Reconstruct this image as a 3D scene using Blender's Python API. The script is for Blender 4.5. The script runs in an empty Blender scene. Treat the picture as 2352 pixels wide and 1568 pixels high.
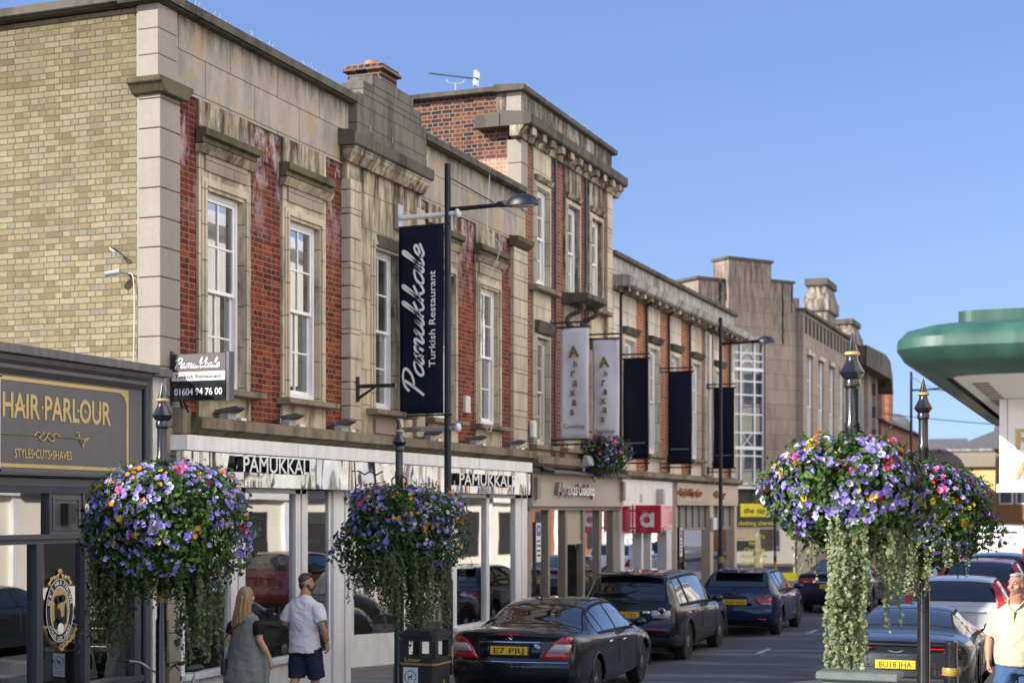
import bpy, bmesh, math, random
import numpy as np
from mathutils import Vector, Matrix

C = bpy.context.scene.collection
SC = bpy.context.scene
R = math.radians

# ---------------------------------------------------------------- camera, sky, sun, exposure
TH = math.atan(.385)
cam_d = bpy.data.cameras.new('street_camera')
cam = bpy.data.objects.new('street_camera', cam_d); C.objects.link(cam)
cam.location = (0, 0, 2.75)
cam.rotation_euler = (R(90), 0, TH)
cam_d.sensor_width = 36; cam_d.lens = 3600/2352*36
cam_d.shift_y = 388/2352
cam_d.clip_start = .1; cam_d.clip_end = 1500
cam_d.dof.use_dof = True; cam_d.dof.focus_distance = 16.5; cam_d.dof.aperture_fstop = 2.0
SC.camera = cam

SUN_AZ, SUN_EL = R(39), R(28)          # azimuth measured from -Y towards -X
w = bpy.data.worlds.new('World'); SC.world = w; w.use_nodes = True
nt = w.node_tree
sky = nt.nodes.new('ShaderNodeTexSky'); sky.sky_type = 'NISHITA'; sky.sun_disc = False
sky.sun_elevation = SUN_EL; sky.sun_rotation = math.pi + SUN_AZ
sky.air_density = 1.0; sky.dust_density = 1.2; sky.ozone_density = 3.0; sky.altitude = 60
bg = nt.nodes['Background']; bg.inputs[1].default_value = 0.14
tc = nt.nodes.new('ShaderNodeTexCoord'); vm = nt.nodes.new('ShaderNodeVectorMath'); vm.operation = 'MULTIPLY_ADD'
vm.inputs[1].default_value = (1, 1, 1.15); vm.inputs[2].default_value = (0, 0, .27)      # clear blue right down to the roofs
nt.links.new(tc.outputs['Generated'], vm.inputs[0]); nt.links.new(vm.outputs[0], sky.inputs[0])
tn = nt.nodes.new('ShaderNodeMixRGB'); tn.blend_type = 'MULTIPLY'; tn.inputs[0].default_value = 1; tn.inputs[2].default_value = (.89, .865, .935, 1)
nt.links.new(sky.outputs[0], tn.inputs[1])
# added bright patch of sky, unseen above the right-hand roofs, lifting the shaded fronts
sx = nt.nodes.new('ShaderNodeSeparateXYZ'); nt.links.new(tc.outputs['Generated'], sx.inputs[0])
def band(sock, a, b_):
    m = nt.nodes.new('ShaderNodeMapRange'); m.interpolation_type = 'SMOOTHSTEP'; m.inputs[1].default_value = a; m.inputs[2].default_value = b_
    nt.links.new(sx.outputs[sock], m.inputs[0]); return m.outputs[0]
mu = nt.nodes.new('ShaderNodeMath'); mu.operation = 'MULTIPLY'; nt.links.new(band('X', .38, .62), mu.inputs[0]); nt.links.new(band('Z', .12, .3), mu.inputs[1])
pl = nt.nodes.new('ShaderNodeMixRGB'); pl.blend_type = 'MULTIPLY'; pl.inputs[2].default_value = (1.13, .99, .83, 1)     # paler towards the horizon
nt.links.new(band('Z', .34, -.02), pl.inputs[0]); nt.links.new(tn.outputs[0], pl.inputs[1])
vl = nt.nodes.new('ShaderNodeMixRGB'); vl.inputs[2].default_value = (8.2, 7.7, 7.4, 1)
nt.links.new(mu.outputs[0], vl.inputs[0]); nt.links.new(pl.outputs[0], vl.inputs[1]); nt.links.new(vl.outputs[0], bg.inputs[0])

sd = bpy.data.lights.new('sun', 'SUN'); sd.energy = 3.3; sd.angle = R(.5); sd.color = (1, .94, .84)
so = bpy.data.objects.new('sun', sd); C.objects.link(so)
S = Vector((-math.sin(SUN_AZ)*math.cos(SUN_EL), -math.cos(SUN_AZ)*math.cos(SUN_EL), math.sin(SUN_EL)))
so.rotation_euler = S.to_track_quat('Z', 'Y').to_euler(); so.location = (-20, -30, 40)

SC.view_settings.view_transform = 'Standard'; SC.view_settings.look = 'None'
SC.view_settings.exposure = 1.36; SC.view_settings.gamma = 1
SC.render.engine = 'CYCLES'
SC.cycles.max_bounces = 8; SC.cycles.diffuse_bounces = 4; SC.cycles.glossy_bounces = 4
SC.cycles.transparent_max_bounces = 10; SC.cycles.transmission_bounces = 4
SC.cycles.caustics_reflective = False; SC.cycles.caustics_refractive = False
SC.cycles.sample_clamp_indirect = 6
SC.cycles.use_denoising = True

# ---------------------------------------------------------------- mesh helpers
OFF = {}
def link(o, parent=None):
    C.objects.link(o)
    if parent is not None: o.parent = parent
    return o
def thing(name, label, cat, loc=(0, 0, 0), rz=0, group=None):
    o = bpy.data.objects.new(name, None); C.objects.link(o)
    o.empty_display_size = .3
    o.location = loc; o.rotation_euler = (0, 0, rz)
    o['label'] = label; o['category'] = cat
    if group: o['group'] = group
    return o
def tag(o, label, cat, group=None):
    o['label'] = label; o['category'] = cat
    if group: o['group'] = group
    return o
def world_thing(name, label, cat, loc, group=None):
    """an Empty whose parts are written in world coordinates"""
    o = thing(name, label, cat, loc, 0, group); OFF[o.name] = Vector(loc)
    return o

class MB:
    def __init__(s): s.v = []; s.f = []; s.m = []
    def add(s, vs, fs, mi=0):
        b = len(s.v); s.v += [tuple(p) for p in vs]
        s.f += [tuple(b+i for i in q) for q in fs]; s.m += [mi]*len(fs); return s
    def box(s, x0, x1, y0, y1, z0, z1, mi=0):
        return s.add([(x0,y0,z0),(x1,y0,z0),(x1,y1,z0),(x0,y1,z0),(x0,y0,z1),(x1,y0,z1),(x1,y1,z1),(x0,y1,z1)],
                     [(3,2,1,0),(4,5,6,7),(0,1,5,4),(1,2,6,5),(2,3,7,6),(3,0,4,7)], mi)
    def prism(s, prof, axis, a, b, mi=0):
        n = len(prof)
        P = {'y': lambda p, t: (p[0], t, p[1]), 'x': lambda p, t: (t, p[0], p[1]), 'z': lambda p, t: (p[0], p[1], t)}[axis]
        vs = [P(p, a) for p in prof]+[P(p, b) for p in prof]
        fs = [tuple(range(n)), tuple(range(2*n-1, n-1, -1))]+[(i, i+n, (i+1) % n+n, (i+1) % n) for i in range(n)]
        return s.add(vs, fs, mi)
    def quad(s, a, b, c, d, mi=0): return s.add([a, b, c, d], [(0, 1, 2, 3)], mi)
    def tube(s, pts, r, n=8, mi=0, caps=True, flat=1.0):
        pts = [Vector(p) for p in pts]; k = len(pts)
        rs = r if isinstance(r, (list, tuple)) else [r]*k
        vs = []; up = None
        for i, p in enumerate(pts):
            d = (pts[min(i+1, k-1)]-pts[max(i-1, 0)])
            if d.length < 1e-9: d = Vector((0, 0, 1))
            d.normalize()
            if up is None: up = Vector((0, 0, 1)) if abs(d.z) < .9 else Vector((1, 0, 0))
            a = d.cross(up)
            if a.length < 1e-6: a = d.orthogonal()
            a.normalize(); b2 = a.cross(d).normalized(); up = b2
            for j in range(n):
                t = 2*math.pi*j/n
                vs.append(p+a*(math.cos(t)*rs[i])+b2*(math.sin(t)*rs[i]*flat))
        fs = [(i*n+j, i*n+(j+1) % n, (i+1)*n+(j+1) % n, (i+1)*n+j) for i in range(k-1) for j in range(n)]
        if caps: fs += [tuple(range(n-1, -1, -1)), tuple((k-1)*n+j for j in range(n))]
        return s.add(vs, fs, mi)
    def lathe(s, prof, c=(0, 0, 0), n=20, mi=0):
        vs = []; k = len(prof)
        for r, z in prof:
            for j in range(n):
                t = 2*math.pi*j/n; vs.append((c[0]+r*math.cos(t), c[1]+r*math.sin(t), c[2]+z))
        fs = [(i*n+j, i*n+(j+1) % n, (i+1)*n+(j+1) % n, (i+1)*n+j) for i in range(k-1) for j in range(n)]
        fs += [tuple(range(n-1, -1, -1)), tuple((k-1)*n+j for j in range(n))]
        return s.add(vs, fs, mi)
    def ell(s, c, r, n=14, m=9, mi=0):
        vs = [(c[0], c[1], c[2]-r[2])]; fs = []
        for i in range(1, m):
            a = -math.pi/2+math.pi*i/m
            for j in range(n):
                t = 2*math.pi*j/n
                vs.append((c[0]+r[0]*math.cos(a)*math.cos(t), c[1]+r[1]*math.cos(a)*math.sin(t), c[2]+r[2]*math.sin(a)))
        vs.append((c[0], c[1], c[2]+r[2])); L = len(vs)-1
        for j in range(n):
            fs.append((0, 1+(j+1) % n, 1+j)); fs.append((L, 1+(m-2)*n+j, 1+(m-2)*n+(j+1) % n))
            for i in range(m-2):
                fs.append((1+i*n+j, 1+i*n+(j+1) % n, 1+(i+1)*n+(j+1) % n, 1+(i+1)*n+j))
        return s.add(vs, fs, mi)
    def seg(s, p0, p1, z0, z1, th, mi=0):
        """vertical slab along a plan segment, thickness th to the left side"""
        d = Vector((p1[0]-p0[0], p1[1]-p0[1])).normalized(); n = Vector((-d.y, d.x))*th
        q = [(p0[0], p0[1]), (p1[0], p1[1]), (p1[0]+n.x, p1[1]+n.y), (p0[0]+n.x, p0[1]+n.y)]
        return s.prism(q, 'z', z0, z1, mi)
    def xf(s, M, start=0):
        for i in range(start, len(s.v)): s.v[i] = tuple(M @ Vector(s.v[i]))
        return s
    def build(s, name, mats, parent=None, smooth=False, bevel=0, recalc=True, stuff=False, structure=False):
        me = bpy.data.meshes.new(name)
        off = Vector((0, 0, 0)); q = parent
        if q is not None and q.name in OFF: off = OFF[q.name]
        me.from_pydata([tuple(Vector(p)-off) for p in s.v], [], s.f)
        if not isinstance(mats, (list, tuple)): mats = [mats]
        for m in mats: me.materials.append(m)
        if len(mats) > 1: me.polygons.foreach_set('material_index', s.m)
        if recalc or bevel:
            bm = bmesh.new(); bm.from_mesh(me)
            if bevel:
                es = [e for e in bm.edges if len(e.link_faces) == 2 and e.calc_face_angle(0) > .6]
                bmesh.ops.bevel(bm, geom=es, offset=bevel, segments=1, affect='EDGES', clamp_overlap=True)
            bmesh.ops.recalc_face_normals(bm, faces=bm.faces)
            bm.to_mesh(me); bm.free()
        if smooth:
            me.polygons.foreach_set('use_smooth', [True]*len(me.polygons))
            if smooth != 'all':
                try: me.set_sharp_from_angle(angle=R(smooth if smooth is not True else 40))
                except Exception: pass
        me.update()
        o = bpy.data.objects.new(name, me); link(o, parent)
        if q is not None and q.name in OFF: OFF[o.name] = off
        if stuff: o['kind'] = 'stuff'
        if structure: o['kind'] = 'structure'
        return o

def basis(O, Rt, U):
    Rt = Vector(Rt).normalized(); U = Vector(U).normalized(); N = Rt.cross(U)
    M = Matrix((Rt, U, N)).transposed().to_4x4(); M.translation = Vector(O); return M
FACE = ((0, 1, 0), (0, 0, 1))       # a front that looks along +X (left-hand side of the street)
CAMF = ((1, 0, 0), (0, 0, 1))       # a front that looks along -Y

def text(name, s, O, fr, h, mat, parent=None, width=None, depth=.004, bold=0, align='CENTER', side=None, shear=0):
    """flat or raised lettering: h = cap height, fitted to width"""
    cu = bpy.data.curves.new(name, 'FONT'); cu.body = s; cu.size = 1; cu.extrude = .5
    cu.offset = bold; cu.resolution_u = 3; cu.shear = shear
    to = bpy.data.objects.new('t', cu)
    me = bpy.data.meshes.new_from_object(to)
    bpy.data.objects.remove(to)
    co = np.empty(len(me.vertices)*3); me.vertices.foreach_get('co', co); co = co.reshape(-1, 3)
    x0, x1 = co[:, 0].min(), co[:, 0].max()
    k = h/.72; kx = k if width is None else width/(x1-x0)
    ax = {'CENTER': (x0+x1)/2, 'LEFT': x0, 'RIGHT': x1}[align]
    co[:, 0] = (co[:, 0]-ax)*kx; co[:, 1] *= k; co[:, 2] = (co[:, 2]+.5)*depth
    M = basis(O, *fr); off = Vector((0, 0, 0))
    if parent is not None and parent.name in OFF: off = OFF[parent.name]
    A = np.array(M.to_3x3()); co = co @ A.T+np.array(M.translation-off)
    me.vertices.foreach_set('co', co.ravel()); me.name = name
    me.materials.clear(); me.materials.append(mat)
    if side:
        me.materials.append(side); N = M.col[2].to_3d()
        me.polygons.foreach_set('material_index', [0 if abs(p.normal.dot(N)) > .7 else 1 for p in me.polygons])
    else: me.polygons.foreach_set('material_index', [0]*len(me.polygons))
    me.update()
    o = bpy.data.objects.new(name, me); link(o, parent)
    if parent is not None and parent.name in OFF: OFF[o.name] = off
    return o

def crom(pts, k=6):
    pts = [Vector(p) for p in pts]; out = []
    P = [pts[0]]+pts+[pts[-1]]
    for i in range(1, len(P)-2):
        a, b, c, d = P[i-1:i+3]
        for j in range(k):
            t = j/k
            out.append(.5*((2*b)+(c-a)*t+(2*a-5*b+4*c-d)*t*t+(3*b-a-3*c+d)*t**3))
    out.append(pts[-1]); return out
SCRIPT = {
 'P': (.6, [[(.1,-.02),(.17,.4),(.22,.93)], [(-.02,.7),(.08,.93),(.34,1.02),(.58,.9),(.52,.62),(.32,.48),(.17,.5)]]),
 'a': (.52, [[(.4,.38),(.28,.46),(.1,.38),(.03,.18),(.1,.02),(.22,.04),(.35,.22),(.42,.45),(.38,.12),(.46,.0),(.6,.14)]]),
 'm': (.66, [[(0,.3),(.07,.44),(.08,.0)], [(.08,.22),(.2,.44),(.29,.38),(.27,0)], [(.27,.22),(.4,.44),(.5,.38),(.48,.08),(.55,0),(.68,.16)]]),
 'u': (.54, [[(0,.28),(.08,.45),(.05,.12),(.14,0),(.28,.12),(.37,.45)], [(.37,.45),(.35,.08),(.43,0),(.56,.16)]]),
 'k': (.48, [[(0,.14),(.14,.6),(.19,.97),(.12,1.0),(.08,.6),(.05,0)], [(.07,.2),(.2,.34),(.35,.5)], [(.15,.29),(.24,.1),(.34,0),(.5,.16)]]),
 'l': (.27, [[(0,.14),(.18,.7),(.2,.97),(.12,1.0),(.08,.6),(.08,.1),(.15,0),(.29,.16)]]),
 'e': (.38, [[(0,.15),(.2,.22),(.29,.36),(.2,.46),(.08,.36),(.06,.1),(.18,0),(.4,.2)]])}
def script(name, s, O, fr, h, width, mat, parent=None, wt=.07, shear=.3):
    """joined-up handwriting built from pen strokes lying in the plane of fr"""
    mb = MB(); x = 0; strokes = []
    for ch in s:
        adv, st = SCRIPT[ch]
        for q in st: strokes.append([(x+a+b*shear, b) for a, b in q])
        x += adv
    xs = [p[0] for q in strokes for p in q]; x0, x1 = min(xs), max(xs)
    kx = width/(x1-x0); M = basis(O, *fr)
    for q in strokes:
        c = crom([((a-x0)*kx-width/2, b*h, 0) for a, b in q], 5)
        L, Rr = [], []
        for i, p in enumerate(c):
            d = (c[min(i+1, len(c)-1)]-c[max(i-1, 0)]).normalized(); n = Vector((-d.y, d.x, 0))
            ww = wt*h*(.75+.35*abs(d.y))/2
            L.append(M @ (p+n*ww)); Rr.append(M @ (p-n*ww))
        for i in range(len(c)-1): mb.quad(L[i], Rr[i], Rr[i+1], L[i+1])
    return mb.build(name, mat, parent, recalc=False)

# ---------------------------------------------------------------- materials
def new_mat(name):
    m = bpy.data.materials.new(name); m.use_nodes = True; t = m.node_tree
    b = t.nodes['Principled BSDF']; return m, t, b
def N(t, kind, **kw):
    n = t.nodes.new('ShaderNode'+kind)
    for k, v in kw.items(): setattr(n, k, v)
    return n
def ramp(t, stops, src=None, interp='LINEAR'):
    n = N(t, 'ValToRGB'); e = n.color_ramp.elements; n.color_ramp.interpolation = interp
    while len(e) < len(stops): e.new(.5)
    for i, (p, c) in enumerate(stops):
        e[i].position = p; e[i].color = (c, c, c, 1) if isinstance(c, (int, float)) else tuple(c)+(1,)
    if src is not None: t.links.new(src, n.inputs[0])
    return n.outputs[0]
def pos(t, scale=(1, 1, 1)):
    g = N(t, 'NewGeometry'); mp = N(t, 'Mapping'); mp.inputs['Scale'].default_value = scale
    t.links.new(g.outputs['Position'], mp.inputs[0]); return mp.outputs[0]
def noise(t, scale, detail=4, rough=.55, vec=None, vs=(1, 1, 1)):
    n = N(t, 'TexNoise'); n.inputs['Scale'].default_value = scale; n.inputs['Detail'].default_value = detail
    n.inputs['Roughness'].default_value = rough
    t.links.new(vec if vec is not None else pos(t, vs), n.inputs['Vector']); return n.outputs['Fac']
def mix(t, fac, a, b, mode='MIX'):
    n = N(t, 'MixRGB', blend_type=mode)
    for i, x in ((0, fac), (1, a), (2, b)):
        if isinstance(x, (int, float)): n.inputs[i].default_value = x if i == 0 else (x, x, x, 1)
        elif isinstance(x, (tuple, list)): n.inputs[i].default_value = tuple(x)+(1,)
        else: t.links.new(x, n.inputs[i])
    return n.outputs[0]
def bump(t, b, h, strength=.3, dist=.01):
    n = N(t, 'Bump'); n.inputs['Strength'].default_value = strength; n.inputs['Distance'].default_value = dist
    t.links.new(h, n.inputs['Height']); t.links.new(n.outputs[0], b.inputs['Normal'])

def plain(name, col, rough=.5, metal=0, var=.25, vscale=6, spec=.5, coat=0, bmp=0, vs=(1, 1, 1)):
    m, t, b = new_mat(name)
    b.inputs['Roughness'].default_value = rough; b.inputs['Metallic'].default_value = metal
    b.inputs['Specular IOR Level'].default_value = spec; b.inputs['Coat Weight'].default_value = coat
    b.inputs['Coat Roughness'].default_value = .04
    f = noise(t, vscale, 5, .6, vs=vs)
    lo = tuple(c*(1-var) for c in col); hi = tuple(min(1, c*(1+var)) for c in col)
    t.links.new(ramp(t, [(.3, lo), (.7, hi)], f), b.inputs['Base Color'])
    t.links.new(ramp(t, [(.3, max(.02, rough*.85)), (.7, min(1, rough*1.15))], f), b.inputs['Roughness'])
    if bmp: bump(t, b, noise(t, vscale*4, 4), bmp, .004)
    return m

def brick(name, axis, stops, mortar, bw=.235, bh=.0775, ms=.008, eff=None, soot=.3, bstr=.5):
    m, t, b = new_mat(name)
    g = N(t, 'NewGeometry'); sp = N(t, 'SeparateXYZ'); cb = N(t, 'CombineXYZ')
    t.links.new(g.outputs['Position'], sp.inputs[0])
    t.links.new(sp.outputs['Y' if axis == 'x' else 'X'], cb.inputs[0]); t.links.new(sp.outputs['Z'], cb.inputs[1])
    wob = N(t, 'TexNoise'); wob.inputs['Scale'].default_value = 3; t.links.new(cb.outputs[0], wob.inputs['Vector'])
    ad = N(t, 'MixRGB', blend_type='LINEAR_LIGHT'); ad.inputs[0].default_value = .011
    t.links.new(cb.outputs[0], ad.inputs[1]); t.links.new(wob.outputs['Color'], ad.inputs[2])
    br = N(t, 'TexBrick'); br.offset = .5; br.squash = .52; br.squash_frequency = 2
    for k, v in (('Scale', 1), ('Mortar Size', ms), ('Mortar Smooth', .25), ('Bias', 0), ('Brick Width', bw), ('Row Height', bh)):
        br.inputs[k].default_value = v
    br.inputs['Color1'].default_value = (0, 0, 0, 1); br.inputs['Color2'].default_value = (1, 1, 1, 1)
    br.inputs['Mortar'].default_value = (.5, .5, .5, 1)
    t.links.new(ad.outputs[0], br.inputs['Vector'])
    col = ramp(t, stops, br.outputs['Color'])
    fine = noise(t, 38, 4, .7)
    col = mix(t, .55, col, ramp(t, [(.3, .45), (.7, 1.0)], fine), 'MULTIPLY')
    big = noise(t, .9, 5, .6, vs=(1, 1, .7))
    col = mix(t, soot, col, ramp(t, [(.35, .45), (.65, 1.05)], big), 'MULTIPLY')
    mc = mix(t, .6, mortar, ramp(t, [(.3, .5), (.7, 1.1)], noise(t, 5)), 'MULTIPLY')
    col = mix(t, br.outputs['Fac'], col, mc)
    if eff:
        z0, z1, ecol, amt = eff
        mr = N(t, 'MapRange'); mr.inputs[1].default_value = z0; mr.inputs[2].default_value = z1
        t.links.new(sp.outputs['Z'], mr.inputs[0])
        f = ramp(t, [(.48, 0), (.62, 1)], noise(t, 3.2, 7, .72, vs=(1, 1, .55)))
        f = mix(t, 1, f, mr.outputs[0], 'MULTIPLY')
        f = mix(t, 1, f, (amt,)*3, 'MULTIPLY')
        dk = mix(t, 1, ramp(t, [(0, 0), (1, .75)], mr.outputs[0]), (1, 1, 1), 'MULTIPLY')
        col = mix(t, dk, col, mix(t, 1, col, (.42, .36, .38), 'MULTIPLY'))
        col = mix(t, f, col, ecol)
    t.links.new(col, b.inputs['Base Color']); b.inputs['Roughness'].default_value = .85
    b.inputs['Specular IOR Level'].default_value = .25
    h = mix(t, .25, ramp(t, [(0, 1), (1, 0)], br.outputs['Fac']), fine, 'ADD'); bump(t, b, h, bstr, .012)
    return m

def stone(name, axis, col, dark, joints=(1.05, .46), streak=.8, jd=.5, patch=None, rough=.85, grime=None):
    m, t, b = new_mat(name)
    g = N(t, 'NewGeometry'); sp = N(t, 'SeparateXYZ'); cb = N(t, 'CombineXYZ')
    t.links.new(g.outputs['Position'], sp.inputs[0])
    t.links.new(sp.outputs['Y' if axis == 'x' else 'X'], cb.inputs[0]); t.links.new(sp.outputs['Z'], cb.inputs[1])
    base = mix(t, noise(t, 14, 5, .65), tuple(c*.86 for c in col), tuple(min(1, c*1.1) for c in col))
    st = ramp(t, [(.46, 0), (.66, 1)], noise(t, 1.5, 7, .68, vs=(1.5, 1.5, .45)))
    st = mix(t, 1, st, (streak,)*3, 'MULTIPLY')
    c = mix(t, st, base, dark)
    if patch:
        pf = ramp(t, [(.54, 0), (.6, 1)], noise(t, 1.9, 6, .6, vs=(1.2, 1.2, .8)))
        c = mix(t, pf, c, patch)
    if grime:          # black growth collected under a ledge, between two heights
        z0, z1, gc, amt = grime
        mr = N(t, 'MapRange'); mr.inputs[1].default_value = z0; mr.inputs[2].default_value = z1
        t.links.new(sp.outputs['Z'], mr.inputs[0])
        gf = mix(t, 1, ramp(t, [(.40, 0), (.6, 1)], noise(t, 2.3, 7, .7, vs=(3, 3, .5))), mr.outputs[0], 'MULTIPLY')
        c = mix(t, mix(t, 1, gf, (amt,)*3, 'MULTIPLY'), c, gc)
    hgt = noise(t, 30, 5, .7)
    if joints:
        br = N(t, 'TexBrick'); br.offset = .5
        for k, v in (('Scale', 1), ('Mortar Size', .006), ('Mortar Smooth', .1), ('Brick Width', joints[0]), ('Row Height', joints[1])):
            br.inputs[k].default_value = v
        br.inputs['Color1'].default_value = (.9, .9, .9, 1); br.inputs['Color2'].default_value = (1.06, 1.06, 1.06, 1)
        t.links.new(cb.outputs[0], br.inputs['Vector'])
        c = mix(t, 1, c, br.outputs['Color'], 'MULTIPLY')
        c = mix(t, mix(t, 1, br.outputs['Fac'], (jd,)*3, 'MULTIPLY'), c, tuple(x*.3 for x in col))
        hgt = mix(t, .5, hgt, ramp(t, [(0, 1), (1, 0)], br.outputs['Fac']))
    t.links.new(c, b.inputs['Base Color']); b.inputs['Roughness'].default_value = rough
    b.inputs['Specular IOR Level'].default_value = .25
    bump(t, b, hgt, .35, .01)
    return m

def glass(name, tint=(.9, .95, .95), refl=1.0, rough=.01, wavy=.0):
    m, t, b = new_mat(name); t.nodes.remove(b); out = t.nodes['Material Output']
    tr = N(t, 'BsdfTransparent'); tr.inputs[0].default_value = tint+(1,)
    gl = N(t, 'BsdfGlossy'); gl.inputs['Roughness'].default_value = rough; gl.inputs[0].default_value = (1, 1, 1, 1)
    fr = N(t, 'Fresnel'); fr.inputs[0].default_value = 1.55
    ms = N(t, 'MixShader')
    f = N(t, 'Math', operation='MULTIPLY_ADD', use_clamp=True); f.inputs[1].default_value = 1.6*refl; f.inputs[2].default_value = .07*refl
    t.links.new(fr.outputs[0], f.inputs[0]); t.links.new(f.outputs[0], ms.inputs[0])
    t.links.new(tr.outputs[0], ms.inputs[1]); t.links.new(gl.outputs[0], ms.inputs[2]); t.links.new(ms.outputs[0], out.inputs[0])
    if wavy:
        n = N(t, 'Bump'); n.inputs['Strength'].default_value = wavy; n.inputs['Distance'].default_value = .02
        t.links.new(noise(t, .8, 2, .4), n.inputs['Height']); t.links.new(n.outputs[0], gl.inputs['Normal'])
    return m

def leafy(name, c0, c1, c2, scale=9, trans=.35, rough=.5):
    m, t, b = new_mat(name); out = t.nodes['Material Output']
    f = noise(t, scale, 3, .6); oi = N(t, 'ObjectInfo')
    col = ramp(t, [(.3, c0), (.52, c1), (.72, c2)], f)
    t.links.new(col, b.inputs['Base Color']); b.inputs['Roughness'].default_value = rough
    b.inputs['Specular IOR Level'].default_value = .35
    tl = N(t, 'BsdfTranslucent'); t.links.new(col, tl.inputs[0])
    ms = N(t, 'MixShader'); ms.inputs[0].default_value = trans
    t.links.new(b.outputs[0], ms.inputs[1]); t.links.new(tl.outputs[0], ms.inputs[2]); t.links.new(ms.outputs[0], out.inputs[0])
    return m

M = {}
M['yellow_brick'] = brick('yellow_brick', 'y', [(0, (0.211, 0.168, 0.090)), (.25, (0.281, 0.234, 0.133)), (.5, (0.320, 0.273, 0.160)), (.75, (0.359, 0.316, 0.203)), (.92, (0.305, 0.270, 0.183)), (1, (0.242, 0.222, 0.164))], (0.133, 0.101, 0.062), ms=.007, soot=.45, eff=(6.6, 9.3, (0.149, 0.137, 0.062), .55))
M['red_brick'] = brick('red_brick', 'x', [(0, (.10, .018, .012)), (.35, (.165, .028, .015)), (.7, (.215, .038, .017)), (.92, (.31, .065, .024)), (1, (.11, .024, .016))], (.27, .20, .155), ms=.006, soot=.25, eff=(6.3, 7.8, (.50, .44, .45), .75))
M['old_brick'] = brick('old_brick', 'x', [(0, (.11, .036, .025)), (.4, (.23, .07, .042)), (.75, (.30, .095, .052)), (1, (.17, .06, .04))], (.32, .25, .19), soot=.4)
M['mixed_brick'] = brick('mixed_brick', 'y', [(0, (.02, .016, .018)), (.3, (.05, .022, .02)), (.55, (.105, .034, .023)), (.85, (.155, .05, .028)), (1, (.23, .07, .03))], (.20, .165, .125), bh=.082, ms=.011, soot=.4)
M['orange_brick'] = brick('orange_brick', 'x', [(0, (.24, .065, .032)), (.5, (.37, .105, .046)), (1, (.44, .14, .06))], (.4, .33, .26), soot=.3)
M['stone'] = stone('stone', 'x', (.50, .437, .335), (.13, .115, .09), streak=.5)
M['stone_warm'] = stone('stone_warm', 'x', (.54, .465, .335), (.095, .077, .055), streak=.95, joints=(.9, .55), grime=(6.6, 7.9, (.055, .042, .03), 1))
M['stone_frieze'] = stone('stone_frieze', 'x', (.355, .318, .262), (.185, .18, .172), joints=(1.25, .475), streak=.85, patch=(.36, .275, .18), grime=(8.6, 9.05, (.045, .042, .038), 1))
M['stone_gable'] = stone('stone_gable', 'x', (.145, .135, .115), (.04, .038, .036), joints=(.75, .29), streak=.9)
M['stone_dark'] = stone('stone_dark', 'x', (.105, .095, .075), (.028, .028, .025), joints=(1.2, 3), streak=.9)
M['stone_moss'] = stone('stone_moss', 'x', (.115, .10, .058), (.035, .034, .014), joints=None, streak=.9)
M['stone_ledge'] = stone('stone_ledge', 'x', (.25, .21, .145), (.06, .054, .038), joints=(1.6, 3), streak=.8)
M['stone_flank'] = stone('stone_flank', 'y', (.29, .265, .225), (.2, .18, .145), joints=None, streak=.3)
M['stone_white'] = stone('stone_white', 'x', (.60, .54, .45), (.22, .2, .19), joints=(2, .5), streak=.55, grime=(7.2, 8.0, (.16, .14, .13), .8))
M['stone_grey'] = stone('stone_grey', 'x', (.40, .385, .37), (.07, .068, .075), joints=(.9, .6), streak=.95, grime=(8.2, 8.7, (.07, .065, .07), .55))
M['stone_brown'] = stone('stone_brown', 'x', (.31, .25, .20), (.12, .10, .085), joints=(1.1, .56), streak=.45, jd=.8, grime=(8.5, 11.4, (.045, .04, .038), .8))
M['stone_brown_y'] = stone('stone_brown_y', 'y', (.42, .34, .25), (.2, .16, .12), joints=(1.1, .56), streak=.4)
M['soot'] = plain('soot_black_stone', (.02, .018, .017), .9, var=.5)
M['white_paint'] = plain('white_paint', (.77, .77, .77), .4, var=.13, vscale=2.5, vs=(3, 3, .6))
M['white_frame'] = plain('white_frame_paint', (.78, .79, .80), .35, var=.05, vscale=4)
M['terrace_render'] = plain('pale_terrace_render', (.82, .77, .66), .6, var=.04, vscale=2)
M['cream_paint'] = plain('cream_paint', (.62, .58, .5), .55, var=.1, vscale=3, vs=(2, 2, .5))
M['taupe'] = plain('taupe_paint', (.40, .35, .285), .45, var=.08, vscale=3)
M['taupe_dark'] = plain('dark_taupe_paint', (.25, .215, .17), .45, var=.1)
M['beige'] = plain('beige_paint', (.52, .42, .33), .5, var=.08, vscale=3)
M['grey_paint'] = plain('grey_fascia_paint', (.095, .093, .105), .45, var=.14, vscale=2.2, vs=(2, 2, .4))
M['slate_paint'] = plain('slate_paint', (.052, .058, .075), .4, var=.15, vscale=3)
M['black_paint'] = plain('black_gloss_paint', (.012, .013, .016), .22, var=.3, coat=.4)
M['navy_metal'] = plain('navy_black_metal', (.009, .011, .021), .42, var=.3, spec=.35)
M['gold'] = plain('gold_leaf', (.50, .37, .15), .35, .25, var=.12, vscale=20)
M['gold_band'] = plain('gold_band_paint', (.33, .225, .05), .35, .1, var=.15)
M['lead'] = plain('lead_sheet', (.115, .112, .118), .6, var=.35, vscale=3, vs=(3, 3, .4))
M['roof_felt'] = plain('roof_felt', (.1, .1, .105), .9, var=.3)
M['slate'] = plain('roof_slate', (.085, .08, .085), .7, var=.35, vscale=8, bmp=.3)
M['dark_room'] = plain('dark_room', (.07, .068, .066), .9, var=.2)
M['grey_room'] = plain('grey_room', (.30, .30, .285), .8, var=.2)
M['floor_wood'] = plain('floor_wood', (.16, .1, .06), .5, var=.3)
M['curtain'] = plain('net_curtain', (.40, .42, .42), .9, var=.35, vscale=5, vs=(6, 6, .25))
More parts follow.
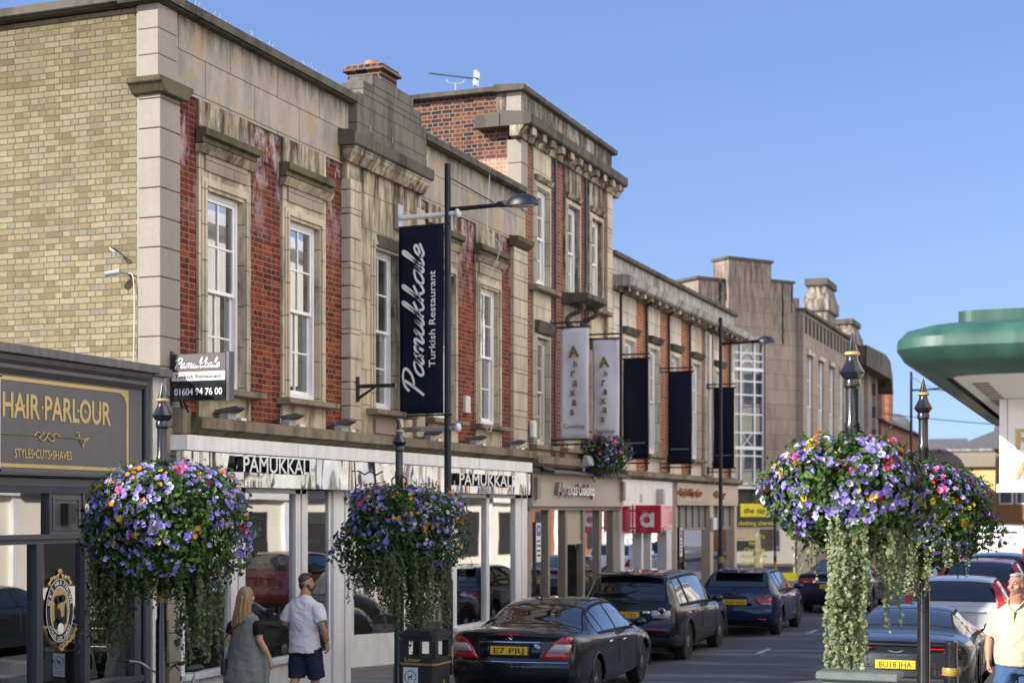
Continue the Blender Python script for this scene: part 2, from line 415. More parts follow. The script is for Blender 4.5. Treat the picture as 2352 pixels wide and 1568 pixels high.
M['frost'] = plain('frosted_vinyl', (.22, .245, .245), .55, var=.12, vscale=1.5)
M['frost_dark'] = plain('frosted_vinyl_grey', (.15, .148, .15), .5, var=.15, vscale=1.5)
M['frost_pale'] = plain('frosted_vinyl_pale', (.42, .43, .44), .6, var=.06, vscale=1.5)
M['ink'] = plain('black_lettering', (.012, .012, .014), .5, var=.2)
M['white_letter'] = plain('white_lettering', (.82, .82, .82), .5, var=.03)
M['banner_navy'] = plain('navy_banner_cloth', (.010, .0125, .026), .85, spec=.12, var=.25, vscale=2.5, bmp=.2, vs=(4, 4, .6))
M['banner_white'] = plain('white_banner_cloth', (.66, .67, .72), .75, var=.05, vscale=2.5)
M['olive_ink'] = plain('olive_lettering', (.16, .105, .02), .6, var=.1)
M['red_sign'] = plain('red_sign_acrylic', (.55, .012, .05), .18, var=.05, coat=.6)
M['yellow_sign'] = plain('yellow_sign', (.82, .72, .02), .4, var=.05)
M['yellow_vinyl'] = plain('yellow_vinyl', (.72, .72, .03), .5, var=.05)
M['charcoal'] = plain('charcoal_board', (.03, .03, .032), .4, var=.2)
M['red_letter'] = plain('oxide_red_lettering', (.30, .08, .055), .5, var=.1)
M['teal'] = plain('teal_card', (.02, .36, .36), .5, var=.05)
M['steel'] = plain('galvanised_steel', (.45, .46, .48), .35, .8, var=.2)
M['chrome'] = plain('chrome', (.75, .76, .78), .08, 1, var=.03)
M['plastic_grey'] = plain('grey_plastic', (.36, .37, .38), .5, var=.1)
M['plastic_black'] = plain('black_plastic', (.02, .02, .021), .55, var=.2)
M['white_plastic'] = plain('white_plastic', (.72, .72, .71), .45, var=.06)
M['cable'] = plain('pale_cable', (.6, .58, .54), .6, var=.05)
M['green_paint'] = plain('green_canopy_paint', (.026, .082, .062), .45, var=.38, vscale=2.0, coat=.1, vs=(3, 3, .5))
M['soffit'] = plain('pale_soffit', (.60, .60, .58), .6, var=.05)
M['terracotta'] = plain('terracotta', (.36, .17, .09), .8, var=.25)
M['glass'] = glass('window_glass', (.62, .68, .7), 2.0, wavy=.12)
M['shop_glass'] = glass('shop_glass', (.85, .9, .9), 2.2, wavy=.06)
def mirror():
    m, t, b = new_mat('polished_steel_fascia'); b.inputs['Metallic'].default_value = 1
    b.inputs['Base Color'].default_value = (.54, .55, .57, 1); b.inputs['Roughness'].default_value = .06
    n = N(t, 'Bump'); n.inputs['Strength'].default_value = .7; n.inputs['Distance'].default_value = .14
    t.links.new(noise(t, 1.3, 1, .4, vs=(1, 1.2, .5)), n.inputs['Height']); t.links.new(n.outputs[0], b.inputs['Normal'])
    return m
M['mirror'] = mirror()
def asphalt():
    m, t, b = new_mat('asphalt'); f = noise(t, 1.2, 6, .65); g = noise(t, 60, 3, .8)
    c = mix(t, f, (.055, .055, .062), (.11, .11, .12)); c = mix(t, .6, c, ramp(t, [(.3, .5), (.7, 1.3)], g), 'MULTIPLY')
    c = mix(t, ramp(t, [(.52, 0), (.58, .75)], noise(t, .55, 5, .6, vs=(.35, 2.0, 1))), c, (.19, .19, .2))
    t.links.new(c, b.inputs['Base Color']); b.inputs['Roughness'].default_value = .8; bump(t, b, g, .4, .006); return m
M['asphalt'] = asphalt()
def paving():
    m, t, b = new_mat('paving'); br = N(t, 'TexBrick')
    for k, v in (('Scale', 1), ('Mortar Size', .006), ('Brick Width', .6), ('Row Height', .45)): br.inputs[k].default_value = v
    br.inputs['Color1'].default_value = (.16, .155, .15, 1); br.inputs['Color2'].default_value = (.23, .22, .21, 1)
    br.inputs['Mortar'].default_value = (.06, .06, .06, 1); t.links.new(pos(t), br.inputs['Vector'])
    c = mix(t, .6, br.outputs['Color'], ramp(t, [(.3, .55), (.7, 1.1)], noise(t, 3, 6, .6)), 'MULTIPLY')
    t.links.new(c, b.inputs['Base Color']); b.inputs['Roughness'].default_value = .85; return m
M['paving'] = paving()
M['kerb'] = plain('kerb_concrete', (.26, .255, .25), .85, var=.2)
M['road_white'] = plain('road_paint', (.5, .5, .5), .7, var=.3, vscale=14)

# ---------------------------------------------------------------- ground
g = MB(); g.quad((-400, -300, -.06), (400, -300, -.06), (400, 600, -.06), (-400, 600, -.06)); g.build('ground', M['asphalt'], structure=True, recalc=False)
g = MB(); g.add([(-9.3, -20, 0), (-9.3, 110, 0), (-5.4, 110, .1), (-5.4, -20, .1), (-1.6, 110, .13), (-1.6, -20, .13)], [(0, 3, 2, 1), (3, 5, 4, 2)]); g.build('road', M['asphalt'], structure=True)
g = MB(); g.prism([(-20, -20), (-8.6, -20), (-8.6, 23.2), (-9.3, 24.4), (-9.3, 110), (-20, 110)], 'z', -.05, .12); g.build('pavement', M['paving'], structure=True)
g = MB(); g.prism([(-8.6, -20), (-8.46, -20), (-8.46, 23.25), (-9.16, 24.45), (-9.16, 110), (-9.3, 110), (-9.3, 24.4), (-8.6, 23.2)], 'z', -.05, .125); g.build('kerb', M['kerb'], structure=True)
g = MB(); g.prism([(-2.75, -20), (12, -20), (12, 110), (-1.6, 110), (-1.6, 21), (-2.75, 19)], 'z', -.05, .3); g.build('pavement', M['paving'], structure=True)
g = MB(); g.prism([(-2.9, -20), (-2.75, -20), (-2.75, 19), (-1.6, 21), (-1.6, 110), (-1.75, 110), (-1.75, 21.1), (-2.9, 19.1)], 'z', -.04, .305); g.build('kerb', M['kerb'], structure=True)
for k in range(9):
    y = 29+k*5.2; g = MB(); g.quad((-6.3, y, .079), (-6.2, y, .082), (-6.2, y+1.1, .082), (-6.3, y+1.1, .079)); g.build('road_marking', M['road_white'], structure=True, recalc=False)
# ================================================================ building helpers
X = -11.0
def sash(root, y0, y1, z0, z1, x=-11.13, rows=(2, 2), cols=2, fm='white_frame', meet=.5, curtain=True, name='window', deep=.1):
    """a box-sash window in a front that looks along +X; a part with pane and curtain as sub-parts"""
    mb = MB(); t = .055; zm = z0+(z1-z0)*meet
    for a, b, c, d in ((y0, y0+t, z0, z1), (y1-t, y1, z0, z1), (y0+t, y1-t, z1-t, z1), (y0+t, y1-t, z0, z0+t*1.5)):
        mb.box(x-deep*.5, x+deep*.6, a, b, c, d)
    def leaf(xa, za, zb, nr):
        s = .038
        mb.box(xa, xa+.04, y0+t, y0+t+s, za, zb); mb.box(xa, xa+.04, y1-t-s, y1-t, za, zb)
        mb.box(xa, xa+.042, y0+t+s, y1-t-s, za, za+s*1.2); mb.box(xa, xa+.042, y0+t+s, y1-t-s, zb-s*1.2, zb)
        for k in range(1, cols):
            yy = y0+t+(y1-y0-2*t)*k/cols; mb.box(xa+.008, xa+.036, yy-.012, yy+.012, za+s*1.2, zb-s*1.2)
        for k in range(1, nr):
            zz = za+(zb-za)*k/nr; mb.box(xa+.006, xa+.034, y0+t+s, y1-t-s, zz-.012, zz+.012)
    leaf(x+.0, zm-.02, z1-t, rows[0]); leaf(x-.045, z0+t*1.5, zm+.02, rows[1])
    wdw = mb.build(name, M[fm], root)
    p = MB(); p.quad((x+.018, y0+t, zm), (x+.018, y1-t, zm), (x+.018, y1-t, z1-t), (x+.018, y0+t, z1-t))
    p.quad((x-.027, y0+t, z0+t), (x-.027, y1-t, z0+t), (x-.027, y1-t, zm), (x-.027, y0+t, zm))
    p.build('pane', M['glass'], wdw, recalc=False)
    if curtain:
        cmb = MB(); n = 26; vs = []
        for zz in (z0+.1, z1-.06):
            for i in range(n+1):
                yy = y0+t+(y1-y0-2*t)*i/n; vs.append((x-.115+.018*math.sin(i*1.9+y0*7)+.008*math.sin(i*4.3), yy, zz))
        gap = set(random.Random(int(y0*100)).sample(range(3, n-3), 3)) if curtain == 'gap' else set()
        cmb.add(vs, [(i, i+1, n+2+i, n+1+i) for i in range(n) if i not in gap]); cmb.build('curtain', M['curtain'], wdw, smooth='all', recalc=False)
    return wdw
def stone_bay(root, yc, hw, oh, z0, zs, zt, ztop, mat, depth=.28, xf=-10.98):
    """full-height stone strip with an opening; xf is its face"""
    mb = MB(); xb = X-.46
    mb.box(xb, xf, yc-hw, yc-oh, zs, ztop); mb.box(xb, xf, yc+oh, yc+hw, zs, ztop)
    mb.box(xb, xf+.002, yc-oh, yc+oh, zt, ztop); mb.box(xb, xf, yc-hw, yc+hw, z0, zs)
    return mb.build('stone_surround', mat, root)
def architrave(root, yc, oh, zs, zt, mat, w_=.13, xf=-10.98):
    mb = MB()
    for k, (a, p) in enumerate(((w_, .016), (w_*.6, .032))):
        mb.box(xf-.02, xf+p, yc-oh-a, yc-oh-a+w_*.38, zs, zt+a); mb.box(xf-.02, xf+p, yc+oh+a-w_*.38, yc+oh+a, zs, zt+a)
        mb.box(xf-.02, xf+p-.003, yc-oh-a+w_*.38, yc+oh+a-w_*.38, zt+a-w_*.38, zt+a)
    return mb.build('architrave', mat, root)
def moulding(root, name, y0, y1, prof, mat):
    return MB().prism(prof, 'y', y0, y1).build(name, mat, root)
def hood(root, yc, hw, z, mat, d=.16):
    return moulding(root, 'window_hood', yc-hw, yc+hw, [(-11.0, z), (-10.9, z+.02), (X+d-.06, z+.08), (X+d-.02, z+.09), (X+d, z+.1), (X+d, z+.19), (X+d-.06, z+.2), (-11.0, z+.22)], mat)
def sill(root, yc, hw, z, mat, d=.2, h=.11):
    return MB().prism([(-11.3, z), (X+d-.03, z), (X+d, z+.02), (X+d, z+h-.02), (-11.3, z+h)], 'y', yc-hw, yc+hw).build('sill', mat, root)
def quoins(root, y0, y1, z0, z1, h, x0, x1, mat, name='pilaster', gap=.014):
    mb = MB(); z = z0
    mb.box(x0, x1-.02, y0+.02, y1-.02, z0, z1)
    while z < z1-.02:
        mb.box(x0+.03, x1, y0, y1, z+gap, min(z+h, z1)); z += h
    return mb.build(name, mat, root, bevel=.008)
def frame_grid(root, name, ys, z0, z1, x, th, mat, dp=.12):
    for a, b in ys: MB().box(x-dp, x+.02, a, b, z0, z1).build(name, mat, root)
def pane(root, y0, y1, z0, z1, x, mat='shop_glass', name='shop_window'):
    return MB().quad((x, y0, z0), (x, y1, z0), (x, y1, z1), (x, y0, z1)).build(name, M[mat], root, recalc=False)
def room(root, x0, x1, y0, y1, z0, z1, mat, name='shop_interior'):
    mb = MB()
    mb.quad((x0, y0, z0), (x0, y1, z0), (x0, y1, z1), (x0, y0, z1)); mb.quad((x0, y0, z0), (x1, y0, z0), (x1, y0, z1), (x0, y0, z1))
    mb.quad((x0, y1, z0), (x1, y1, z0), (x1, y1, z1), (x0, y1, z1)); mb.quad((x0, y0, z0), (x1, y0, z0), (x1, y1, z0), (x0, y1, z0))
    mb.quad((x0, y0, z1), (x1, y0, z1), (x1, y1, z1), (x0, y1, z1))
    return mb.build(name, mat, root, recalc=False)
def spikes(root, rows, seed=1):
    """fine bird-deterrent pins along ledges"""
    rnd = random.Random(seed); mb = MB()
    for y0, y1, x, z, n in rows:
        for i in range(n):
            y = rnd.uniform(y0, y1); mb.tube([(x, y, z), (x+rnd.uniform(-.05, .05), y+rnd.uniform(-.04, .04), z+rnd.uniform(.07, .12))], .0022, 4)
    return mb.build('bird_spikes', M['steel'], root)

# ================================================================ restaurant building (yellow brick flank)
b1 = world_thing('restaurant_building', 'red brick and stone building with yellow brick flank, stepped gable and white restaurant shopfront', 'building', (-11, 16.4, 0))
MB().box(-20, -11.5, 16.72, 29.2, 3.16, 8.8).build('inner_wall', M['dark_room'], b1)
MB().box(-22, -11.27, 16.43, 16.7, 0, 8.97).build('side_wall', M['yellow_brick'], b1)
MB().box(-20, -11.45, 16.7, 29.25, 8.81, 8.9).build('roof', M['roof_felt'], b1)
mb = MB(); mb.prism([(16.29, 8.99), (16.25, 9.02), (16.25, 9.12), (16.75, 9.16), (16.75, 8.99)], 'x', -22, -11.46); mb.prism([(-11.46, 8.985), (-10.87, 8.985), (-10.83, 9.01), (-10.83, 9.12), (-11.46, 9.15)], 'y', 16.25, 21.58); mb.prism([(-11.46, 8.985), (-10.87, 8.985), (-10.83, 9.01), (-10.83, 9.12), (-11.46, 9.15)], 'y', 24.14, 28.97)
mb.build('coping', M['stone_dark'], b1)
quoins(b1, 16.39, 16.83, .12, 7.88, .366, -11.29, -10.93, M['stone_flank'])
quoins(b1, 16.38, 16.8, 8.03, 8.98, .32, -11.29, -10.955, M['stone_flank'], 'parapet_end', .006)
mb = MB(); mb.prism([(16.39, 7.86), (16.33, 7.88), (16.25, 7.97), (16.22, 7.98), (16.22, 8.05), (16.97, 8.05), (16.97, 7.98), (16.94, 7.97), (16.86, 7.88), (16.83, 7.86)], 'x', -11.32, -10.82)
mb.build('pilaster_capital', M['stone_moss'], b1, bevel=.01)
for a, b in ((16.83, 17.36), (18.66, 19.54), (20.84, 21.4), (24.12, 24.56), (25.84, 26.71), (27.99, 28.53)): MB().box(-11.46, -11.02, a, b, 3.5, 8.03).build('brick_wall', M['red_brick'], b1)
for yc in (17.98, 20.15, 25.18, 27.33):
    stone_bay(b1, yc, .65, .46, 3.5, 4.25, 6.9, 8.03, M['stone_warm']); architrave(b1, yc, .46, 4.36, 6.92, M['stone'])
    hood(b1, yc, .69, 7.46, M['stone_moss']); sill(b1, yc, .76, 4.25, M['stone_ledge'])
    MB().box(-11.1, -10.955, yc-.52, yc+.52, 7.14, 7.45).build('frieze_panel', M['stone_brown'], b1)
    MB().prism([(-11.0, 7.34), (-10.93, 7.35), (-10.86, 7.45), (-11.0, 7.45)], 'y', yc-.7, yc+.7).build('hood_moulding', M['stone_warm'], b1)
    sash(b1, yc-.45, yc+.45, 4.36, 6.9, curtain='gap')
# centre bay
mb = MB(); mb.box(-11.46, -10.93, 21.4, 22.36, 3.5, 8.12); mb.box(-11.46, -10.93, 23.24, 24.12, 3.5, 8.12); mb.box(-11.46, -10.932, 22.36, 23.24, 6.9, 8.12); mb.box(-11.46, -10.934, 22.36, 23.24, 3.5, 4.25)
mb.build('centre_bay', M['stone_warm'], b1)
quoins(b1, 21.38, 21.74, 3.97, 7.8, .366, -11.3, -10.86, M['stone'], 'centre_pilaster'); quoins(b1, 23.8, 24.14, 3.97, 7.8, .366, -11.3, -10.86, M['stone'], 'centre_pilaster')
architrave(b1, 22.8, .44, 4.36, 6.92, M['stone'], .16, -10.93); sill(b1, 22.8, .76, 4.25, M['stone_ledge'], .28)
MB().box(-11.1, -10.895, 22.42, 23.18, 6.94, 7.12).build('lintel_panel', M['stone_dark'], b1)
MB().box(-11.1, -10.885, 22.3, 23.3, 3.97, 4.22).build('apron_panel', M['stone_brown'], b1)
sash(b1, 22.37, 23.23, 4.36, 6.9, curtain=False)
moulding(b1, 'centre_cornice', 21.28, 24.12, [(-11, 8.05), (-10.86, 8.06), (-10.8, 8.16), (-10.77, 8.2), (-10.74, 8.28), (-11, 8.28)], M['stone_warm'])
moulding(b1, 'centre_cornice', 21.2, 24.15, [(-11, 8.283), (-10.73, 8.283), (-10.7, 8.31), (-10.7, 8.47), (-10.75, 8.5), (-11, 8.54)], M['stone_dark'])
mb = MB()
for a, b, c, d in ((21.56, 24.16, 8.5, 9.18), (21.8, 23.95, 9.18, 9.4), (22.1, 23.62, 9.4, 9.58)): mb.box(-11.25, -10.84, a, b, c, d)
mb.build('stepped_gable', M['stone_gable'], b1, bevel=.012)
for a, b in ((16.83, 21.56), (24.16, 29.29)): MB().box(-11.46, -10.99, a, b, 8.03, 8.985).build('frieze', M['stone_frieze'], b1)
quoins(b1, 28.53, 29.29, 3.97, 7.9, .366, -11.3, -10.94, M['stone'], 'end_pilaster')
MB().prism([(-11, 7.9), (-10.9, 7.92), (-10.8, 8.0), (-10.78, 8.08), (-11, 8.1)], 'y', 28.4, 29.28).build('end_capital', M['stone_moss'], b1)
LEDGE = [(-11.05, 3.69), (-10.80, 3.7), (-10.70, 3.76), (-10.62, 3.78), (-10.62, 3.9), (-10.7, 3.93), (-11.05, 3.97)]
moulding(b1, 'ledge', 16.84, 28.95, LEDGE, M['stone_ledge'])
MB().box(-11.05, -10.76, 16.66, 16.83, 3.7, 4.03).build('ledge_console', M['stone_ledge'], b1, bevel=.02)
MB().box(-11.1, -10.68, 16.6, 28.85, 3.5, 3.688).build('fascia_cornice', M['white_paint'], b1)
MB().box(-11.1, -10.74, 16.62, 28.9, 3.06, 3.49).build('fascia', M['mirror'], b1)
text('fascia_letters', 'PAMUKKALE', (-10.72, 18.82, 3.26), FACE, .21, M['white_letter'], b1, 1.95, .09, .012, side=M['ink'])
text('fascia_letters', 'PAMUKKALE', (-10.72, 26.45, 3.2), FACE, .21, M['white_letter'], b1, 2.75, .09, .012, side=M['ink'])
for yy in (18.05, 20.05, 21.95, 23.9, 25.6, 28.95):
    MB().box(-10.741, -10.737, yy-.006, yy+.006, 3.07, 3.485).build('fascia_joint', M['ink'], b1)
for yy in (19.4, 22.6, 26.1): MB().box(-10.681, -10.677, yy-.004, yy+.004, 3.5, 3.686).build('fascia_joint', M['plastic_grey'], b1)
for a, b in ((21.9, 21.5), (22.3, 21.5)): MB().tube([(-10.74, a-.3, 3.3), (-10.62, a-.3, 3.36)], .012, 6).build('spot_bracket', M['slate_paint'], b1)
for yy, z0, z1, c in ((26.0, 1.5, 1.95, 'white_plastic'), (28.1, 1.3, 1.75, 'frost_pale'), (17.2, 1.9, 2.2, 'white_plastic')):
    mn = MB().box(-11.03, -11.02, yy, yy+.3, z0, z1).build('menu_card', M[c], b1)
    for i in range(5): MB().box(-11.02, -11.016, yy+.04, yy+.26, z0+.06+i*.07, z0+.08+i*.07).build('menu_line', M['ink'], mn)
for yy in (17.3, 18.7, 26.4, 28.0):
    tb = MB().lathe([(.22, .14), (.2, .17), (.03, .2), (.03, .86), (.38, .88), (.38, .91)], (-12.1, yy, 0), 18).build('dining_table', M['floor_wood'], b1, smooth=30)
    MB().lathe([(.0, 0), (.12, .02), (.16, .16), (.02, .22)], (-12.1, yy, 2.3), 14).build('pendant_lamp', M['gold_band'], b1, smooth=30)
# shopfront
frame_grid(b1, 'shop_frame', [(16.86, 16.93), (18.04, 18.19), (18.24, 18.4), (19.79, 19.93), (19.98, 20.13), (20.96, 21.3), (21.34, 21.52), (25.47, 25.66), (27.07, 27.22), (28.58, 28.9), (28.94, 29.24)], .12, 3.05, -10.95, .1, M['white_paint'])
for a, b in ((16.86, 20.1), (25.5, 29.2)):
    mb = MB(); mb.box(-11.06, -10.86, a, b, .61, .68); mb.box(-11.04, -10.94, a, b, .12, .61)
    mb.box(-11.06, -10.92, a, b, .12, .2); mb.build('stallriser', M['white_paint'], b1, bevel=.006)
    MB().box(-11.05, -10.93, a, b, 2.99, 3.055).build('window_head', M['white_paint'], b1)
for a, b in ((16.93, 18.04), (18.4, 19.79), (25.66, 27.07), (27.22, 28.58)): pane(b1, a, b, .68, 2.99, -10.985)
for a, b in ((16.93, 18.04), (18.4, 19.79)):
    v = pane(b1, a, b, .68, 1.63, -11.0, 'frost', 'window_vinyl'); v['label'] = 'grey frosted lower window film with script lettering'
    script('window_lettering', 'Pamukkale', (-10.978, (a+b)/2, 1.22), FACE, .17, .72, M['ink'], v, .09)
    text('window_lettering', 'Turkish Restaurant', (-10.978, (a+b)/2, .86), FACE, .045, M['ink'], v, .62, .002, .01)
pane(b1, 16.93, 19.79, 2.62, 2.99, -11.01, 'shop_glass', 'upper_window')
# door to the flats
dr = MB().box(-11.02, -10.97, 20.14, 20.95, .12, .66).box(-11.02, -10.97, 20.14, 20.22, .66, 3.04).box(-11.02, -10.97, 20.87, 20.95, .66, 3.04).box(-11.0, -10.955, 20.3, 20.8, .2, .56).build('door', M['white_frame'], b1)
pane(dr, 20.22, 20.87, .66, 3.04, -11.0, 'shop_glass', 'door_glass'); OFF[dr.name] = OFF[b1.name]
pane(dr, 20.22, 20.87, .66, 1.62, -11.015, 'frost', 'door_vinyl'); pane(dr, 20.22, 20.87, 2.56, 3.0, -11.016, 'frost_pale', 'door_blind')
MB().box(-11.05, -11.02, 20.22, 20.7, 2.2, 2.53).build('flat_plate', M['charcoal'], dr)
text('flat_lettering', 'FLAT 1 - 5', (-11.018, 20.46, 2.27), FACE, .07, M['frost_pale'], dr, .4, .002, .01)
script('door_lettering', 'ale', (-10.99, 20.68, 1.2), FACE, .17, .3, M['ink'], dr, .09)
# lobby with splayed walls
mb = MB(); mb.seg((-11.0, 21.52), (-12.0, 22.55), .12, 3.05, .05); mb.seg((-12.0, 22.55), (-12.0, 23.5), 2.3, 3.05, .05); mb.seg((-12.0, 22.6), (-12.0, 23.45), .12, .7, .04); mb.build('lobby_wall', M['white_paint'], b1)
def splay(t, off=0): return (-12+t*1.0+off*.9, 23.5+t*1.97-off*.45)
mb = MB(); mb.seg(splay(0), splay(1), .12, .66, .06); mb.seg(splay(0), splay(1), 2.9, 3.05, .06)
for a, b in ((0, .06), (.46, .6), (.93, 1)): mb.seg(splay(a), splay(b), .66, 2.9, .06)
mb.build('lobby_panel', M['white_paint'], b1)
for a, b in ((.06, .46), (.6, .93)):
    p, q = splay(a, -.02), splay(b, -.02)
    MB().quad((p[0], p[1], .66), (q[0], q[1], .66), (q[0], q[1], 2.9), (p[0], p[1], 2.9)).build('lobby_glass', M['shop_glass'], b1, recalc=False)
    p, q = splay(a, -.04), splay(b, -.04)
    MB().quad((p[0], p[1], .66), (q[0], q[1], .66), (q[0], q[1], 2.0), (p[0], p[1], 2.0)).build('lobby_vinyl', M['frost_dark'], b1, recalc=False)
dv = Vector((1.0, 1.97, 0)).normalized()
pm = splay(.26, .005); script('lobby_lettering', 'Pamukkale', (pm[0], pm[1], 1.45), (dv, (0, 0, 1)), .17, .8, M['ink'], b1, .09)
text('lobby_lettering', 'Turkish Restaurant', (pm[0], pm[1], .82), (dv, (0, 0, 1)), .06, M['ink'], b1, .78, .002, .01)
room(b1, -15, -11.08, 16.75, 21.5, .13, 3.05, M['grey_room']); room(b1, -15, -11.08, 25.6, 29.2, .13, 3.05, M['grey_room']); room(b1, -15, -12.06, 21.55, 25.55, .13, 3.05, M['grey_room'])
# things seen through the glass
idr = MB().box(-12.7, -12.62, 18.95, 19.75, .14, 2.5).box(-12.62, -12.6, 19.08, 19.62, .3, 1.0).build('inner_door', M['cream_paint'], b1)
MB().box(-12.625, -12.6, 19.12, 19.58, 1.2, 2.3).build('door_glass', M['slate_paint'], idr)
MB().box(-12.72, -12.6, 17.6, 18.9, .14, 2.9).build('inner_partition', M['cream_paint'], b1)
MB().box(-12.6, -12.4, 27.5, 28.5, .14, 2.8).build('reflection_slab', M['cream_paint'], b1)  # cream slab standing in for the terrace reflected in the glass
po = MB().box(-11.06, -11.05, 18.92, 19.2, 1.68, 2.06).build('poster', M['white_plastic'], b1); MB().box(-11.052, -11.047, 18.98, 19.08, 1.72, 1.92).build('poster_picture', M['red_letter'], po); MB().box(-11.052, -11.047, 18.93, 19.19, 1.97, 2.02).build('poster_heading', M['ink'], po)
MB().box(-11.07, -11.055, 19.24, 19.53, 1.66, 2.42).build('notice_frame', M['plastic_grey'], b1)
tc = MB().box(-11.07, -11.06, 19.2, 19.66, 2.3, 2.52).build('hanging_card', M['teal'], b1); MB().ell((-11.055, 19.42, 2.42), (.003, .05, .045)).build('card_emblem', M['white_letter'], tc)
spikes(b1, [(17, 21, -10.9, 9.13, 26), (24.4, 29, -10.9, 9.13, 16), (17.4, 18.7, -10.78, 7.67, 7), (19.6, 20.8, -10.78, 7.67, 7), (21.3, 24.3, -10.6, 8.52, 10), (17.2, 29, -10.75, 3.95, 26), (24.6, 25.8, -10.78, 7.67, 6), (26.7, 28, -10.78, 7.67, 6)])
MB().box(-11.04, -10.96, 26.15, 26.38, 4.52, 4.83).build('alarm_box', M['cream_paint'], b1, bevel=.01)
# white party pilaster between the two shops
MB().box(-11.3, -10.9, 16.18, 16.375, .12, 4.4).box(-11.3, -10.92, 16.375, 16.5, .12, 4.4).build('shop_pilaster', plain('flaking_white_paint', (.6, .6, .55), .6, var=.35, vscale=2.5), b1)
cs = MB().box(-11.9, -11.05, 16.26, 16.36, 4.36, 4.46).build('lead_flashing', M['lead'], b1)

# chimney behind the gable
ch = world_thing('chimney_stack', 'brown brick chimney stack with one pot behind the stepped stone gable', 'chimney', (-12, 24.4, 8.9))
mb = MB(); mb.box(-12.38, -11.74, 24.25, 24.88, 8.9, 10.3); mb.build('stack', M['mixed_brick'], ch)
MB().box(-12.45, -11.67, 24.18, 24.95, 10.3, 10.36).box(-12.41, -11.71, 24.22, 24.91, 10.36, 10.42).build('chimney_cap', M['mixed_brick'], ch, bevel=.01)
MB().lathe([(.14, 0), (.15, .02), (.13, .06), (.13, .12)], (-12.06, 24.55, 10.42)).build('chimney_pot', M['terracotta'], ch)

# wall fittings that could be lifted away
def flood(y, zz, lab):
    o = world_thing('sign_light', lab, 'sign light', (-10.85, y, zz), 'grey sign lights on the stone ledge')
    mb = MB(); mb.prism([(-10.95, zz+.13), (-10.62, zz+.18), (-10.58, zz+.155), (-10.7, zz+.09), (-10.95, zz+.08)], 'y', y-.11, y+.11); mb.build('lamp_hood', M['lead'], o, bevel=.01)
    MB().box(-10.86, -10.74, y-.1, y+.1, zz, zz+.1).build('bracket', M['plastic_grey'], o)
    MB().box(-10.82, -10.74, y+.22, y+.36, zz-.02, zz+.04).build('junction_box', M['white_plastic'], o)
for y, l in ((17.75, 'grey sign light under the projecting phone number sign'), (19.35, 'grey sign light on the ledge between the two left sash windows'), (20.95, 'grey sign light on the ledge left of the rusticated centre bay'), (24.2, 'grey sign light on the ledge just right of the lamp post banner'), (26.2, 'grey sign light on the ledge below the pale alarm box'), (28.2, 'grey sign light at the far end of the restaurant ledge')): flood(y, 3.93, l)
o = world_thing('security_camera', 'small white wall camera low on the yellow brick flank', 'security camera', (-11.5, 16.4, 6.2))
MB().tube([(-11.62, 16.22, 5.66), (-11.46, 16.3, 5.69)], .034, 10).build('camera_body', M['plastic_grey'], o, smooth=True)
MB().tube([(-11.46, 16.3, 5.69), (-11.42, 16.42, 5.69)], .022, 8).build('mount', M['plastic_grey'], o)
MB().tube(crom([(-11.42, 16.4, 5.68), (-11.33, 16.385, 5.65), (-11.3, 16.375, 5.4), (-11.3, 16.372, 4.9), (-11.31, 16.37, 4.5), (-11.25, 16.3, 4.44), (-11.0, 16.2, 4.42)], 5), .007, 6).build('cable', M['cable'], o, smooth=True)
o = MB().tube(crom([(-11.62, 16.42, 6.0), (-11.6, 16.3, 6.0), (-11.56, 16.27, 5.97), (-11.5, 16.28, 5.93), (-11.52, 16.3, 5.9), (-11.58, 16.32, 5.96)], 5), .011, 6).build('wall_hook', M['steel'], None, smooth=True); tag(o, 'small metal loop hook on the yellow brick above the wall camera', 'hook')
o = world_thing('wall_bracket', 'empty black metal sign bracket on the pilaster left of the centre window', 'bracket', (-10.86, 21.6, 4.6))
MB().box(-10.9, -10.83, 21.55, 21.62, 4.42, 4.8).build('back_plate', M['black_paint'], o); MB().box(-10.85, -10.2, 21.56, 21.6, 4.62, 4.68).prism([(-10.85, 4.48), (-10.82, 4.45), (-10.55, 4.62), (-10.6, 4.62)], 'y', 21.565, 21.595).build('arm', M['black_paint'], o)
o = MB().tube(crom([(-10.88, 26.95, 9.1), (-10.86, 27.04, 8.95), (-10.9, 27.03, 8.0), (-10.64, 27.02, 7.62), (-10.9, 26.98, 6.9), (-10.92, 26.86, 6.3), (-10.93, 26.68, 5.2), (-10.9, 26.66, 4.5), (-10.76, 26.78, 4.2), (-10.76, 26.9, 4.3)], 6), .008, 6).build('hanging_cable', M['cable'], None, smooth=True); tag(o, 'loose pale cable hanging down the front beside the last sash window', 'cable')
# projecting telephone sign
o = world_thing('projecting_sign', 'black and white projecting restaurant sign with a telephone number', 'shop sign', (-10.6, 16.62, 4.3))
sb = MB().box(-10.9, -10.12, 16.58, 16.68, 4.1, 4.68).build('sign_board', M['black_paint'], o, bevel=.006)
MB().box(-10.89, -10.13, 16.574, 16.58, 4.345, 4.455).build('white_strip', M['white_plastic'], sb)
script('sign_lettering', 'Pamukkale', (-10.52, 16.574, 4.505), CAMF, .115, .64, M['white_letter'], sb, .13)
text('sign_lettering', 'Turkish Restaurant', (-10.51, 16.571, 4.375), CAMF, .05, M['ink'], sb, .66, .002, .008)
text('sign_lettering', '01604 94 76 00', (-10.51, 16.574, 4.17), CAMF, .085, M['white_letter'], sb, .68, .003, .012)
MB().box(-10.96, -10.9, 16.6, 16.66, 4.05, 4.72).build('sign_frame', M['slate_paint'], o); MB().box(-10.11, -10.07, 16.57, 16.69, 4.09, 4.69).build('end_cap', M['slate_paint'], o)
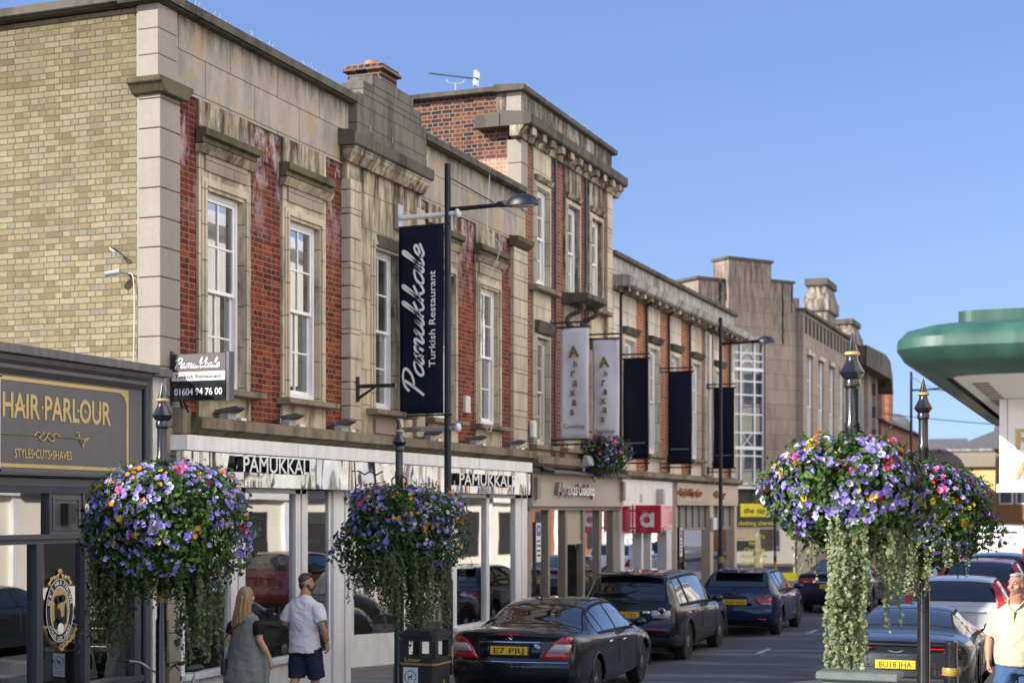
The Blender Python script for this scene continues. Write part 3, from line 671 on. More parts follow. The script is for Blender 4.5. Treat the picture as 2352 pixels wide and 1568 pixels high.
MB().tube([(-10.8, 16.63, 4.1), (-10.8, 16.7, 3.97)], .015).tube([(-10.75, 16.63, 4.1), (-10.76, 16.74, 3.97)], .015).build('stay', M['black_paint'], o)

# ================================================================ barber shop
bs = world_thing('barber_shop', 'single storey dark grey barber shop with gold lettered fascia beside the yellow brick flank', 'shop', (-11, 12, 0))
Y0 = 5.0
MB().box(-19, -10.98, Y0, 16.3, 4.3, 4.36).build('flat_roof', M['roof_felt'], bs)
MB().box(-19, -18.9, Y0, 16.3, 0, 4.3).box(-18.9, -11.1, Y0, Y0+.2, 0, 4.3).build('rear_wall', M['yellow_brick'], bs)
moulding(bs, 'roof_edge', Y0, 16.08, [(-11.1, 4.38), (-10.74, 4.39), (-10.72, 4.4), (-10.72, 4.49), (-11.1, 4.52)], M['lead'])
moulding(bs, 'roof_edge', 16.085, 16.46, [(-11.1, 4.37), (-10.8, 4.38), (-10.8, 4.47), (-11.1, 4.5)], M['lead'])
moulding(bs, 'cornice', Y0, 15.98, [(-11.1, 4.2), (-10.9, 4.2), (-10.84, 4.25), (-10.84, 4.29), (-10.78, 4.33), (-10.76, 4.38), (-11.1, 4.385)], M['grey_paint'])
MB().box(-11.1, -10.92, Y0, 15.98, 3.16, 4.2).build('fascia_board', M['grey_paint'], bs)
mb = MB(); mb.box(-10.921, -10.914, Y0, 15.7, 4.13, 4.17); mb.box(-10.921, -10.9135, 15.66, 15.7, 3.25, 4.13); mb.box(-10.921, -10.914, Y0, 15.7, 3.21, 3.25); mb.prism([(15.66, 4.13), (15.66, 4.0), (15.62, 4.08), (15.53, 4.13)], 'x', -10.921, -10.9132); mb.build('gold_border', M['gold'], bs)
text('fascia_lettering', 'HAIR PARLOUR', (-10.917, 14.40, 3.745), FACE, .265, M['gold'], bs, 1.9, .004, .018)
mb = MB()
for yy in (13.66, 13.79, 13.95, 14.1, 14.24, 14.47, 14.73, 14.86, 15.12, 15.22):
    mb.prism([(yy-.02, 3.87), (yy, 3.89), (yy+.02, 3.87), (yy, 3.85)], 'x', -10.918, -10.9105)
mb.build('lettering_points', M['gold'], bs)
text('fascia_lettering', 'STYLES\u2022CUTS\u2022SHAVES', (-10.917, 14.13, 3.315), FACE, .1, M['gold'], bs, .98, .004, .008)
mb = MB(); xg = -10.912
mb.tube([(xg, 12.8, 3.56), (xg, 14.68, 3.56)], .006, 5, flat=.4)
for yc, s in ((14.08, 1), (14.28, -1)):
    mb.tube(crom([(xg, yc-.12*s, 3.56), (xg, yc-.05*s, 3.6), (xg, yc, 3.565), (xg, yc-.03*s, 3.535), (xg, yc+.03*s, 3.51), (xg, yc+.1*s, 3.56), (xg, yc+.06*s, 3.6), (xg, yc+.02*s, 3.57)], 5), .007, 5)
mb.tube(crom([(xg, 14.68, 3.56), (xg, 14.75, 3.555), (xg, 14.8, 3.5), (xg, 14.82, 3.46), (xg, 14.84, 3.53), (xg, 14.92, 3.57), (xg, 14.8, 3.55), (xg, 14.72, 3.6), (xg, 14.71, 3.63), (xg, 14.75, 3.62), (xg, 14.74, 3.57)], 5), .007, 5)
mb.build('gold_scroll', M['gold'], bs)
moulding(bs, 'lower_cornice', Y0, 15.98, [(-11.1, 2.94), (-10.93, 2.94), (-10.92, 3.0), (-10.95, 3.02), (-10.95, 3.1), (-10.86, 3.13), (-10.86, 3.157), (-11.1, 3.157)], M['slate_paint'])
mb = MB(); mb.box(-11.06, -10.93, Y0, 15.98, 2.385, 2.49); mb.box(-11.06, -10.9, Y0, 15.98, 2.44, 2.47)
for a, b in ((12.5, 12.62), (14.26, 14.29), (14.86, 14.9), (15.86, 15.98)): mb.box(-11.05, -10.94, a, b, 2.49, 2.94)
mb.build('transom', M['slate_paint'], bs)
vp = MB().box(-11.03, -10.96, 14.29, 14.86, 2.49, 2.94).box(-10.96, -10.945, 14.33, 14.36, 2.53, 2.9).box(-10.96, -10.945, 14.79, 14.82, 2.53, 2.9).box(-10.96, -10.9451, 14.36, 14.79, 2.87, 2.9).box(-10.96, -10.9451, 14.36, 14.79, 2.53, 2.56).build('panel', M['grey_paint'], bs)
mb = MB(); mb.box(-10.96, -10.86, 14.48, 14.66, 2.6, 2.83)
for i in range(9): mb.box(-10.86, -10.852, 14.49, 14.65, 2.62+i*.022, 2.632+i*.022)
mb.build('vent', M['charcoal'], vp)
mb = MB()
for a, b in ((12.9, 13.02), (14.03, 14.14), (14.88, 14.98), (15.86, 15.98)): mb.box(-11.07, -10.93, a, b, .75, 2.385)
mb.box(-11.08, -10.88, Y0, 15.98, .7, .78); mb.box(-11.06, -10.95, Y0, 15.98, .12, .7); mb.build('shop_frame', M['slate_paint'], bs, bevel=.005)
for a, b in ((13.02, 14.03), (14.14, 14.88), (14.98, 15.86)): pane(bs, a, b, .78, 2.385, -11.0)
for a, b in ((12.62, 14.26), (14.9, 15.86)): pane(bs, a, b, 2.49, 2.94, -11.0, 'shop_glass', 'transom_light')
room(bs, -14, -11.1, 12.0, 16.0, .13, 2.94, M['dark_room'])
MB().tube([(-10.93, 16.085, .12), (-10.93, 16.085, 4.37)], .055, 10).build('downpipe', M['slate_paint'], bs, smooth=True)
# oval emblem on the middle window
em = MB(); yc, zc = 14.5, 1.64
def ovals(mb, r0, r1, x, n=40, mi=0, sq=1):
    for i in range(n):
        a, b = 2*math.pi*i/n, 2*math.pi*(i+1)/n
        P = lambda r, t: (x, yc+r[0]*math.cos(t), zc+r[1]*math.sin(t))
        if r0 is None: mb.add([(x, yc, zc), P(r1, a), P(r1, b)], [(0, 1, 2)], mi)
        else: mb.add([P(r0, a), P(r1, a), P(r1, b), P(r0, b)], [(0, 1, 2, 3)], mi)
ovals(em, (.165, .265), (.235, .345), -10.984, mi=0); ovals(em, None, (.165, .265), -10.984, mi=1); ovals(em, (.235, .345), (.243, .353), -10.984, mi=2); ovals(em, (.16, .26), (.168, .268), -10.983, mi=2)
for cy, cz, a, b, mi in ((-.04, .12, .075, .05, 0), (.04, .13, .06, .045, 0), (-.07, 0, .03, .13, 0), (-.02, -.07, .04, .1, 0), (.1, -.02, .025, .1, 0), (.06, -.12, .06, .05, 0), (-.06, -.15, .06, .06, 0), (.01, -.2, .055, .06, 2), (.01, -.2, .045, .05, 0)):
    em.add([(-10.982+(.001*mi), yc+cy+a*math.cos(t*.5236), zc+cz+b*math.sin(t*.5236)) for t in range(12)], [tuple(range(12))], mi)
for s in (-1, 1):
    em.tube(crom([(-10.98, yc+.0*s, zc-.46), (-10.98, yc+.09*s, zc-.39), (-10.98, yc+.2*s, zc-.33), (-10.98, yc+.27*s, zc-.2), (-10.98, yc+.22*s, zc-.16)], 5), [.012+.012*(i % 3) for i in range(21)], 6, 1, flat=.2)
    em.tube(crom([(-10.98, yc, zc+.46), (-10.98, yc+.05*s, zc+.37), (-10.98, yc+.14*s, zc+.36), (-10.98, yc+.2*s, zc+.28)], 5), [.01+.01*(i % 3) for i in range(16)], 6, 1, flat=.2)
def arc_text(mb, s, a0, a1, rx, rz, h, x, mi, inward=False):
    for i, chh in enumerate(s):
        if chh == ' ': continue
        cu = bpy.data.curves.new('c', 'FONT'); cu.body = chh; cu.resolution_u = 2; cu.offset = .02
        to = bpy.data.objects.new('c', cu); me = bpy.data.meshes.new_from_object(to)
        t = a0+(a1-a0)*i/(len(s)-1); rot = (t-math.pi/2) if not inward else (t+math.pi/2)
        k = h/.72; vs = []
        for v in me.vertices:
            u, q = (v.co.x-.3)*k*.8, v.co.y*k
            vs.append((x, yc+rx*math.cos(t)+u*math.cos(rot)-q*math.sin(rot), zc+rz*math.sin(t)+u*math.sin(rot)+q*math.cos(rot)))
        mb.add(vs, [tuple(p.vertices) for p in me.polygons], mi)
        bpy.data.objects.remove(to); bpy.data.meshes.remove(me)
arc_text(em, "NIK'S HAIR PARLOUR", R(165), R(15), .18, .285, .05, -10.981, 2)
arc_text(em, 'STYLES CUTS SHAVES', R(215), R(325), .225, .333, .04, -10.981, 2, True)
em.build('window_emblem', [M['ink'], M['gold'], M['white_letter']], bs, recalc=False)
# barber window display
o = world_thing('barber_pole', 'barber pole with a white globe standing in the barber window', 'barber pole', (-11.25, 15.1, .78))
MB().lathe([(.05, 0), (.055, .05), (.045, .07), (.045, .42), (.055, .44)], (-11.25, 15.08, .78)).build('striped_shaft', M['charcoal'], o, smooth=True)
MB().ell((-11.25, 15.08, 1.32), (.09, .09, .09)).build('globe', M['white_plastic'], o, smooth='all')
o = world_thing('picture_frame', 'white framed portrait leaning in the barber window', 'picture', (-11.2, 15.25, .8))
fr = MB().prism([(-11.12, .8), (-11.1, .8), (-11.18, 1.17), (-11.2, 1.17)], 'y', 15.13, 15.36).build('frame', M['white_plastic'], o)
MB().prism([(-11.11, .82), (-11.095, .82), (-11.172, 1.15), (-11.182, 1.15)], 'y', 15.15, 15.34).build('print', plain('pale_green_print', (.35, .55, .47), .5, var=.05), fr)
MB().ell((-11.13, 15.25, 1.0), (.01, .045, .09)).ell((-11.125, 15.26, .9), (.01, .03, .07)).build('portrait', M['ink'], fr)
o = MB().prism([(-11.1, 1.09), (-11.09, 1.09), (-11.09, 1.24), (-11.1, 1.24)], 'y', 14.38, 14.56).build('window_card', plain('blue_card', (.1, .3, .42), .5, var=.3, vscale=20)); tag(o, 'small blue card in the window below the oval emblem', 'card')
o = MB().lathe([(.15, 0), (.16, .02), (.16, .03), (.0, .03)], (0, 0, 0), 24).xf(Matrix.Translation((-11.6, 15.35, 1.6)) @ Matrix.Rotation(R(90), 4, 'Y')).build('round_sign', M['taupe_dark']); tag(o, 'round dark sign hanging behind the right barber window', 'sign')
o = MB().box(-11.5, -11.4, 14.16, 14.9, .8, 1.06).build('radiator', M['plastic_grey']); tag(o, 'low grey radiator behind the middle barber window', 'radiator')
# narrow banner at the very edge of the picture
o = world_thing('street_banner', 'white and blue vertical banner in front of the barber fascia', 'banner', (-10.2, 12.3, 3.6))
bn = MB().box(-10.6, -10.02, 12.3, 12.315, 3.16, 4.03).build('banner_cloth', M['banner_white'], o); MB().box(-10.6, -10.07, 12.296, 12.3, 3.4, 3.75).build('blue_panel', plain('blue_print', (.02, .2, .5), .6), bn)
MB().tube([(-10.96, 12.31, 4.05), (-10.0, 12.31, 4.05)], .015).tube([(-10.96, 12.31, 3.14), (-10.0, 12.31, 3.14)], .015).build('banner_rail', M['black_paint'], o)
# ================================================================ three storey building in the middle
b2 = world_thing('cookshop_building', 'tall three storey red brick building with heavy stone cornice above the taupe shopfront', 'building', (-11, 32, 0))
MB().box(-20, -11.5, 29.62, 34.95, 3.6, 10.9).build('inner_wall', M['dark_room'], b2)
mb = MB(); mb.box(-24, -11.25, 29.02, 29.6, 8.6, 11.04); mb.build('side_wall', M['mixed_brick'], b2)
MB().box(-12.9, -11.24, 29.008, 29.03, 8.9, 9.75).build('rebuilt_brickwork', brick('salmon_brick', 'y', [(0, (.34, .16, .10)), (.4, (.46, .24, .16)), (.7, (.5, .3, .22)), (1, (.40, .13, .07))], (.5, .42, .34), bw=.16, bh=.085), b2)
MB().box(-20, -11.4, 35.01, 35.3, 8.6, 11.0).build('side_wall', M['mixed_brick'], b2)
quoins(b2, 28.985, 29.33, 8.7, 10.1, .46, -11.27, -10.955, M['stone_flank'], 'quoin_strip'); quoins(b2, 34.62, 35.02, 3.75, 10.1, .46, -11.4, -10.955, M['stone'], 'quoin_strip')
for a, b in ((29.335, 29.74), (30.82, 31.64), (32.78, 33.27), (34.40, 34.62)): MB().box(-11.46, -11.02, a, b, 3.5, 10.25).build('brick_wall', M['old_brick'], b2)
for yc in (30.26, 32.2, 33.84):
    hw, oh = .52, .37
    mb = MB()
    mb.box(-11.46, -10.98, yc-hw, yc-oh, 3.5, 10.25); mb.box(-11.46, -10.98, yc+oh, yc+hw, 3.5, 10.25)
    for a, b in ((9.3, 10.25), (6.28, 7.3), (3.5, 4.02)): mb.box(-11.46, -10.982, yc-oh, yc+oh, a, b)
    mb.build('stone_surround', M['stone_warm'] if yc > 30.5 else M['stone'], b2)
    architrave(b2, yc, oh, 7.4, 9.3, M['stone'], .12); architrave(b2, yc, oh, 4.1, 6.26, M['stone'], .09)
    moulding(b2, 'lintel', yc-oh-.1, yc+oh+.1, [(-11, 6.36), (-10.9, 6.37), (-10.84, 6.6), (-11, 6.62)], M['stone_dark'])
    moulding(b2, 'frieze_moulding', yc-.5, yc+.5, [(-11, 9.45), (-10.93, 9.46), (-10.88, 9.55), (-11, 9.57)], M['stone_warm'])
    sash(b2, yc-.36, yc+.36, 7.38, 9.3, curtain='gap'); sash(b2, yc-.36, yc+.36, 4.1, 6.26, curtain='gap', fm='cream_paint')
    sill(b2, yc, .7, 3.98, M['stone_ledge'], .16, .12)
    if yc < 31 or yc > 33: sill(b2, yc, .72, 7.2, M['stone_ledge'], .2, .12)
bal = MB().prism([(-11, 7.16), (-10.6, 7.18), (-10.45, 7.24), (-10.42, 7.26), (-10.42, 7.36), (-11, 7.4)], 'y', 31.55, 32.9).build('balcony_slab', M['stone_dark'], b2)
for yy in (31.72, 32.72):
    MB().tube(crom([(-10.95, yy, 6.6), (-10.88, yy, 6.62), (-10.86, yy, 6.7), (-10.93, yy, 6.74), (-10.9, yy, 6.9), (-10.66, yy, 7.0), (-10.58, yy, 7.1), (-10.68, yy, 7.14)], 5), .05, 6).build('scroll_bracket', M['stone_dark'], bal)
moulding(b2, 'cornice', 28.7, 35.4, [(-11.1, 10.1), (-10.92, 10.1), (-10.88, 10.2), (-10.82, 10.26), (-10.78, 10.3), (-11.1, 10.31)], M['stone_warm'])
MB().box(-11.85, -11.32, 28.7, 29.02, 10.314, 10.57).build('cornice_return', M['stone_dark'], b2)
moulding(b2, 'cornice', 28.7, 35.25, [(-11.3, 10.312), (-10.7, 10.312), (-10.66, 10.34), (-10.66, 10.52), (-10.72, 10.56), (-11.3, 10.62)], M['stone_dark'])
for i in range(11): MB().box(-10.9, -10.72, 29.0+i*.58, 29.22+i*.58, 10.17, 10.305).build('modillion', M['stone_warm'], b2)
MB().box(-11.5, -10.97, 29.0, 34.99, 10.6, 11.04).build('parapet', M['stone_frieze'], b2); MB().box(-11.28, -10.968, 28.99, 29.0, 10.62, 11.03).build('parapet_end', M['stone_flank'], b2)
mb = MB(); mb.prism([(28.9, 11.04), (28.86, 11.06), (28.86, 11.15), (29.7, 11.19), (29.7, 11.04)], 'x', -24, -11.5); mb.prism([(-11.5, 11.042), (-10.9, 11.042), (-10.86, 11.06), (-10.86, 11.15), (-11.5, 11.19)], 'y', 28.86, 35.1); mb.build('coping', M['stone_dark'], b2)
MB().box(-20, -11.5, 29.6, 34.9, 10.9, 10.95).build('roof', M['roof_felt'], b2)
for yy, z1 in ((31.0, 10.15), (33.02, 10.15)): MB().tube([(-10.96, yy, 3.7), (-10.96, yy, z1)], .03, 8).tube(crom([(-10.96, yy, z1), (-10.92, yy, z1+.08), (-10.86, yy, z1+.12)], 4), .03, 8).build('drainpipe', M['black_paint'], b2, smooth=True)
moulding(b2, 'ledge', 29.3, 35.05, [(-11.05, 3.62), (-10.8, 3.64), (-10.72, 3.7), (-10.72, 3.84), (-11.05, 3.9)], M['stone_ledge'])
MB().box(-11.0, -10.86, 29.3, 29.5, 3.0, 3.62).build('pilaster_foot', M['stone_dark'], b2)
spikes(b2, [(29.3, 35, -10.95, 11.18, 16), (29, 35.5, -10.6, 10.58, 12), (31.6, 32.8, -10.5, 7.38, 8)], 5)
# shopfront
MB().prism([(-11.05, 3.5), (-10.62, 3.5), (-10.6, 3.53), (-11.05, 3.66)], 'y', 29.3, 35.45).build('shop_cornice', plain('weathered_lead_purple', (.2, .17, .2), .6, var=.4, vscale=2), b2)
MB().box(-11.05, -10.83, 29.3, 35.45, 2.84, 3.5).build('fascia', M['taupe'], b2)
text('fascia_letters', 'Abraxas', (-10.8, 31.15, 3.08), FACE, .27, M['chrome'], b2, 1.25, .07, .01, side=M['taupe_dark'])
text('fascia_letters', 'Cookshop', (-10.8, 32.4, 3.08), FACE, .25, M['chrome'], b2, 1.1, .07, .01, side=M['taupe_dark'])
for yy in (29.42, 35.25): MB().box(-10.83, -10.74, yy-.09, yy+.09, 2.98, 3.42).build('fascia_block', M['taupe_dark'], b2)
MB().box(-11.1, -10.9, 29.3, 35.45, 2.76, 2.838).build('shop_head', M['taupe_dark'], b2)
for a, b in ((29.3, 29.5), (30.5, 30.62), (31.6, 31.72), (32.78, 32.92), (33.95, 34.08), (35.0, 35.45)): MB().box(-11.1, -10.94, a, b, .12, 2.76).build('shop_post', M['taupe_dark'], b2, bevel=.01)
for a, b in ((29.5, 30.5), (30.62, 31.6), (32.92, 33.95), (34.08, 35.0)):
    pane(b2, a, b, .55, 2.76, -11.03); MB().box(-11.06, -10.95, a, b, .12, .55).build('stallriser', M['taupe'], b2)
MB().box(-11.15, -11.0, 31.72, 32.78, 2.1, 2.76).box(-11.1, -10.98, 31.72, 32.78, 2.02, 2.1).build('over_door_panel', M['taupe'], b2)
d2 = MB().box(-11.9, -11.85, 31.72, 31.95, .12, 2.02).box(-11.88, -11.82, 32.5, 32.78, .12, 2.02).build('door', M['taupe_dark'], b2)
OFF[d2.name] = OFF[b2.name]; MB().tube([(-11.78, 32.62, .9), (-11.78, 32.62, 1.7)], .02, 6).build('door_handle', M['gold_band'], d2)
room(b2, -15, -11.2, 29.55, 34.95, .13, 2.76, M['grey_room'])
MB().box(-12.2, -11.6, 30.7, 31.5, 1.75, 1.8).build('display_shelf', M['floor_wood'], b2); MB().box(-12.2, -11.6, 29.6, 30.4, 1.0, 1.05).build('display_shelf', M['floor_wood'], b2)
bt = MB()
for i in range(9): bt.add([(-11.3, 33.0+i*.22, 2.25-.12*math.sin(i*.8)), (-11.3, 33.2+i*.22, 2.25-.12*math.sin((i+.9)*.8)), (-11.3, 33.1+i*.22, 1.98-.12*math.sin((i+.45)*.8))], [(0, 1, 2)])
bt.build('bunting', M['white_letter'], b2, recalc=False)
o = world_thing('spot_light', 'grey floodlight tilted up on the ledge above the taupe cookshop fascia', 'floodlight', (-10.6, 32.0, 3.66))
MB().prism([(-10.75, 3.66), (-10.5, 3.72), (-10.56, 3.92), (-10.66, 3.94)], 'y', 31.95, 32.25).build('lamp_housing', M['plastic_grey'], o, bevel=.02); MB().tube([(-10.7, 32.1, 3.6), (-10.7, 32.1, 3.72)], .02, 6).build('bracket', M['steel'], o)
o = world_thing('ledge_camera', 'black bullet camera at the joint of the white and taupe fascias', 'security camera', (-10.6, 29.4, 3.55))
MB().tube([(-10.62, 29.25, 3.58), (-10.5, 29.55, 3.55)], .055, 10).build('camera_body', M['plastic_black'], o, smooth=True); MB().tube([(-10.75, 29.4, 3.6), (-10.6, 29.4, 3.58)], .025, 6).build('mount', M['plastic_black'], o)
o = world_thing('alarm_bell_box', 'small white alarm box on the stone pilaster beside the lower cookshop window', 'alarm box', (-10.9, 29.45, 4.4))
MB().box(-10.96, -10.84, 29.4, 29.56, 4.2, 4.55).build('box', M['white_plastic'], o, bevel=.03); MB().box(-10.95, -10.86, 29.42, 29.54, 4.15, 4.2).build('strobe', M['teal'], o)
# television aerial
o = world_thing('television_aerial', 'television aerial on the flat roof of the tall brick building', 'aerial', (-13.36, 31.3, 10.95))
MB().tube([(-13.36, 31.3, 10.95), (-13.36, 31.3, 12.02)], .02, 6).tube(crom([(-13.55, 31.24, 12.1), (-13.5, 31.25, 12.02), (-13.36, 31.3, 12.0), (-13.22, 31.35, 12.02), (-13.18, 31.36, 12.1)], 4), .012, 5).build('mast', M['plastic_grey'], o)
bm_ = MB().tube([(-13.9, 31.1, 12.23), (-12.9, 31.47, 12.1)], .013, 6)
for i in range(16):
    t = i/16; p = Vector((-13.9+t, 31.1+.37*t, 12.23-.13*t)); bm_.tube([p+Vector((.03, -.09, 0)), p-Vector((.03, -.09, 0))], .006, 4)
bm_.build('boom', M['slate_paint'], o); MB().box(-12.95, -12.9, 31.35, 31.55, 12.12, 12.26).box(-12.97, -12.92, 31.35, 31.55, 11.95, 12.08).build('reflector', M['white_plastic'], o)

# ================================================================ two storey building with the white window surrounds
b3 = world_thing('long_brick_building', 'two storey red brick building with grey parapet and pale window surrounds above two shops', 'building', (-11, 41, 0))
MB().box(-20, -11.5, 35.3, 47.3, 3.5, 8.5).build('inner_wall', M['dark_room'], b3)
MB().box(-20, -11.3, 47.31, 47.6, 0, 8.7).build('side_wall', M['mixed_brick'], b3)
quoins(b3, 35.05, 35.5, 3.74, 7.9, .42, -11.4, -10.95, M['stone_white'], 'quoin_strip'); quoins(b3, 43.88, 44.38, 3.74, 7.9, .42, -11.4, -10.95, M['stone_white'], 'quoin_strip'); quoins(b3, 47.2, 47.6, 3.74, 7.9, .42, -11.4, -10.95, M['stone_white'], 'quoin_strip')
for a, b in ((35.5, 35.8), (37.02, 37.95), (39.15, 40.03), (41.3, 42.26), (43.52, 43.88), (44.38, 44.92), (46.14, 47.2)): MB().box(-11.46, -11.02, a, b, 3.5, 7.92).build('brick_wall', M['orange_brick'], b3)
for yc in (36.41, 38.55, 40.66, 42.89, 45.53):
    stone_bay(b3, yc, .61, .42, 3.5, 4.08, 6.84, 7.92, M['stone_white']); architrave(b3, yc, .42, 4.2, 6.84, M['stone_white'], .11)
    moulding(b3, 'lintel', yc-.56, yc+.56, [(-11, 6.98), (-10.9, 7.0), (-10.82, 7.14), (-11, 7.16)], M['stone_dark'])
    sash(b3, yc-.41, yc+.41, 4.2, 6.84, rows=(2, 2), curtain='gap'); sill(b3, yc, .7, 4.08, M['stone_ledge'], .16, .11)
moulding(b3, 'cornice', 35.0, 47.7, [(-11.05, 7.9), (-10.92, 7.92), (-10.84, 7.98), (-11.05, 8.0)], M['stone_warm'])
moulding(b3, 'cornice', 35.05, 47.95, [(-11.3, 8.0), (-10.62, 8.0), (-10.56, 8.04), (-10.5, 8.2), (-10.6, 8.25), (-11.3, 8.3)], M['stone_grey'])
for i in range(19): MB().box(-10.9, -10.66, 35.3+i*.66, 35.5+i*.66, 7.9, 7.998).build('modillion', M['stone_warm'], b3)
MB().box(-11.5, -10.98, 35.02, 47.6, 8.28, 8.72).build('parapet', M['stone_grey'], b3)
moulding(b3, 'coping', 35.04, 47.75, [(-11.5, 8.722), (-10.92, 8.722), (-10.88, 8.74), (-10.88, 8.83), (-11.5, 8.87)], M['stone_dark'])
MB().box(-20, -11.5, 35.3, 47.6, 8.5, 8.56).build('roof', M['roof_felt'], b3)
for yy in (35.66, 37.86, 39.95, 42.12, 46.9): MB().tube([(-10.95, yy, 3.75), (-10.95, yy, 7.8)]+[tuple(q) for q in crom([(-10.95, yy, 7.84), (-10.9, yy, 7.92), (-10.78, yy, 7.95)], 4)], .034, 7).build('drainpipe', M['black_paint'], b3, smooth=True)
MB().tube([(-10.9, 44.13, 3.75), (-10.9, 44.13, 7.8)], .06, 8).build('drainpipe', M['white_plastic'], b3, smooth=True)
moulding(b3, 'ledge', 35.46, 47.7, [(-11.05, 3.5), (-10.85, 3.52), (-10.72, 3.58), (-10.72, 3.68), (-11.05, 3.74)], M['stone_ledge'])
# first shop: white fascia, red box sign
sh = MB().box(-11.05, -10.88, 35.46, 40.0, 2.2, 3.5).build('fascia', M['white_paint'], b3)
for a, b in ((35.46, 35.76), (37.2, 37.36), (37.98, 38.12), (39.5, 40.0)): MB().box(-11.2, -10.9, a, b, .12, 2.2).build('shop_post', M['white_paint'], b3)
for a, b in ((35.76, 37.2), (37.36, 37.98), (38.12, 39.5)): pane(b3, a, b, .3, 2.2, -11.02); MB().box(-11.14, -11.0, a, b, .12, .3).build('stallriser', M['white_paint'], b3)
room(b3, -14, -11.2, 35.6, 39.9, .13, 2.2, M['grey_room'])
for y, c in ((36.2, (.45, .4, .48)), (36.75, (.4, .36, .42)), (37.6, (.7, .05, .18)), (38.9, (.6, .05, .05))):
    MB().lathe([(.0, .2), (.16, .22), (.14, .7), (.2, 1.1), (.2, 1.45), (.07, 1.52), (.06, 1.6)], (-11.7, y, .3), 12).build('display_clothes', plain('display_cloth', c, .8), b3, smooth=True)
MB().box(-10.9, -10.86, 37.0, 37.15, 2.95, 3.15).box(-10.95, -10.7, 38.45, 38.62, 2.9, 3.3).build('vent_cowl', M['steel'], b3)
rs = MB().box(-10.88, -10.72, 35.5, 39.4, 2.26, 2.86).build('sign_box', M['red_sign'], b3, bevel=.01); OFF[rs.name] = OFF[b3.name]
text('sign_lettering', 'a', (-10.715, 37.5, 2.4), FACE, .26, M['white_letter'], rs, .3, .004, .03); text('sign_lettering', 'hospice', (-10.715, 38.9, 2.32), FACE, .08, M['white_letter'], rs, .5, .004, .01)
o = world_thing('red_projecting_sign', 'red projecting sign with a large white letter a', 'shop sign', (-10.5, 35.7, 2.5))
sg = MB().box(-10.6, -9.98, 35.66, 35.76, 2.22, 2.88).build('sign_board', M['red_sign'], o, bevel=.01); OFF[sg.name] = OFF[o.name]
mb = MB(); xc_, zc_ = -10.32, 2.53
for i in range(28):
    a, b = 2*math.pi*i/28, 2*math.pi*(i+1)/28
    mb.add([(xc_+.08*math.cos(a), 35.655, zc_+.08*math.sin(a)), (xc_+.17*math.cos(a), 35.655, zc_+.17*math.sin(a)), (xc_+.17*math.cos(b), 35.655, zc_+.17*math.sin(b)), (xc_+.08*math.cos(b), 35.655, zc_+.08*math.sin(b))], [(0, 1, 2, 3)])
mb.box(xc_+.1, xc_+.18, 35.654, 35.656, zc_-.17, zc_+.17); mb.build('letter_a', M['white_letter'], sg, recalc=False)
mb = MB()
for i in range(4): mb.add([(xc_-.17+i*.055, 35.6535, zc_-.02+.04*i-.06), (xc_-.155+i*.055, 35.6535, zc_-.02+.04*i-.06), (xc_-.06+i*.05, 35.6535, zc_+.17), (xc_-.075+i*.05, 35.6535, zc_+.17)], [(0, 1, 2, 3)])
mb.build('letter_stripes', M['red_sign'], sg, recalc=False)
MB().tube([(-10.68, 35.71, 2.2), (-10.68, 35.71, 2.9)], .015).tube([(-10.95, 35.71, 2.75), (-10.6, 35.71, 2.75)], .02).tube([(-10.95, 35.71, 2.34), (-10.6, 35.71, 2.34)], .02).build('sign_bracket', M['black_paint'], o)
# second shop: beige fascia
MB().box(-11.05, -10.86, 40.45, 47.6, 2.9, 3.5).build('fascia', M['beige'], b3); MB().box(-11.1, -10.9, 40.0, 40.45, .12, 3.5).build('shop_pilaster', M['stone_brown'], b3)
MB().box(-10.86, -10.845, 40.6, 43.3, 2.98, 3.0).box(-10.86, -10.845, 44.7, 46.8, 2.98, 3.0).build('fascia_moulding', M['taupe'], b3)
text('fascia_letters', '\u2022Irish Martin\u2022', (-10.84, 41.7, 3.14), FACE, .22, M['red_letter'], b3, 2.5, .04, .012, side=M['red_letter'])
text('fascia_letters', '\u2022Barry\u2022', (-10.84, 45.1, 3.14), FACE, .2, M['red_letter'], b3, 1.4, .04, .012, side=M['red_letter'])
for a, b in ((40.45, 40.55), (44.2, 44.6), (47.3, 47.6)): MB().box(-11.2, -10.9, a, b, .12, 2.9).build('shop_post', M['beige'], b3)
for a, b, n in ((40.55, 44.2, 5), (44.6, 47.3, 3)):
    MB().box(-11.12, -11.0, a, b, 2.2, 2.27).build('transom', M['taupe_dark'], b3)
    for i in range(n+1): MB().box(-11.1, -11.0, a+(b-a-.06)*i/n, a+(b-a-.06)*i/n+.06, 2.27, 2.9).build('clerestory_bar', M['taupe_dark'], b3)
    pane(b3, a, b, 2.27, 2.9, -11.06, 'frost', 'clerestory_light'); pane(b3, a, b, .5, 2.2, -11.03); MB().box(-11.15, -11.0, a, b, .12, .5).build('stallriser', M['beige'], b3)
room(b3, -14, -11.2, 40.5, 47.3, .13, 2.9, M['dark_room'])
rnd = random.Random(3)
for i in range(16):
    y = rnd.uniform(40.9, 47.0); z = rnd.uniform(.6, 1.7); c = rnd.choice([(.05, .12, .35), (.4, .03, .03), (.08, .2, .4), (.4, .4, .42), (.03, .03, .04)])
    MB().box(-11.6, -11.5, y, y+rnd.uniform(.1, .4), z, z+rnd.uniform(.2, .5)).build('hanging_stock', plain('stock', c, .7), b3)
wp = MB().box(-11.05, -11.045, 40.62, 41.4, .6, 2.15).build('window_poster', M['frost_pale'], b3); OFF[wp.name] = OFF[b3.name]
for i in range(5): MB().box(-11.045, -11.041, 40.7, 41.3, 1.0+i*.2, 1.06+i*.2).build('poster_line', M['red_letter'] if i == 3 else M['charcoal'], wp)
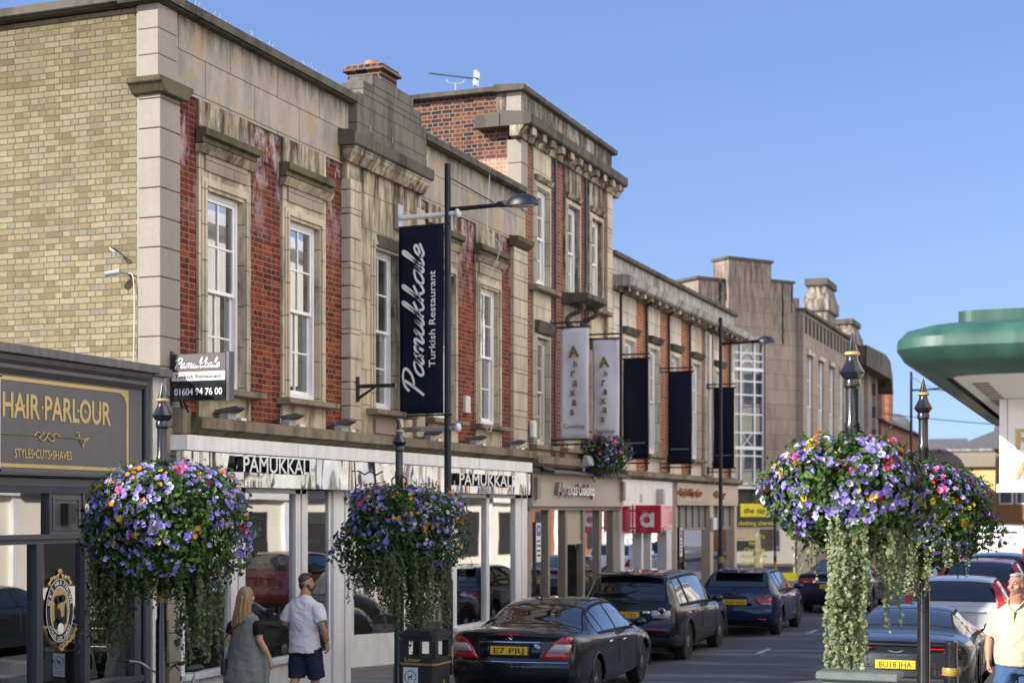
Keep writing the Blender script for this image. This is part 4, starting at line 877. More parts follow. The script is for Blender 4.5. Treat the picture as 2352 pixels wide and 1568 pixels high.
MB().box(-10.88, -10.8, 44.2, 44.62, 2.2, 2.55).build('notice_board', M['white_plastic'], b3)

# ================================================================ banners on the fronts
def banner(y, z1, z0, mat, lab, txt=None, sway=0):
    o = world_thing('hanging_banner', lab, 'banner', (-10.8, y, z0), 'banners along the left hand fronts')
    n, k = 10, 16; vs = []
    for j in range(k+1):
        for i in range(n+1):
            t, q = i/n, j/k
            vs.append((-10.76+.61*t, y+.03*math.sin(t*5+q*2+y)*(1-abs(2*q-1)*.7)+sway*.05*math.sin(q*3.1), z0+.1+(z1-z0-.2)*q))
    m_ = MB().add(vs, [(j*(n+1)+i, j*(n+1)+i+1, (j+1)*(n+1)+i+1, (j+1)*(n+1)+i) for j in range(k) for i in range(n)])
    cl = m_.build('banner_cloth', mat, o, smooth='all', recalc=False)
    sm = cl.modifiers.new('thick', 'SOLIDIFY'); sm.thickness = .006
    for z in (z1, z1-.1, z0+.1, z0):
        MB().tube([(-11.0, y, z), (-10.12 if z in (z1, z0) else -10.1, y, z)], .02, 8).build('banner_rail', M['black_paint'], o)
    MB().box(-11.05, -10.95, y-.05, y+.05, z1-.14, z1+.06).build('wall_plate', M['black_paint'], o); MB().box(-11.05, -10.95, y-.05, y+.05, z0-.06, z0+.14).build('wall_plate', M['black_paint'], o)
    if txt:
        L = txt; h = [.23]+[.125]*(len(L)-1); z = z1-.42
        for i, chh in enumerate(L):
            z -= h[i]+.075
            text('banner_letter', chh, (-10.45+(.03 if i % 2 else -.01)-.015*i*.4, y-.055, z), (Vector((1, 0, .06*(-1)**i)), Vector((-.06*(-1)**i, 0, 1))), h[i]*(1.35 if i and chh not in 'b' else 1), M['olive_ink'], cl, None, .003, .03)
        text('banner_letter', 'Cookshop', (-10.45, y-.055, z0+.33), CAMF, .1, M['olive_ink'], cl, .46, .003, .008)
    else:
        MB().box(-10.7, -10.22, y-.045, y-.042, z0+.46, z0+.475).build('banner_print', M['plastic_grey'], cl)
    return o
banner(30.78, 6.65, 4.12, M['banner_white'], 'white cookshop banner with olive letters, the one nearer the restaurant', 'Abraxas')
banner(32.85, 6.62, 4.12, M['banner_white'], 'white cookshop banner with olive letters, half behind the hanging wall basket', 'Abraxas', .8)
banner(35.22, 6.4, 3.86, M['banner_navy'], 'plain navy banner right beside the white cookshop banners')
banner(39.2, 6.42, 3.86, M['banner_navy'], 'plain navy banner in the middle of the three navy ones')
banner(44.02, 6.36, 3.86, M['banner_navy'], 'plain navy banner partly behind the second tall lamp post')
# ================================================================ stone corner building with the chamfered front
b4 = world_thing('stone_corner_building', 'brown stone corner building with stepped chamfered front, tall stair window and yellow alterations shop', 'building', (-11, 59.3, 0))
CD = Vector((math.sin(R(37)), math.cos(R(37)), 0)); CN = Vector((CD.y, -CD.x, 0)); CP = Vector((-11, 59.3, 0))
def cbox(mb, t0, t1, z0, z1, d0, d1, mi=0):
    """box on the chamfer: t metres back from its right-hand end, d metres out from its face"""
    s = len(mb.v); mb.box(-t1, -t0, d0, d1, z0, z1, mi)
    for i in range(s, len(mb.v)):
        a, b, z = mb.v[i]; q = CP+CD*a+CN*b; mb.v[i] = (q.x, q.y, z)
    return mb
CF = (CD, (0, 0, 1))
def cpt(t, z, d): q = CP-CD*t+CN*d; return (q.x, q.y, z)
mb = MB(); cbox(mb, 1.62, 1.9, 3.6, 11.95, -.9, .0); cbox(mb, 3.4, 3.66, 3.6, 11.95, -.9, 0); cbox(mb, 1.9, 3.4, 9.0, 11.95, -.9, -.003); cbox(mb, 1.9, 3.4, 3.6, 3.72, -.9, -.003); mb.build('stair_tower', M['stone_brown'], b4)
for t0, t1, z1, d in ((3.66, 4.9, 11.15, -.22), (4.9, 7.5, 10.75, -.5), (.42, 1.62, 11.3, -.12), (0, .42, 10.8, -.25)):
    cbox(MB(), t0, t1, 3.6, z1, -2, d).build('stone_front', M['stone_brown'], b4)
cbox(MB(), 1.55, 3.72, 11.95, 12.05, -.95, .06).build('coping', M['stone_dark'], b4); cbox(MB(), 3.72, 5.0, 11.15, 11.25, -2, -.15).build('coping', M['stone_dark'], b4); cbox(MB(), .36, 1.55, 11.3, 11.39, -2, -.06).build('coping', M['stone_dark'], b4)
rnd = random.Random(5)
for t, z0, z1, w_ in ((1.6, 8.6, 11.4, .05), (.95, 9.0, 11.2, .07), (3.9, 9.6, 11.1, .1), (.5, 10.2, 11.2, .05)):
    n = 14; l = [(t-w_*rnd.uniform(.3, 1), z0+(z1-z0)*i/n) for i in range(n+1)]; r_ = [(t+w_*rnd.uniform(.3, 1), z0+(z1-z0)*i/n) for i in range(n+1)]
    d = .004 if 1.62 < t < 3.66 else (-.116 if t < 1.7 else -.216)
    mb = MB()
    for i in range(n): mb.quad(cpt(l[i][0], l[i][1], d), cpt(r_[i][0], r_[i][1], d), cpt(r_[i+1][0], r_[i+1][1], d), cpt(l[i+1][0], l[i+1][1], d))
    mb.build('soot_streak', M['soot'], b4, recalc=False)
# stair window
wf = MB()
for t in (1.9, 2.32, 2.98, 3.36): cbox(wf, t, t+.05, 3.72, 9.0, -.2, -.1)
for z in (3.72, 4.75, 5.0, 5.6, 6.28, 7.0, 7.5, 7.96, 8.25, 8.55, 8.94): cbox(wf, 1.95, 3.36, z, z+.05, -.19, -.12)
for z in (5.0, 7.9): cbox(wf, 1.9, 3.4, z, z+.12, -.2, -.08)
for zz in (8.1, 8.4):
    for s in (1, -1): wf.tube([cpt(2.68, zz+.3, -.13), cpt(2.68+s*.32, zz, -.13)], .022, 5)
for s in (1, -1): wf.tube([cpt(2.68-.3, 5.05+.6*(s < 0), -.13), cpt(2.68+.3, 5.05+.6*(s > 0), -.13)], .02, 5)
stw = wf.build('stair_window', M['white_frame'], b4); OFF[stw.name] = OFF[b4.name]
MB().quad(cpt(3.4, 3.72, -.16), cpt(1.9, 3.72, -.16), cpt(1.9, 9.0, -.16), cpt(3.4, 9.0, -.16)).build('pane', glass('stair_glass', (.75, .8, .8), 1.0, wavy=.1), stw, recalc=False)
cbox(MB(), 1.9, 3.4, 3.72, 9.0, -.9, -.4).build('stair_back', M['frost_pale'], stw)
cbox(MB(), 1.85, 3.45, 9.0, 9.16, -.1, .08).build('window_head', M['stone_white'], b4)
# alterations shop
cbox(MB(), -.4, 3.6, 3.55, 3.63, -.3, .25).build('shop_cornice', M['white_paint'], b4); cbox(MB(), -.3, 3.55, 3.03, 3.55, -.3, .02).build('roller_housing', M['stone_dark'], b4)
zb = cbox(MB(), -.3, 3.5, 2.16, 3.03, -.2, .1).build('fascia', M['charcoal'], b4); OFF[zb.name] = OFF[b4.name]
cbox(MB(), 1.8, 3.2, 2.52, 3.0, .1, .112).build('yellow_panel', M['yellow_sign'], zb, bevel=.03)
text('shop_lettering', 'the zip', cpt(2.52, 2.66, .114), CF, .2, M['ink'], zb, 1.05, .004, .02)
text('shop_lettering', 'clothing alterations and repairs', cpt(1.6, 2.22, .104), CF, .15, M['yellow_vinyl'], zb, 3.4, .004, .012)
cbox(MB(), -.3, 3.5, 2.06, 2.16, -.2, .05).build('shop_head', M['beige'], b4)
for t0, t1 in ((-.6, .35), (3.36, 3.6)): cbox(MB(), t0, t1, .12, 2.06, -.2, .02).build('shop_post', M['beige'], b4)
MB().quad(cpt(3.36, .4, -.05), cpt(.35, .4, -.05), cpt(.35, 2.06, -.05), cpt(3.36, 2.06, -.05)).build('shop_window', M['shop_glass'], b4, recalc=False)
cbox(MB(), .35, 3.36, .12, .42, -.1, .0).build('stallriser', M['yellow_sign'], b4)
cbox(MB(), .3, 3.4, .13, 2.06, -3, -2.9).build('shop_interior', M['taupe'], b4); cbox(MB(), 1.2, 2.4, .13, 1.6, -1.6, -1.4).build('counter', M['frost'], b4)
for i, s in enumerate(('The UK\u2019s', 'No.1', 'Clothing', 'Alterations', 'Company')):
    text('window_lettering', s, cpt(2.4, 1.72-i*.24, -.045), CF, .14, M['yellow_vinyl'], b4, (1.0, .5, 1.0, 1.3, 1.15)[i], .003, .012)
o = MB().ell(cpt(1.1, 1.2, -.3), (.2, .2, .22), 16, 10).build('window_globe', plain('globe_print', (.16, .22, .3), .4, var=.8, vscale=5), None, smooth='all'); tag(o, 'small mottled globe hanging in the yellow lettered shop window', 'globe')
# street front behind the chamfer
def front(root, name, y0, y1, z0, z1, x0=-12, x1=-11, mat='stone_brown'): return MB().box(x0, x1, y0, y1, z0, z1).build(name, M[mat], root)
front(b4, 'street_front', 59.32, 71.5, 8.9, 10.3, -11.6, -11.03); front(b4, 'street_front', 59.32, 71.5, .1, 4.6, -11.6, -11.03)
yy = 59.32
for yc in (60.7, 63.15, 65.7, 68.2, 70.7): front(b4, 'street_pier', yy, yc-.62, 4.6, 8.9, -11.6, -11.03); yy = yc+.62
front(b4, 'street_pier', yy, 71.5, 4.6, 8.9, -11.6, -11.03)
MB().box(-11.62, -10.9, 59.3, 71.6, 10.3, 10.42).build('coping', M['stone_dark'], b4)
for yc in (60.7, 63.15, 65.7, 68.2, 70.7):
    sash(b4, yc-.62, yc+.62, 4.6, 8.9, x=-11.16, rows=(2, 1), curtain=True); MB().box(-11.1, -10.94, yc-.66, yc+.66, 8.72, 8.9).build('window_head', M['stone_white'], b4)
for i in range(14): MB().box(-11.1, -11.01, 59.7+i*.82, 60.1+i*.82, 9.5, 10.16).build('parapet_slot', M['soot'], b4)
MB().box(-20, -11.6, 60, 71.5, .1, 9.6).build('inner_wall', M['stone_brown'], b4)
o = world_thing('wall_floodlight', 'dark floodlight on the brown stone corner high above the yellow shop', 'floodlight', cpt(.7, 5, .3))
MB().tube([cpt(.75, 4.62, .0), cpt(.75, 4.7, .25)], .04, 6).build('bracket', M['plastic_black'], o); cbox(MB(), .55, 1.0, 4.6, 4.85, .2, .5).build('lamp_housing', M['plastic_black'], o, bevel=.04)
def stack(name, lab, x0, x1, y0, y1, z0, zt, mat='stone'):
    o = world_thing(name, lab, 'chimney', ((x0+x1)/2, (y0+y1)/2, z0)); h = zt-z0
    MB().box(x0+.12, x1-.12, y0+.12, y1-.12, z0, z0+h*.55).build('stack', M[mat], o)
    MB().box(x0, x1, y0, y1, z0+h*.55, z0+h*.72).build('frieze', M[mat], o, bevel=.03)
    mb = MB(); mb.add([(x0+a, y0+a, z) if i == 0 else (x1-a, y0+a, z) if i == 1 else (x1-a, y1-a, z) if i == 2 else (x0+a, y1-a, z) for z, a in ((z0+h*.72, .04), (z0+h*.9, .2)) for i in range(4)], [(0, 1, 5, 4), (1, 2, 6, 5), (2, 3, 7, 6), (3, 0, 4, 7), (4, 5, 6, 7), (3, 2, 1, 0)]); mb.build('shoulder', M[mat], o)
    MB().box(x0+.08, x1-.08, y0+.08, y1-.08, z0+h*.9, zt).build('cap', M['stone_dark'], o, bevel=.03); return o
stack('stone_chimney', 'large carved stone chimney rising behind the brown stone parapet', -12.6, -11.45, 67.6, 70.2, 9.6, 12.75, 'stone_frieze')
stack('stone_chimney', 'smaller stone chimney in front of the curved pediment', -12.8, -11.5, 75.0, 77.6, 9.2, 11.85, 'stone_frieze')
MB_ = MB().box(-13.4, -11.6, 71.8, 74.6, 9.0, 10.95); o = MB_.build('parapet_block', M['stone'], None, bevel=.05); tag(o, 'pale stone parapet block between the two stone chimneys', 'parapet')
# pedimented building
b5 = world_thing('pediment_building', 'dark stone building with a curved pediment end beyond the brown stone front', 'building', (-11, 76, 0))
MB().box(-20, -11.15, 71.6, 80.0, .1, 9.3).build('front_wall', M['stone_brown'], b5)
MB().prism([(71.6, 9.3), (79.9, 9.3), (80.5, 8.6), (80.7, 8.6), (80.4, 9.5), (79.6, 10.15), (78.0, 10.35), (71.6, 10.2)], 'x', -12.2, -10.45).build('curved_pediment', M['stone_dark'], b5)
for yc in (73.5, 76.2, 78.8): MB().box(-11.3, -11.0, yc-.5, yc+.5, 5.0, 8.2).build('window', M['slate_paint'], b5); MB().box(-11.2, -10.95, yc-.7, yc-.52, 4.6, 9.3).build('pilaster', M['stone_brown'], b5)
MB().box(-11.3, -10.8, 79.2, 80.2, 7.3, 8.5).build('brick_corner', M['orange_brick'], b5)
b6 = world_thing('far_brick_terrace', 'far dark brick terrace with pitched roof and chimney past the curved pediment', 'building', (-11, 86, 0))
MB().box(-19, -11.0, 80.2, 97, .1, 7.2).build('front_wall', M['old_brick'], b6); MB().prism([(-19, 7.2), (-10.7, 7.2), (-14.5, 9.4)], 'y', 80.2, 97).build('roof', M['slate'], b6)
for yc in (82.5, 85.5, 88.5, 91.5, 94.5): w6 = MB().box(-11.05, -10.96, yc-.5, yc+.5, 4.2, 6.2).build('window', M['white_frame'], b6); OFF[w6.name] = OFF[b6.name]; MB().box(-10.97, -10.95, yc-.42, yc+.42, 4.28, 6.12).build('pane', M['slate_paint'], w6)
cs = MB().box(-12.3, -11.1, 84.2, 85.6, 7.2, 9.8).build('chimney', M['orange_brick'], b6, bevel=.05); OFF[cs.name] = OFF[b6.name]; MB().lathe([(.3, 0), (.33, .1), (.26, .7)], (-11.7, 84.9, 9.8), 12).build('chimney_pot', M['terracotta'], cs)
MB().lathe([(1.1, 0), (1.1, .5), (.9, 1.0), (.4, 1.3), (0, 1.35)], (-12.4, 95.5, 7.2), 16).build('corner_dome', M['lead'], b6, smooth=True)
# houses closing the street
def house(lab, x0, x1, y0, y1, h, rh, mat, wins, hip=True):
    o = world_thing('house', lab, 'house', ((x0+x1)/2, y0, 0)); MB().box(x0, x1, y0, y1, 0, h).build('wall', M[mat], o)
    e = .35; mx = (x1-x0)/2 if not hip else min((x1-x0)/2, (y1-y0)/2)
    rf = MB().add([(x0-e, y0-e, h), (x1+e, y0-e, h), (x1+e, y1+e, h), (x0-e, y1+e, h), (x0+mx if hip else x0-e, (y0+y1)/2, h+rh), (x1-mx if hip else x1+e, (y0+y1)/2, h+rh)], [(0, 1, 5, 4), (1, 2, 5), (2, 3, 4, 5), (3, 0, 4), (3, 2, 1, 0)]).build('roof', M['slate'], o)
    for a, b, c, d in wins:
        w_ = MB().box(a, b, y0-.06, y0+.1, c, d).build('window', M['white_frame'], o); OFF[w_.name] = OFF[o.name]
        MB().box(a+.09, (a+b)/2-.04, y0-.075, y0, c+.09, d-.09).box((a+b)/2+.04, b-.09, y0-.075, y0, c+.09, d-.09).build('pane', M['slate_paint'], w_)
    return o
hs = house('red brick house with a hipped slate roof closing the end of the street', -9.7, -1.0, 105, 114, 6.75, 2.2, 'orange_brick', [(-8.0, -7.3, 6.0, 6.6), (-4, -3, 2.4, 4.2), (-1.5, -.5, 2.4, 4.2)])
house('far house with a low dark slate roof left of the hipped brick house', -17.5, -10.2, 112, 120, 5.4, 2.5, 'old_brick', [(-15, -14, 2.5, 4.2)], False)
o = world_thing('yellow_shop', 'flat roofed yellow rendered shop with a brown fascia in front of the brick house', 'shop', (-4, 99, 0))
MB().box(-8.7, -6.65, 99, 103, 0, 5.4).build('wall', plain('yellow_render', (.60, .46, .2), .8, var=.06), o); MB().box(-11.0, -6.6, 98.7, 103, 5.4, 6.35).build('parapet', M['taupe_dark'], o); MB().box(-11.1, -6.5, 98.6, 103.1, 6.35, 6.5).build('coping', M['stone_grey'], o)
o = world_thing('timber_house', 'tall brown brick house with pale sash windows under the white canopy sign', 'house', (-1, 92, 0))
MB().box(-6.3, 1, 92, 98, 0, 6.2).build('wall', plain('brown_render', (.28, .15, .06), .85, var=.2), o); MB().prism([(91.6, 6.2), (98.4, 6.2), (95, 8.0)], 'x', -6.5, 1.2).build('roof', M['slate'], o)
for a in (-6.1, -5.2, -4.2): w_ = MB().box(a, a+.75, 91.93, 92.1, 3.1, 5.0).build('window', M['white_frame'], o); OFF[w_.name] = OFF[o.name]; MB().box(a+.08, a+.67, 91.91, 92, 4.1, 4.92).box(a+.08, a+.67, 91.91, 92, 3.18, 4.0).build('pane', M['slate_paint'], w_)
o = MB().tube(crom([(-11, 80, 7.6), (-4, 83, 7.0), (3, 86, 7.3)], 6), .02, 4).build('overhead_cable', M['ink']); tag(o, 'thin overhead cable crossing the far end of the street', 'cable')

# ================================================================ right-hand side: canopy building and the sunlit terrace
ph = world_thing('canopy_shop', 'shop with a rounded green canopy and a white hanging board on the right', 'shop', (2, 11, 0))
MB().box(1.2, 9, 3, 17.5, .3, 10).build('wall', M['terrace_render'], ph)
def rrect(x0, x1, y0, y1, r, n=10):
    out = [(x1, y0), (x1, y1)]
    for k in range(n+1): a = R(90+90*k/n); out.append((x0+r+r*math.cos(a), y1-r+r*math.sin(a)))
    for k in range(n+1): a = R(180+90*k/n); out.append((x0+r+r*math.cos(a), y0+r+r*math.sin(a)))
    return out
cx0, cx1, cy0, cy1 = -1.0, 1.4, 9.75, 16.8
prof = [(.02, 3.565), (0, 3.57), (-.03, 3.585), (-.13, 3.61), (-.21, 3.655), (-.25, 3.72), (-.245, 3.78), (-.2, 3.835), (-.1, 3.87), (.04, 3.885)]
mb = MB(); rings = [[(x, y, z) for x, y in rrect(cx0+o_, cx1, cy0+o_, cy1-o_, .32)] for o_, z in prof]; n = len(rings[0])
for r_ in rings: mb.v += r_
for i in range(len(rings)-1): mb.f += [(i*n+j, i*n+(j+1) % n, (i+1)*n+(j+1) % n, (i+1)*n+j) for j in range(n)]
mb.f += [tuple((len(rings)-1)*n+j for j in range(n))]; mb.m = [0]*len(mb.f)
cn = mb.build('canopy', M['green_paint'], ph, smooth=35); OFF[cn.name] = OFF[ph.name]
MB().prism(rrect(cx0+.1, cx1, cy0+.12, cy1-.1, .1), 'z', 3.886, 3.965).build('canopy_upstand', M['green_paint'], cn)
MB().prism(rrect(cx0+.06, cx1-.02, cy0+.06, cy1-.06, .28), 'z', 3.572, 3.59).build('soffit', M['soffit'], cn)
for i in range(9): MB().box(cx0+.14, cx0+.24, cy0+.75+i*.27, cy0+.9+i*.27, 3.563, 3.5725).build('soffit_vent', M['taupe_dark'], cn)
wbd = MB().box(-.80, 1.3, 12.1, 12.5, 2.9, 3.57).box(-.82, 1.3, 12.08, 12.1, 2.885, 2.945).build('hanging_board', M['white_letter'], ph); OFF[wbd.name] = OFF[ph.name]
text('board_lettering', 'R', (-.685, 12.094, 3.2), CAMF, .155, M['gold'], wbd, .14, .006, .01, 'LEFT'); text('board_lettering', 'A', (-.695, 12.094, 2.985), CAMF, .15, M['gold'], wbd, .16, .006, .01, 'LEFT')
MB().box(-.745, -.741, 12.095, 12.1, 2.95, 3.57).build('board_joint', M['plastic_grey'], wbd)
def terrace(lab, y0, y1, x, h, mat, trim, n, seed):
    o = world_thing('right_terrace', lab, 'building', (x, y0, 0)); MB().box(x, x+8, y0, y1, .3, h).build('wall', M[mat], o)
    MB().prism([(x-.4, h-.5), (x-.4, h-.3), (x, h), (x, h-.7)], 'y', y0, y1).build('cornice', M[trim], o); s = (y1-y0)/n
    for i in range(n):
        yc = y0+s*(i+.5)
        for z0, z1 in ((4.6, 6.4), (7.6, 9.2)):
            if z1 > h-.9: continue
            w_ = MB().box(x-.06, x+.1, yc-.6, yc+.6, z0, z1).build('window', M['white_frame'], o); OFF[w_.name] = OFF[o.name]; MB().box(x-.08, x, yc-.5, yc-.03, z0+.1, z1-.1).box(x-.08, x, yc+.03, yc+.5, z0+.1, z1-.1).build('pane', M['slate_paint'], w_)
        MB().box(x-.05, x+.1, yc-s*.27, yc+s*.22, .9, 2.7).build('shop_window', M['charcoal'], o); MB().box(x-.2, x+.1, yc-s*.48, yc+s*.48, 3.1, 3.8).build('shop_fascia', M[trim] if i % 3 else M['slate_paint'], o)
        MB().box(x-.12, x+.1, yc+s*.44, yc+s*.5, .3, h-.7).build('pilaster', M[trim], o)
    return o
terrace('long cream painted terrace with white sash windows on the sunny side', 17.6, 65, 2.4, 11.5, 'terrace_render', 'white_paint', 11, 1)
terrace('orange brick terrace with pale trim further along the sunny side', 65, 76, 2.2, 9.0, 'orange_brick', 'white_paint', 3, 2)
terrace('cream terrace at the far end of the sunny side', 76, 90, 2.2, 10.5, 'terrace_render', 'white_paint', 3, 3)
# ================================================================ street furniture
def lamp_post(x, y, top, lab, band=.3):
    o = world_thing('lamp_post', lab, 'lamp post', (x, y, .12), 'tall lamp posts by the left hand fronts')
    po = MB().lathe([(.088, 0), (.088, 1.5), (.06, 1.58), (.052, top-.12), (.052, top-.1)], (x, y, .12), 16).build('pole', M['navy_metal'], o, smooth=True)
    MB().lathe([(.0905, band), (.0905, band+.17)], (x, y, .12), 16).build('gold_band', M['gold_band'], o, smooth=True)
    za = top-.72
    MB().tube([(x, y, za), (x+1.05, y, za+.02)], [.04, .032], 10).build('arm', M['navy_metal'], o, smooth=True)
    MB().tube([(x+.06, y, za+.5), (x+.8, y, za+.06)], .01, 6).build('stay_rod', M['navy_metal'], o)
    hd = MB(); n = 14
    for i in range(9):
        a = math.pi/2*i/8
        hd.v += [(x+1.28+.28*math.cos(a)*math.cos(2*math.pi*j/n), y+.14*math.cos(a)*math.sin(2*math.pi*j/n), za-.02+.19*math.sin(a)) for j in range(n)]
    hd.f = [(i*n+j, i*n+(j+1) % n, (i+1)*n+(j+1) % n, (i+1)*n+j) for i in range(8) for j in range(n)]+[tuple(range(n-1, -1, -1))]; hd.m = [0]*len(hd.f)
    h = hd.build('lamp_head', M['navy_metal'], o, smooth=50); OFF[h.name] = OFF[o.name]
    MB().box(x+.86, x+1.05, y-.05, y+.05, za-.02, za+.07).build('arm_clamp', M['navy_metal'], o, bevel=.015)
    le = MB().ell((x+1.3, y, za-.025), (.2, .1, .03)).build('lens', M['frost_pale'], h, smooth='all')
    return o
L1 = lamp_post(-10.02, 23.15, 8.3, 'tall dark lamp post carrying the long navy restaurant banner')
for z in (7.52, 4.08):
    MB().tube([(-10.86, 23.15, z-.02), (-9.86, 23.15, z)], .042, 12).build('tie_arm', M['white_paint'] if z > 5 else M['steel'], L1, smooth=True)
    MB().ell((-9.84, 23.15, z), (.05, .075, .075)).build('arm_cap', M['white_plastic'], L1, smooth='all')
    MB().box(-10.92, -10.85, 23.05, 23.25, z-.2, z+.2).build('wall_plate', M['steel'], L1)
lamp_post(-10.46, 43.66, 8.2, 'tall dark lamp post in front of the rightmost navy wall banner', 1.15)
lamp_post(-7.66, 64.56, 8.3, 'distant lamp post against the sky beside the far flower column')
o = world_thing('restaurant_banner', 'long navy banner with white restaurant lettering on the lamp post', 'banner', (-10.5, 23.1, 4.25))
n, k = 8, 20; vs = []
for j in range(k+1):
    for i in range(n+1): t, q = i/n, j/k; vs.append((-10.86+.79*t+.02*(1-q)*(1-t), 23.1+.025*math.sin(t*4+q*5)*math.sin(q*math.pi), 4.31+3.02*q))
bc = MB().add(vs, [(j*(n+1)+i, j*(n+1)+i+1, (j+1)*(n+1)+i+1, (j+1)*(n+1)+i) for j in range(k) for i in range(n)]).build('banner_cloth', M['banner_navy'], o, smooth='all', recalc=False); OFF[bc.name] = OFF[o.name]
sm = bc.modifiers.new('thick', 'SOLIDIFY'); sm.thickness = .006; sm.offset = 1
UP = ((0, 0, 1), (-1, 0, 0))
script('banner_lettering', 'Pamukkale', (-10.405, 23.06, 5.83), UP, .36, 2.45, M['white_letter'], bc, .12, .35)
text('banner_lettering', 'Turkish Restaurant', (-10.2, 23.06, 5.83), UP, .115, M['white_letter'], bc, 1.55, .003, .006)
for z in (7.35, 4.29): MB().tube([(-10.9, 23.1, z-.01), (-9.96 if z > 5 else -9.92, 23.1, z)], .018, 8).build('banner_rail', M['black_paint'], o, smooth=True)

def flower_post(x, y, z0, lab):
    o = world_thing('flower_column', lab, 'flower column', (x, y, z0), 'cast iron flower columns along both kerbs')
    MB().lathe([(.085, 0), (.085, .5), (.07, .56), (.066, 1.55), (.055, 1.6), (.052, 2.6), (.055, 3.05), (.062, 3.1), (.062, 3.14), (.052, 3.16), (.052, 3.42), (.066, 3.44), (.066, 3.48), (.056, 3.5)], (x, y, z0), 16).build('column', M['black_paint'], o, smooth=30)
    MB().lathe([(.0575, 1.74), (.0575, 1.88)], (x, y, z0), 16).build('gold_band', M['gold_band'], o, smooth=True)
    MB().lathe([(.065, 3.5), (.09, 3.53), (.1, 3.55), (.055, 3.63), (.045, 3.66), (.045, 3.68)], (x, y, z0), 16).build('cone_cap', M['black_paint'], o, smooth=30)
    MB().lathe([(.045, 3.68), (.062, 3.69), (.062, 3.705), (.05, 3.715)], (x, y, z0), 16).build('gold_collar', M['gold'], o, smooth=30)
    MB().lathe([(.05, 3.714), (.03, 3.77), (.012, 3.84), (.003, 3.87)], (x, y, z0), 12).build('finial', M['black_paint'], o, smooth=30)
    for s in (1, -1):
        mb = MB(); zz = z0+2.72
        mb.tube(crom([(x+s*.05, y, zz-.0), (x+s*.16, y, zz+.03), (x+s*.25, y, zz+.13), (x+s*.2, y, zz+.24), (x+s*.12, y, zz+.22), (x+s*.12, y, zz+.15)], 5), .011, 6)
        mb.tube(crom([(x+s*.05, y, zz+.02), (x+s*.08, y, zz+.2), (x+s*.11, y, zz+.32), (x+s*.06, y, zz+.36), (x+s*.05, y, zz+.3)], 5), .01, 6)
        mb.tube([(x+s*.05, y, zz-.03), (x+s*.42, y, zz-.03), (x+s*.47, y, zz-.08)], .012, 6); mb.build('scroll_bracket', M['black_paint'], o, smooth=True)
    return o
FP = [(-8.62, 12.96, .12, 'flower column with the bicycle chained to it, in front of the barber shop'), (-9.0, 19.15, .12, 'flower column behind the litter bin, in front of the restaurant'),
      (-1.96, 12.64, .3, 'nearest right flower column rising behind the green cabinet'), (-1.92, 17.26, .3, 'right flower column beside the bollard and the sports car')]
for f in FP: flower_post(*f)

# ---- flowers
M['leaf'] = leafy('basket_leaf', (.018, .044, .009), (.052, .115, .02), (.15, .25, .045), 7, .4)
M['trail'] = leafy('silver_trailing_leaf', (.09, .12, .05), (.22, .275, .14), (.40, .45, .27), 14, .35)
M['trail_dark'] = leafy('green_trailing_leaf', (.03, .055, .02), (.09, .13, .055), (.2, .235, .125), 14, .3)
def petal(name, a, b, c=None):
    return leafy(name, a, b, c or b, 16, .3, .6)
FL = {'purple': petal('violet_petal', (.20, .15, .58), (.36, .29, .78), (.60, .53, .9)), 'deep': petal('deep_violet_petal', (.05, .015, .24), (.12, .05, .42)),
      'pink': petal('pink_petal', (.6, .06, .3), (.8, .25, .5)), 'yellow': petal('yellow_petal', (.75, .42, .01), (.85, .6, .03)), 'orange': petal('orange_petal', (.75, .25, .02), (.8, .42, .06)),
      'red': petal('red_petal', (.32, .005, .012), (.5, .015, .03)), 'cream': petal('cream_petal', (.75, .55, .22), (.85, .7, .4)), 'white': petal('pale_violet_petal', (.45, .42, .7), (.7, .68, .85))}
def flower_mesh(kind, rnd):
    """open trumpet with five notched petals, facing +Z, about 1 unit across"""
    vs, fs = [(0, 0, -.12)], []; n = 10
    for r, z in ((.17, .02), (.5, .14)):
        for j in range(n):
            q = (1 if j % 2 else .8) if r > .3 else 1
            vs.append((r*q*math.cos(2*math.pi*j/n), r*q*math.sin(2*math.pi*j/n), z+(.05*rnd.uniform(-1, 1) if r > .3 else 0)))
    fs += [(0, 1+j, 1+(j+1) % n) for j in range(n)]+[(1+j, 1+n+j, 1+n+(j+1) % n, 1+(j+1) % n) for j in range(n)]
    if kind == 'double':
        b = len(vs)
        for r, z in ((.1, .1), (.34, .26)):
            for j in range(n): vs.append((r*math.cos(2*math.pi*(j+.5)/n), r*math.sin(2*math.pi*(j+.5)/n), z+(.08*rnd.uniform(-1, 1) if r > .2 else 0)))
        fs += [(b+j, b+n+j, b+n+(j+1) % n, b+(j+1) % n) for j in range(n)]
    return np.array(vs), fs
def rot_to(d, roll):
    d = Vector(d).normalized(); return np.array((d.to_track_quat('Z', 'Y').to_matrix() @ Matrix.Rotation(roll, 3, 'Z')))
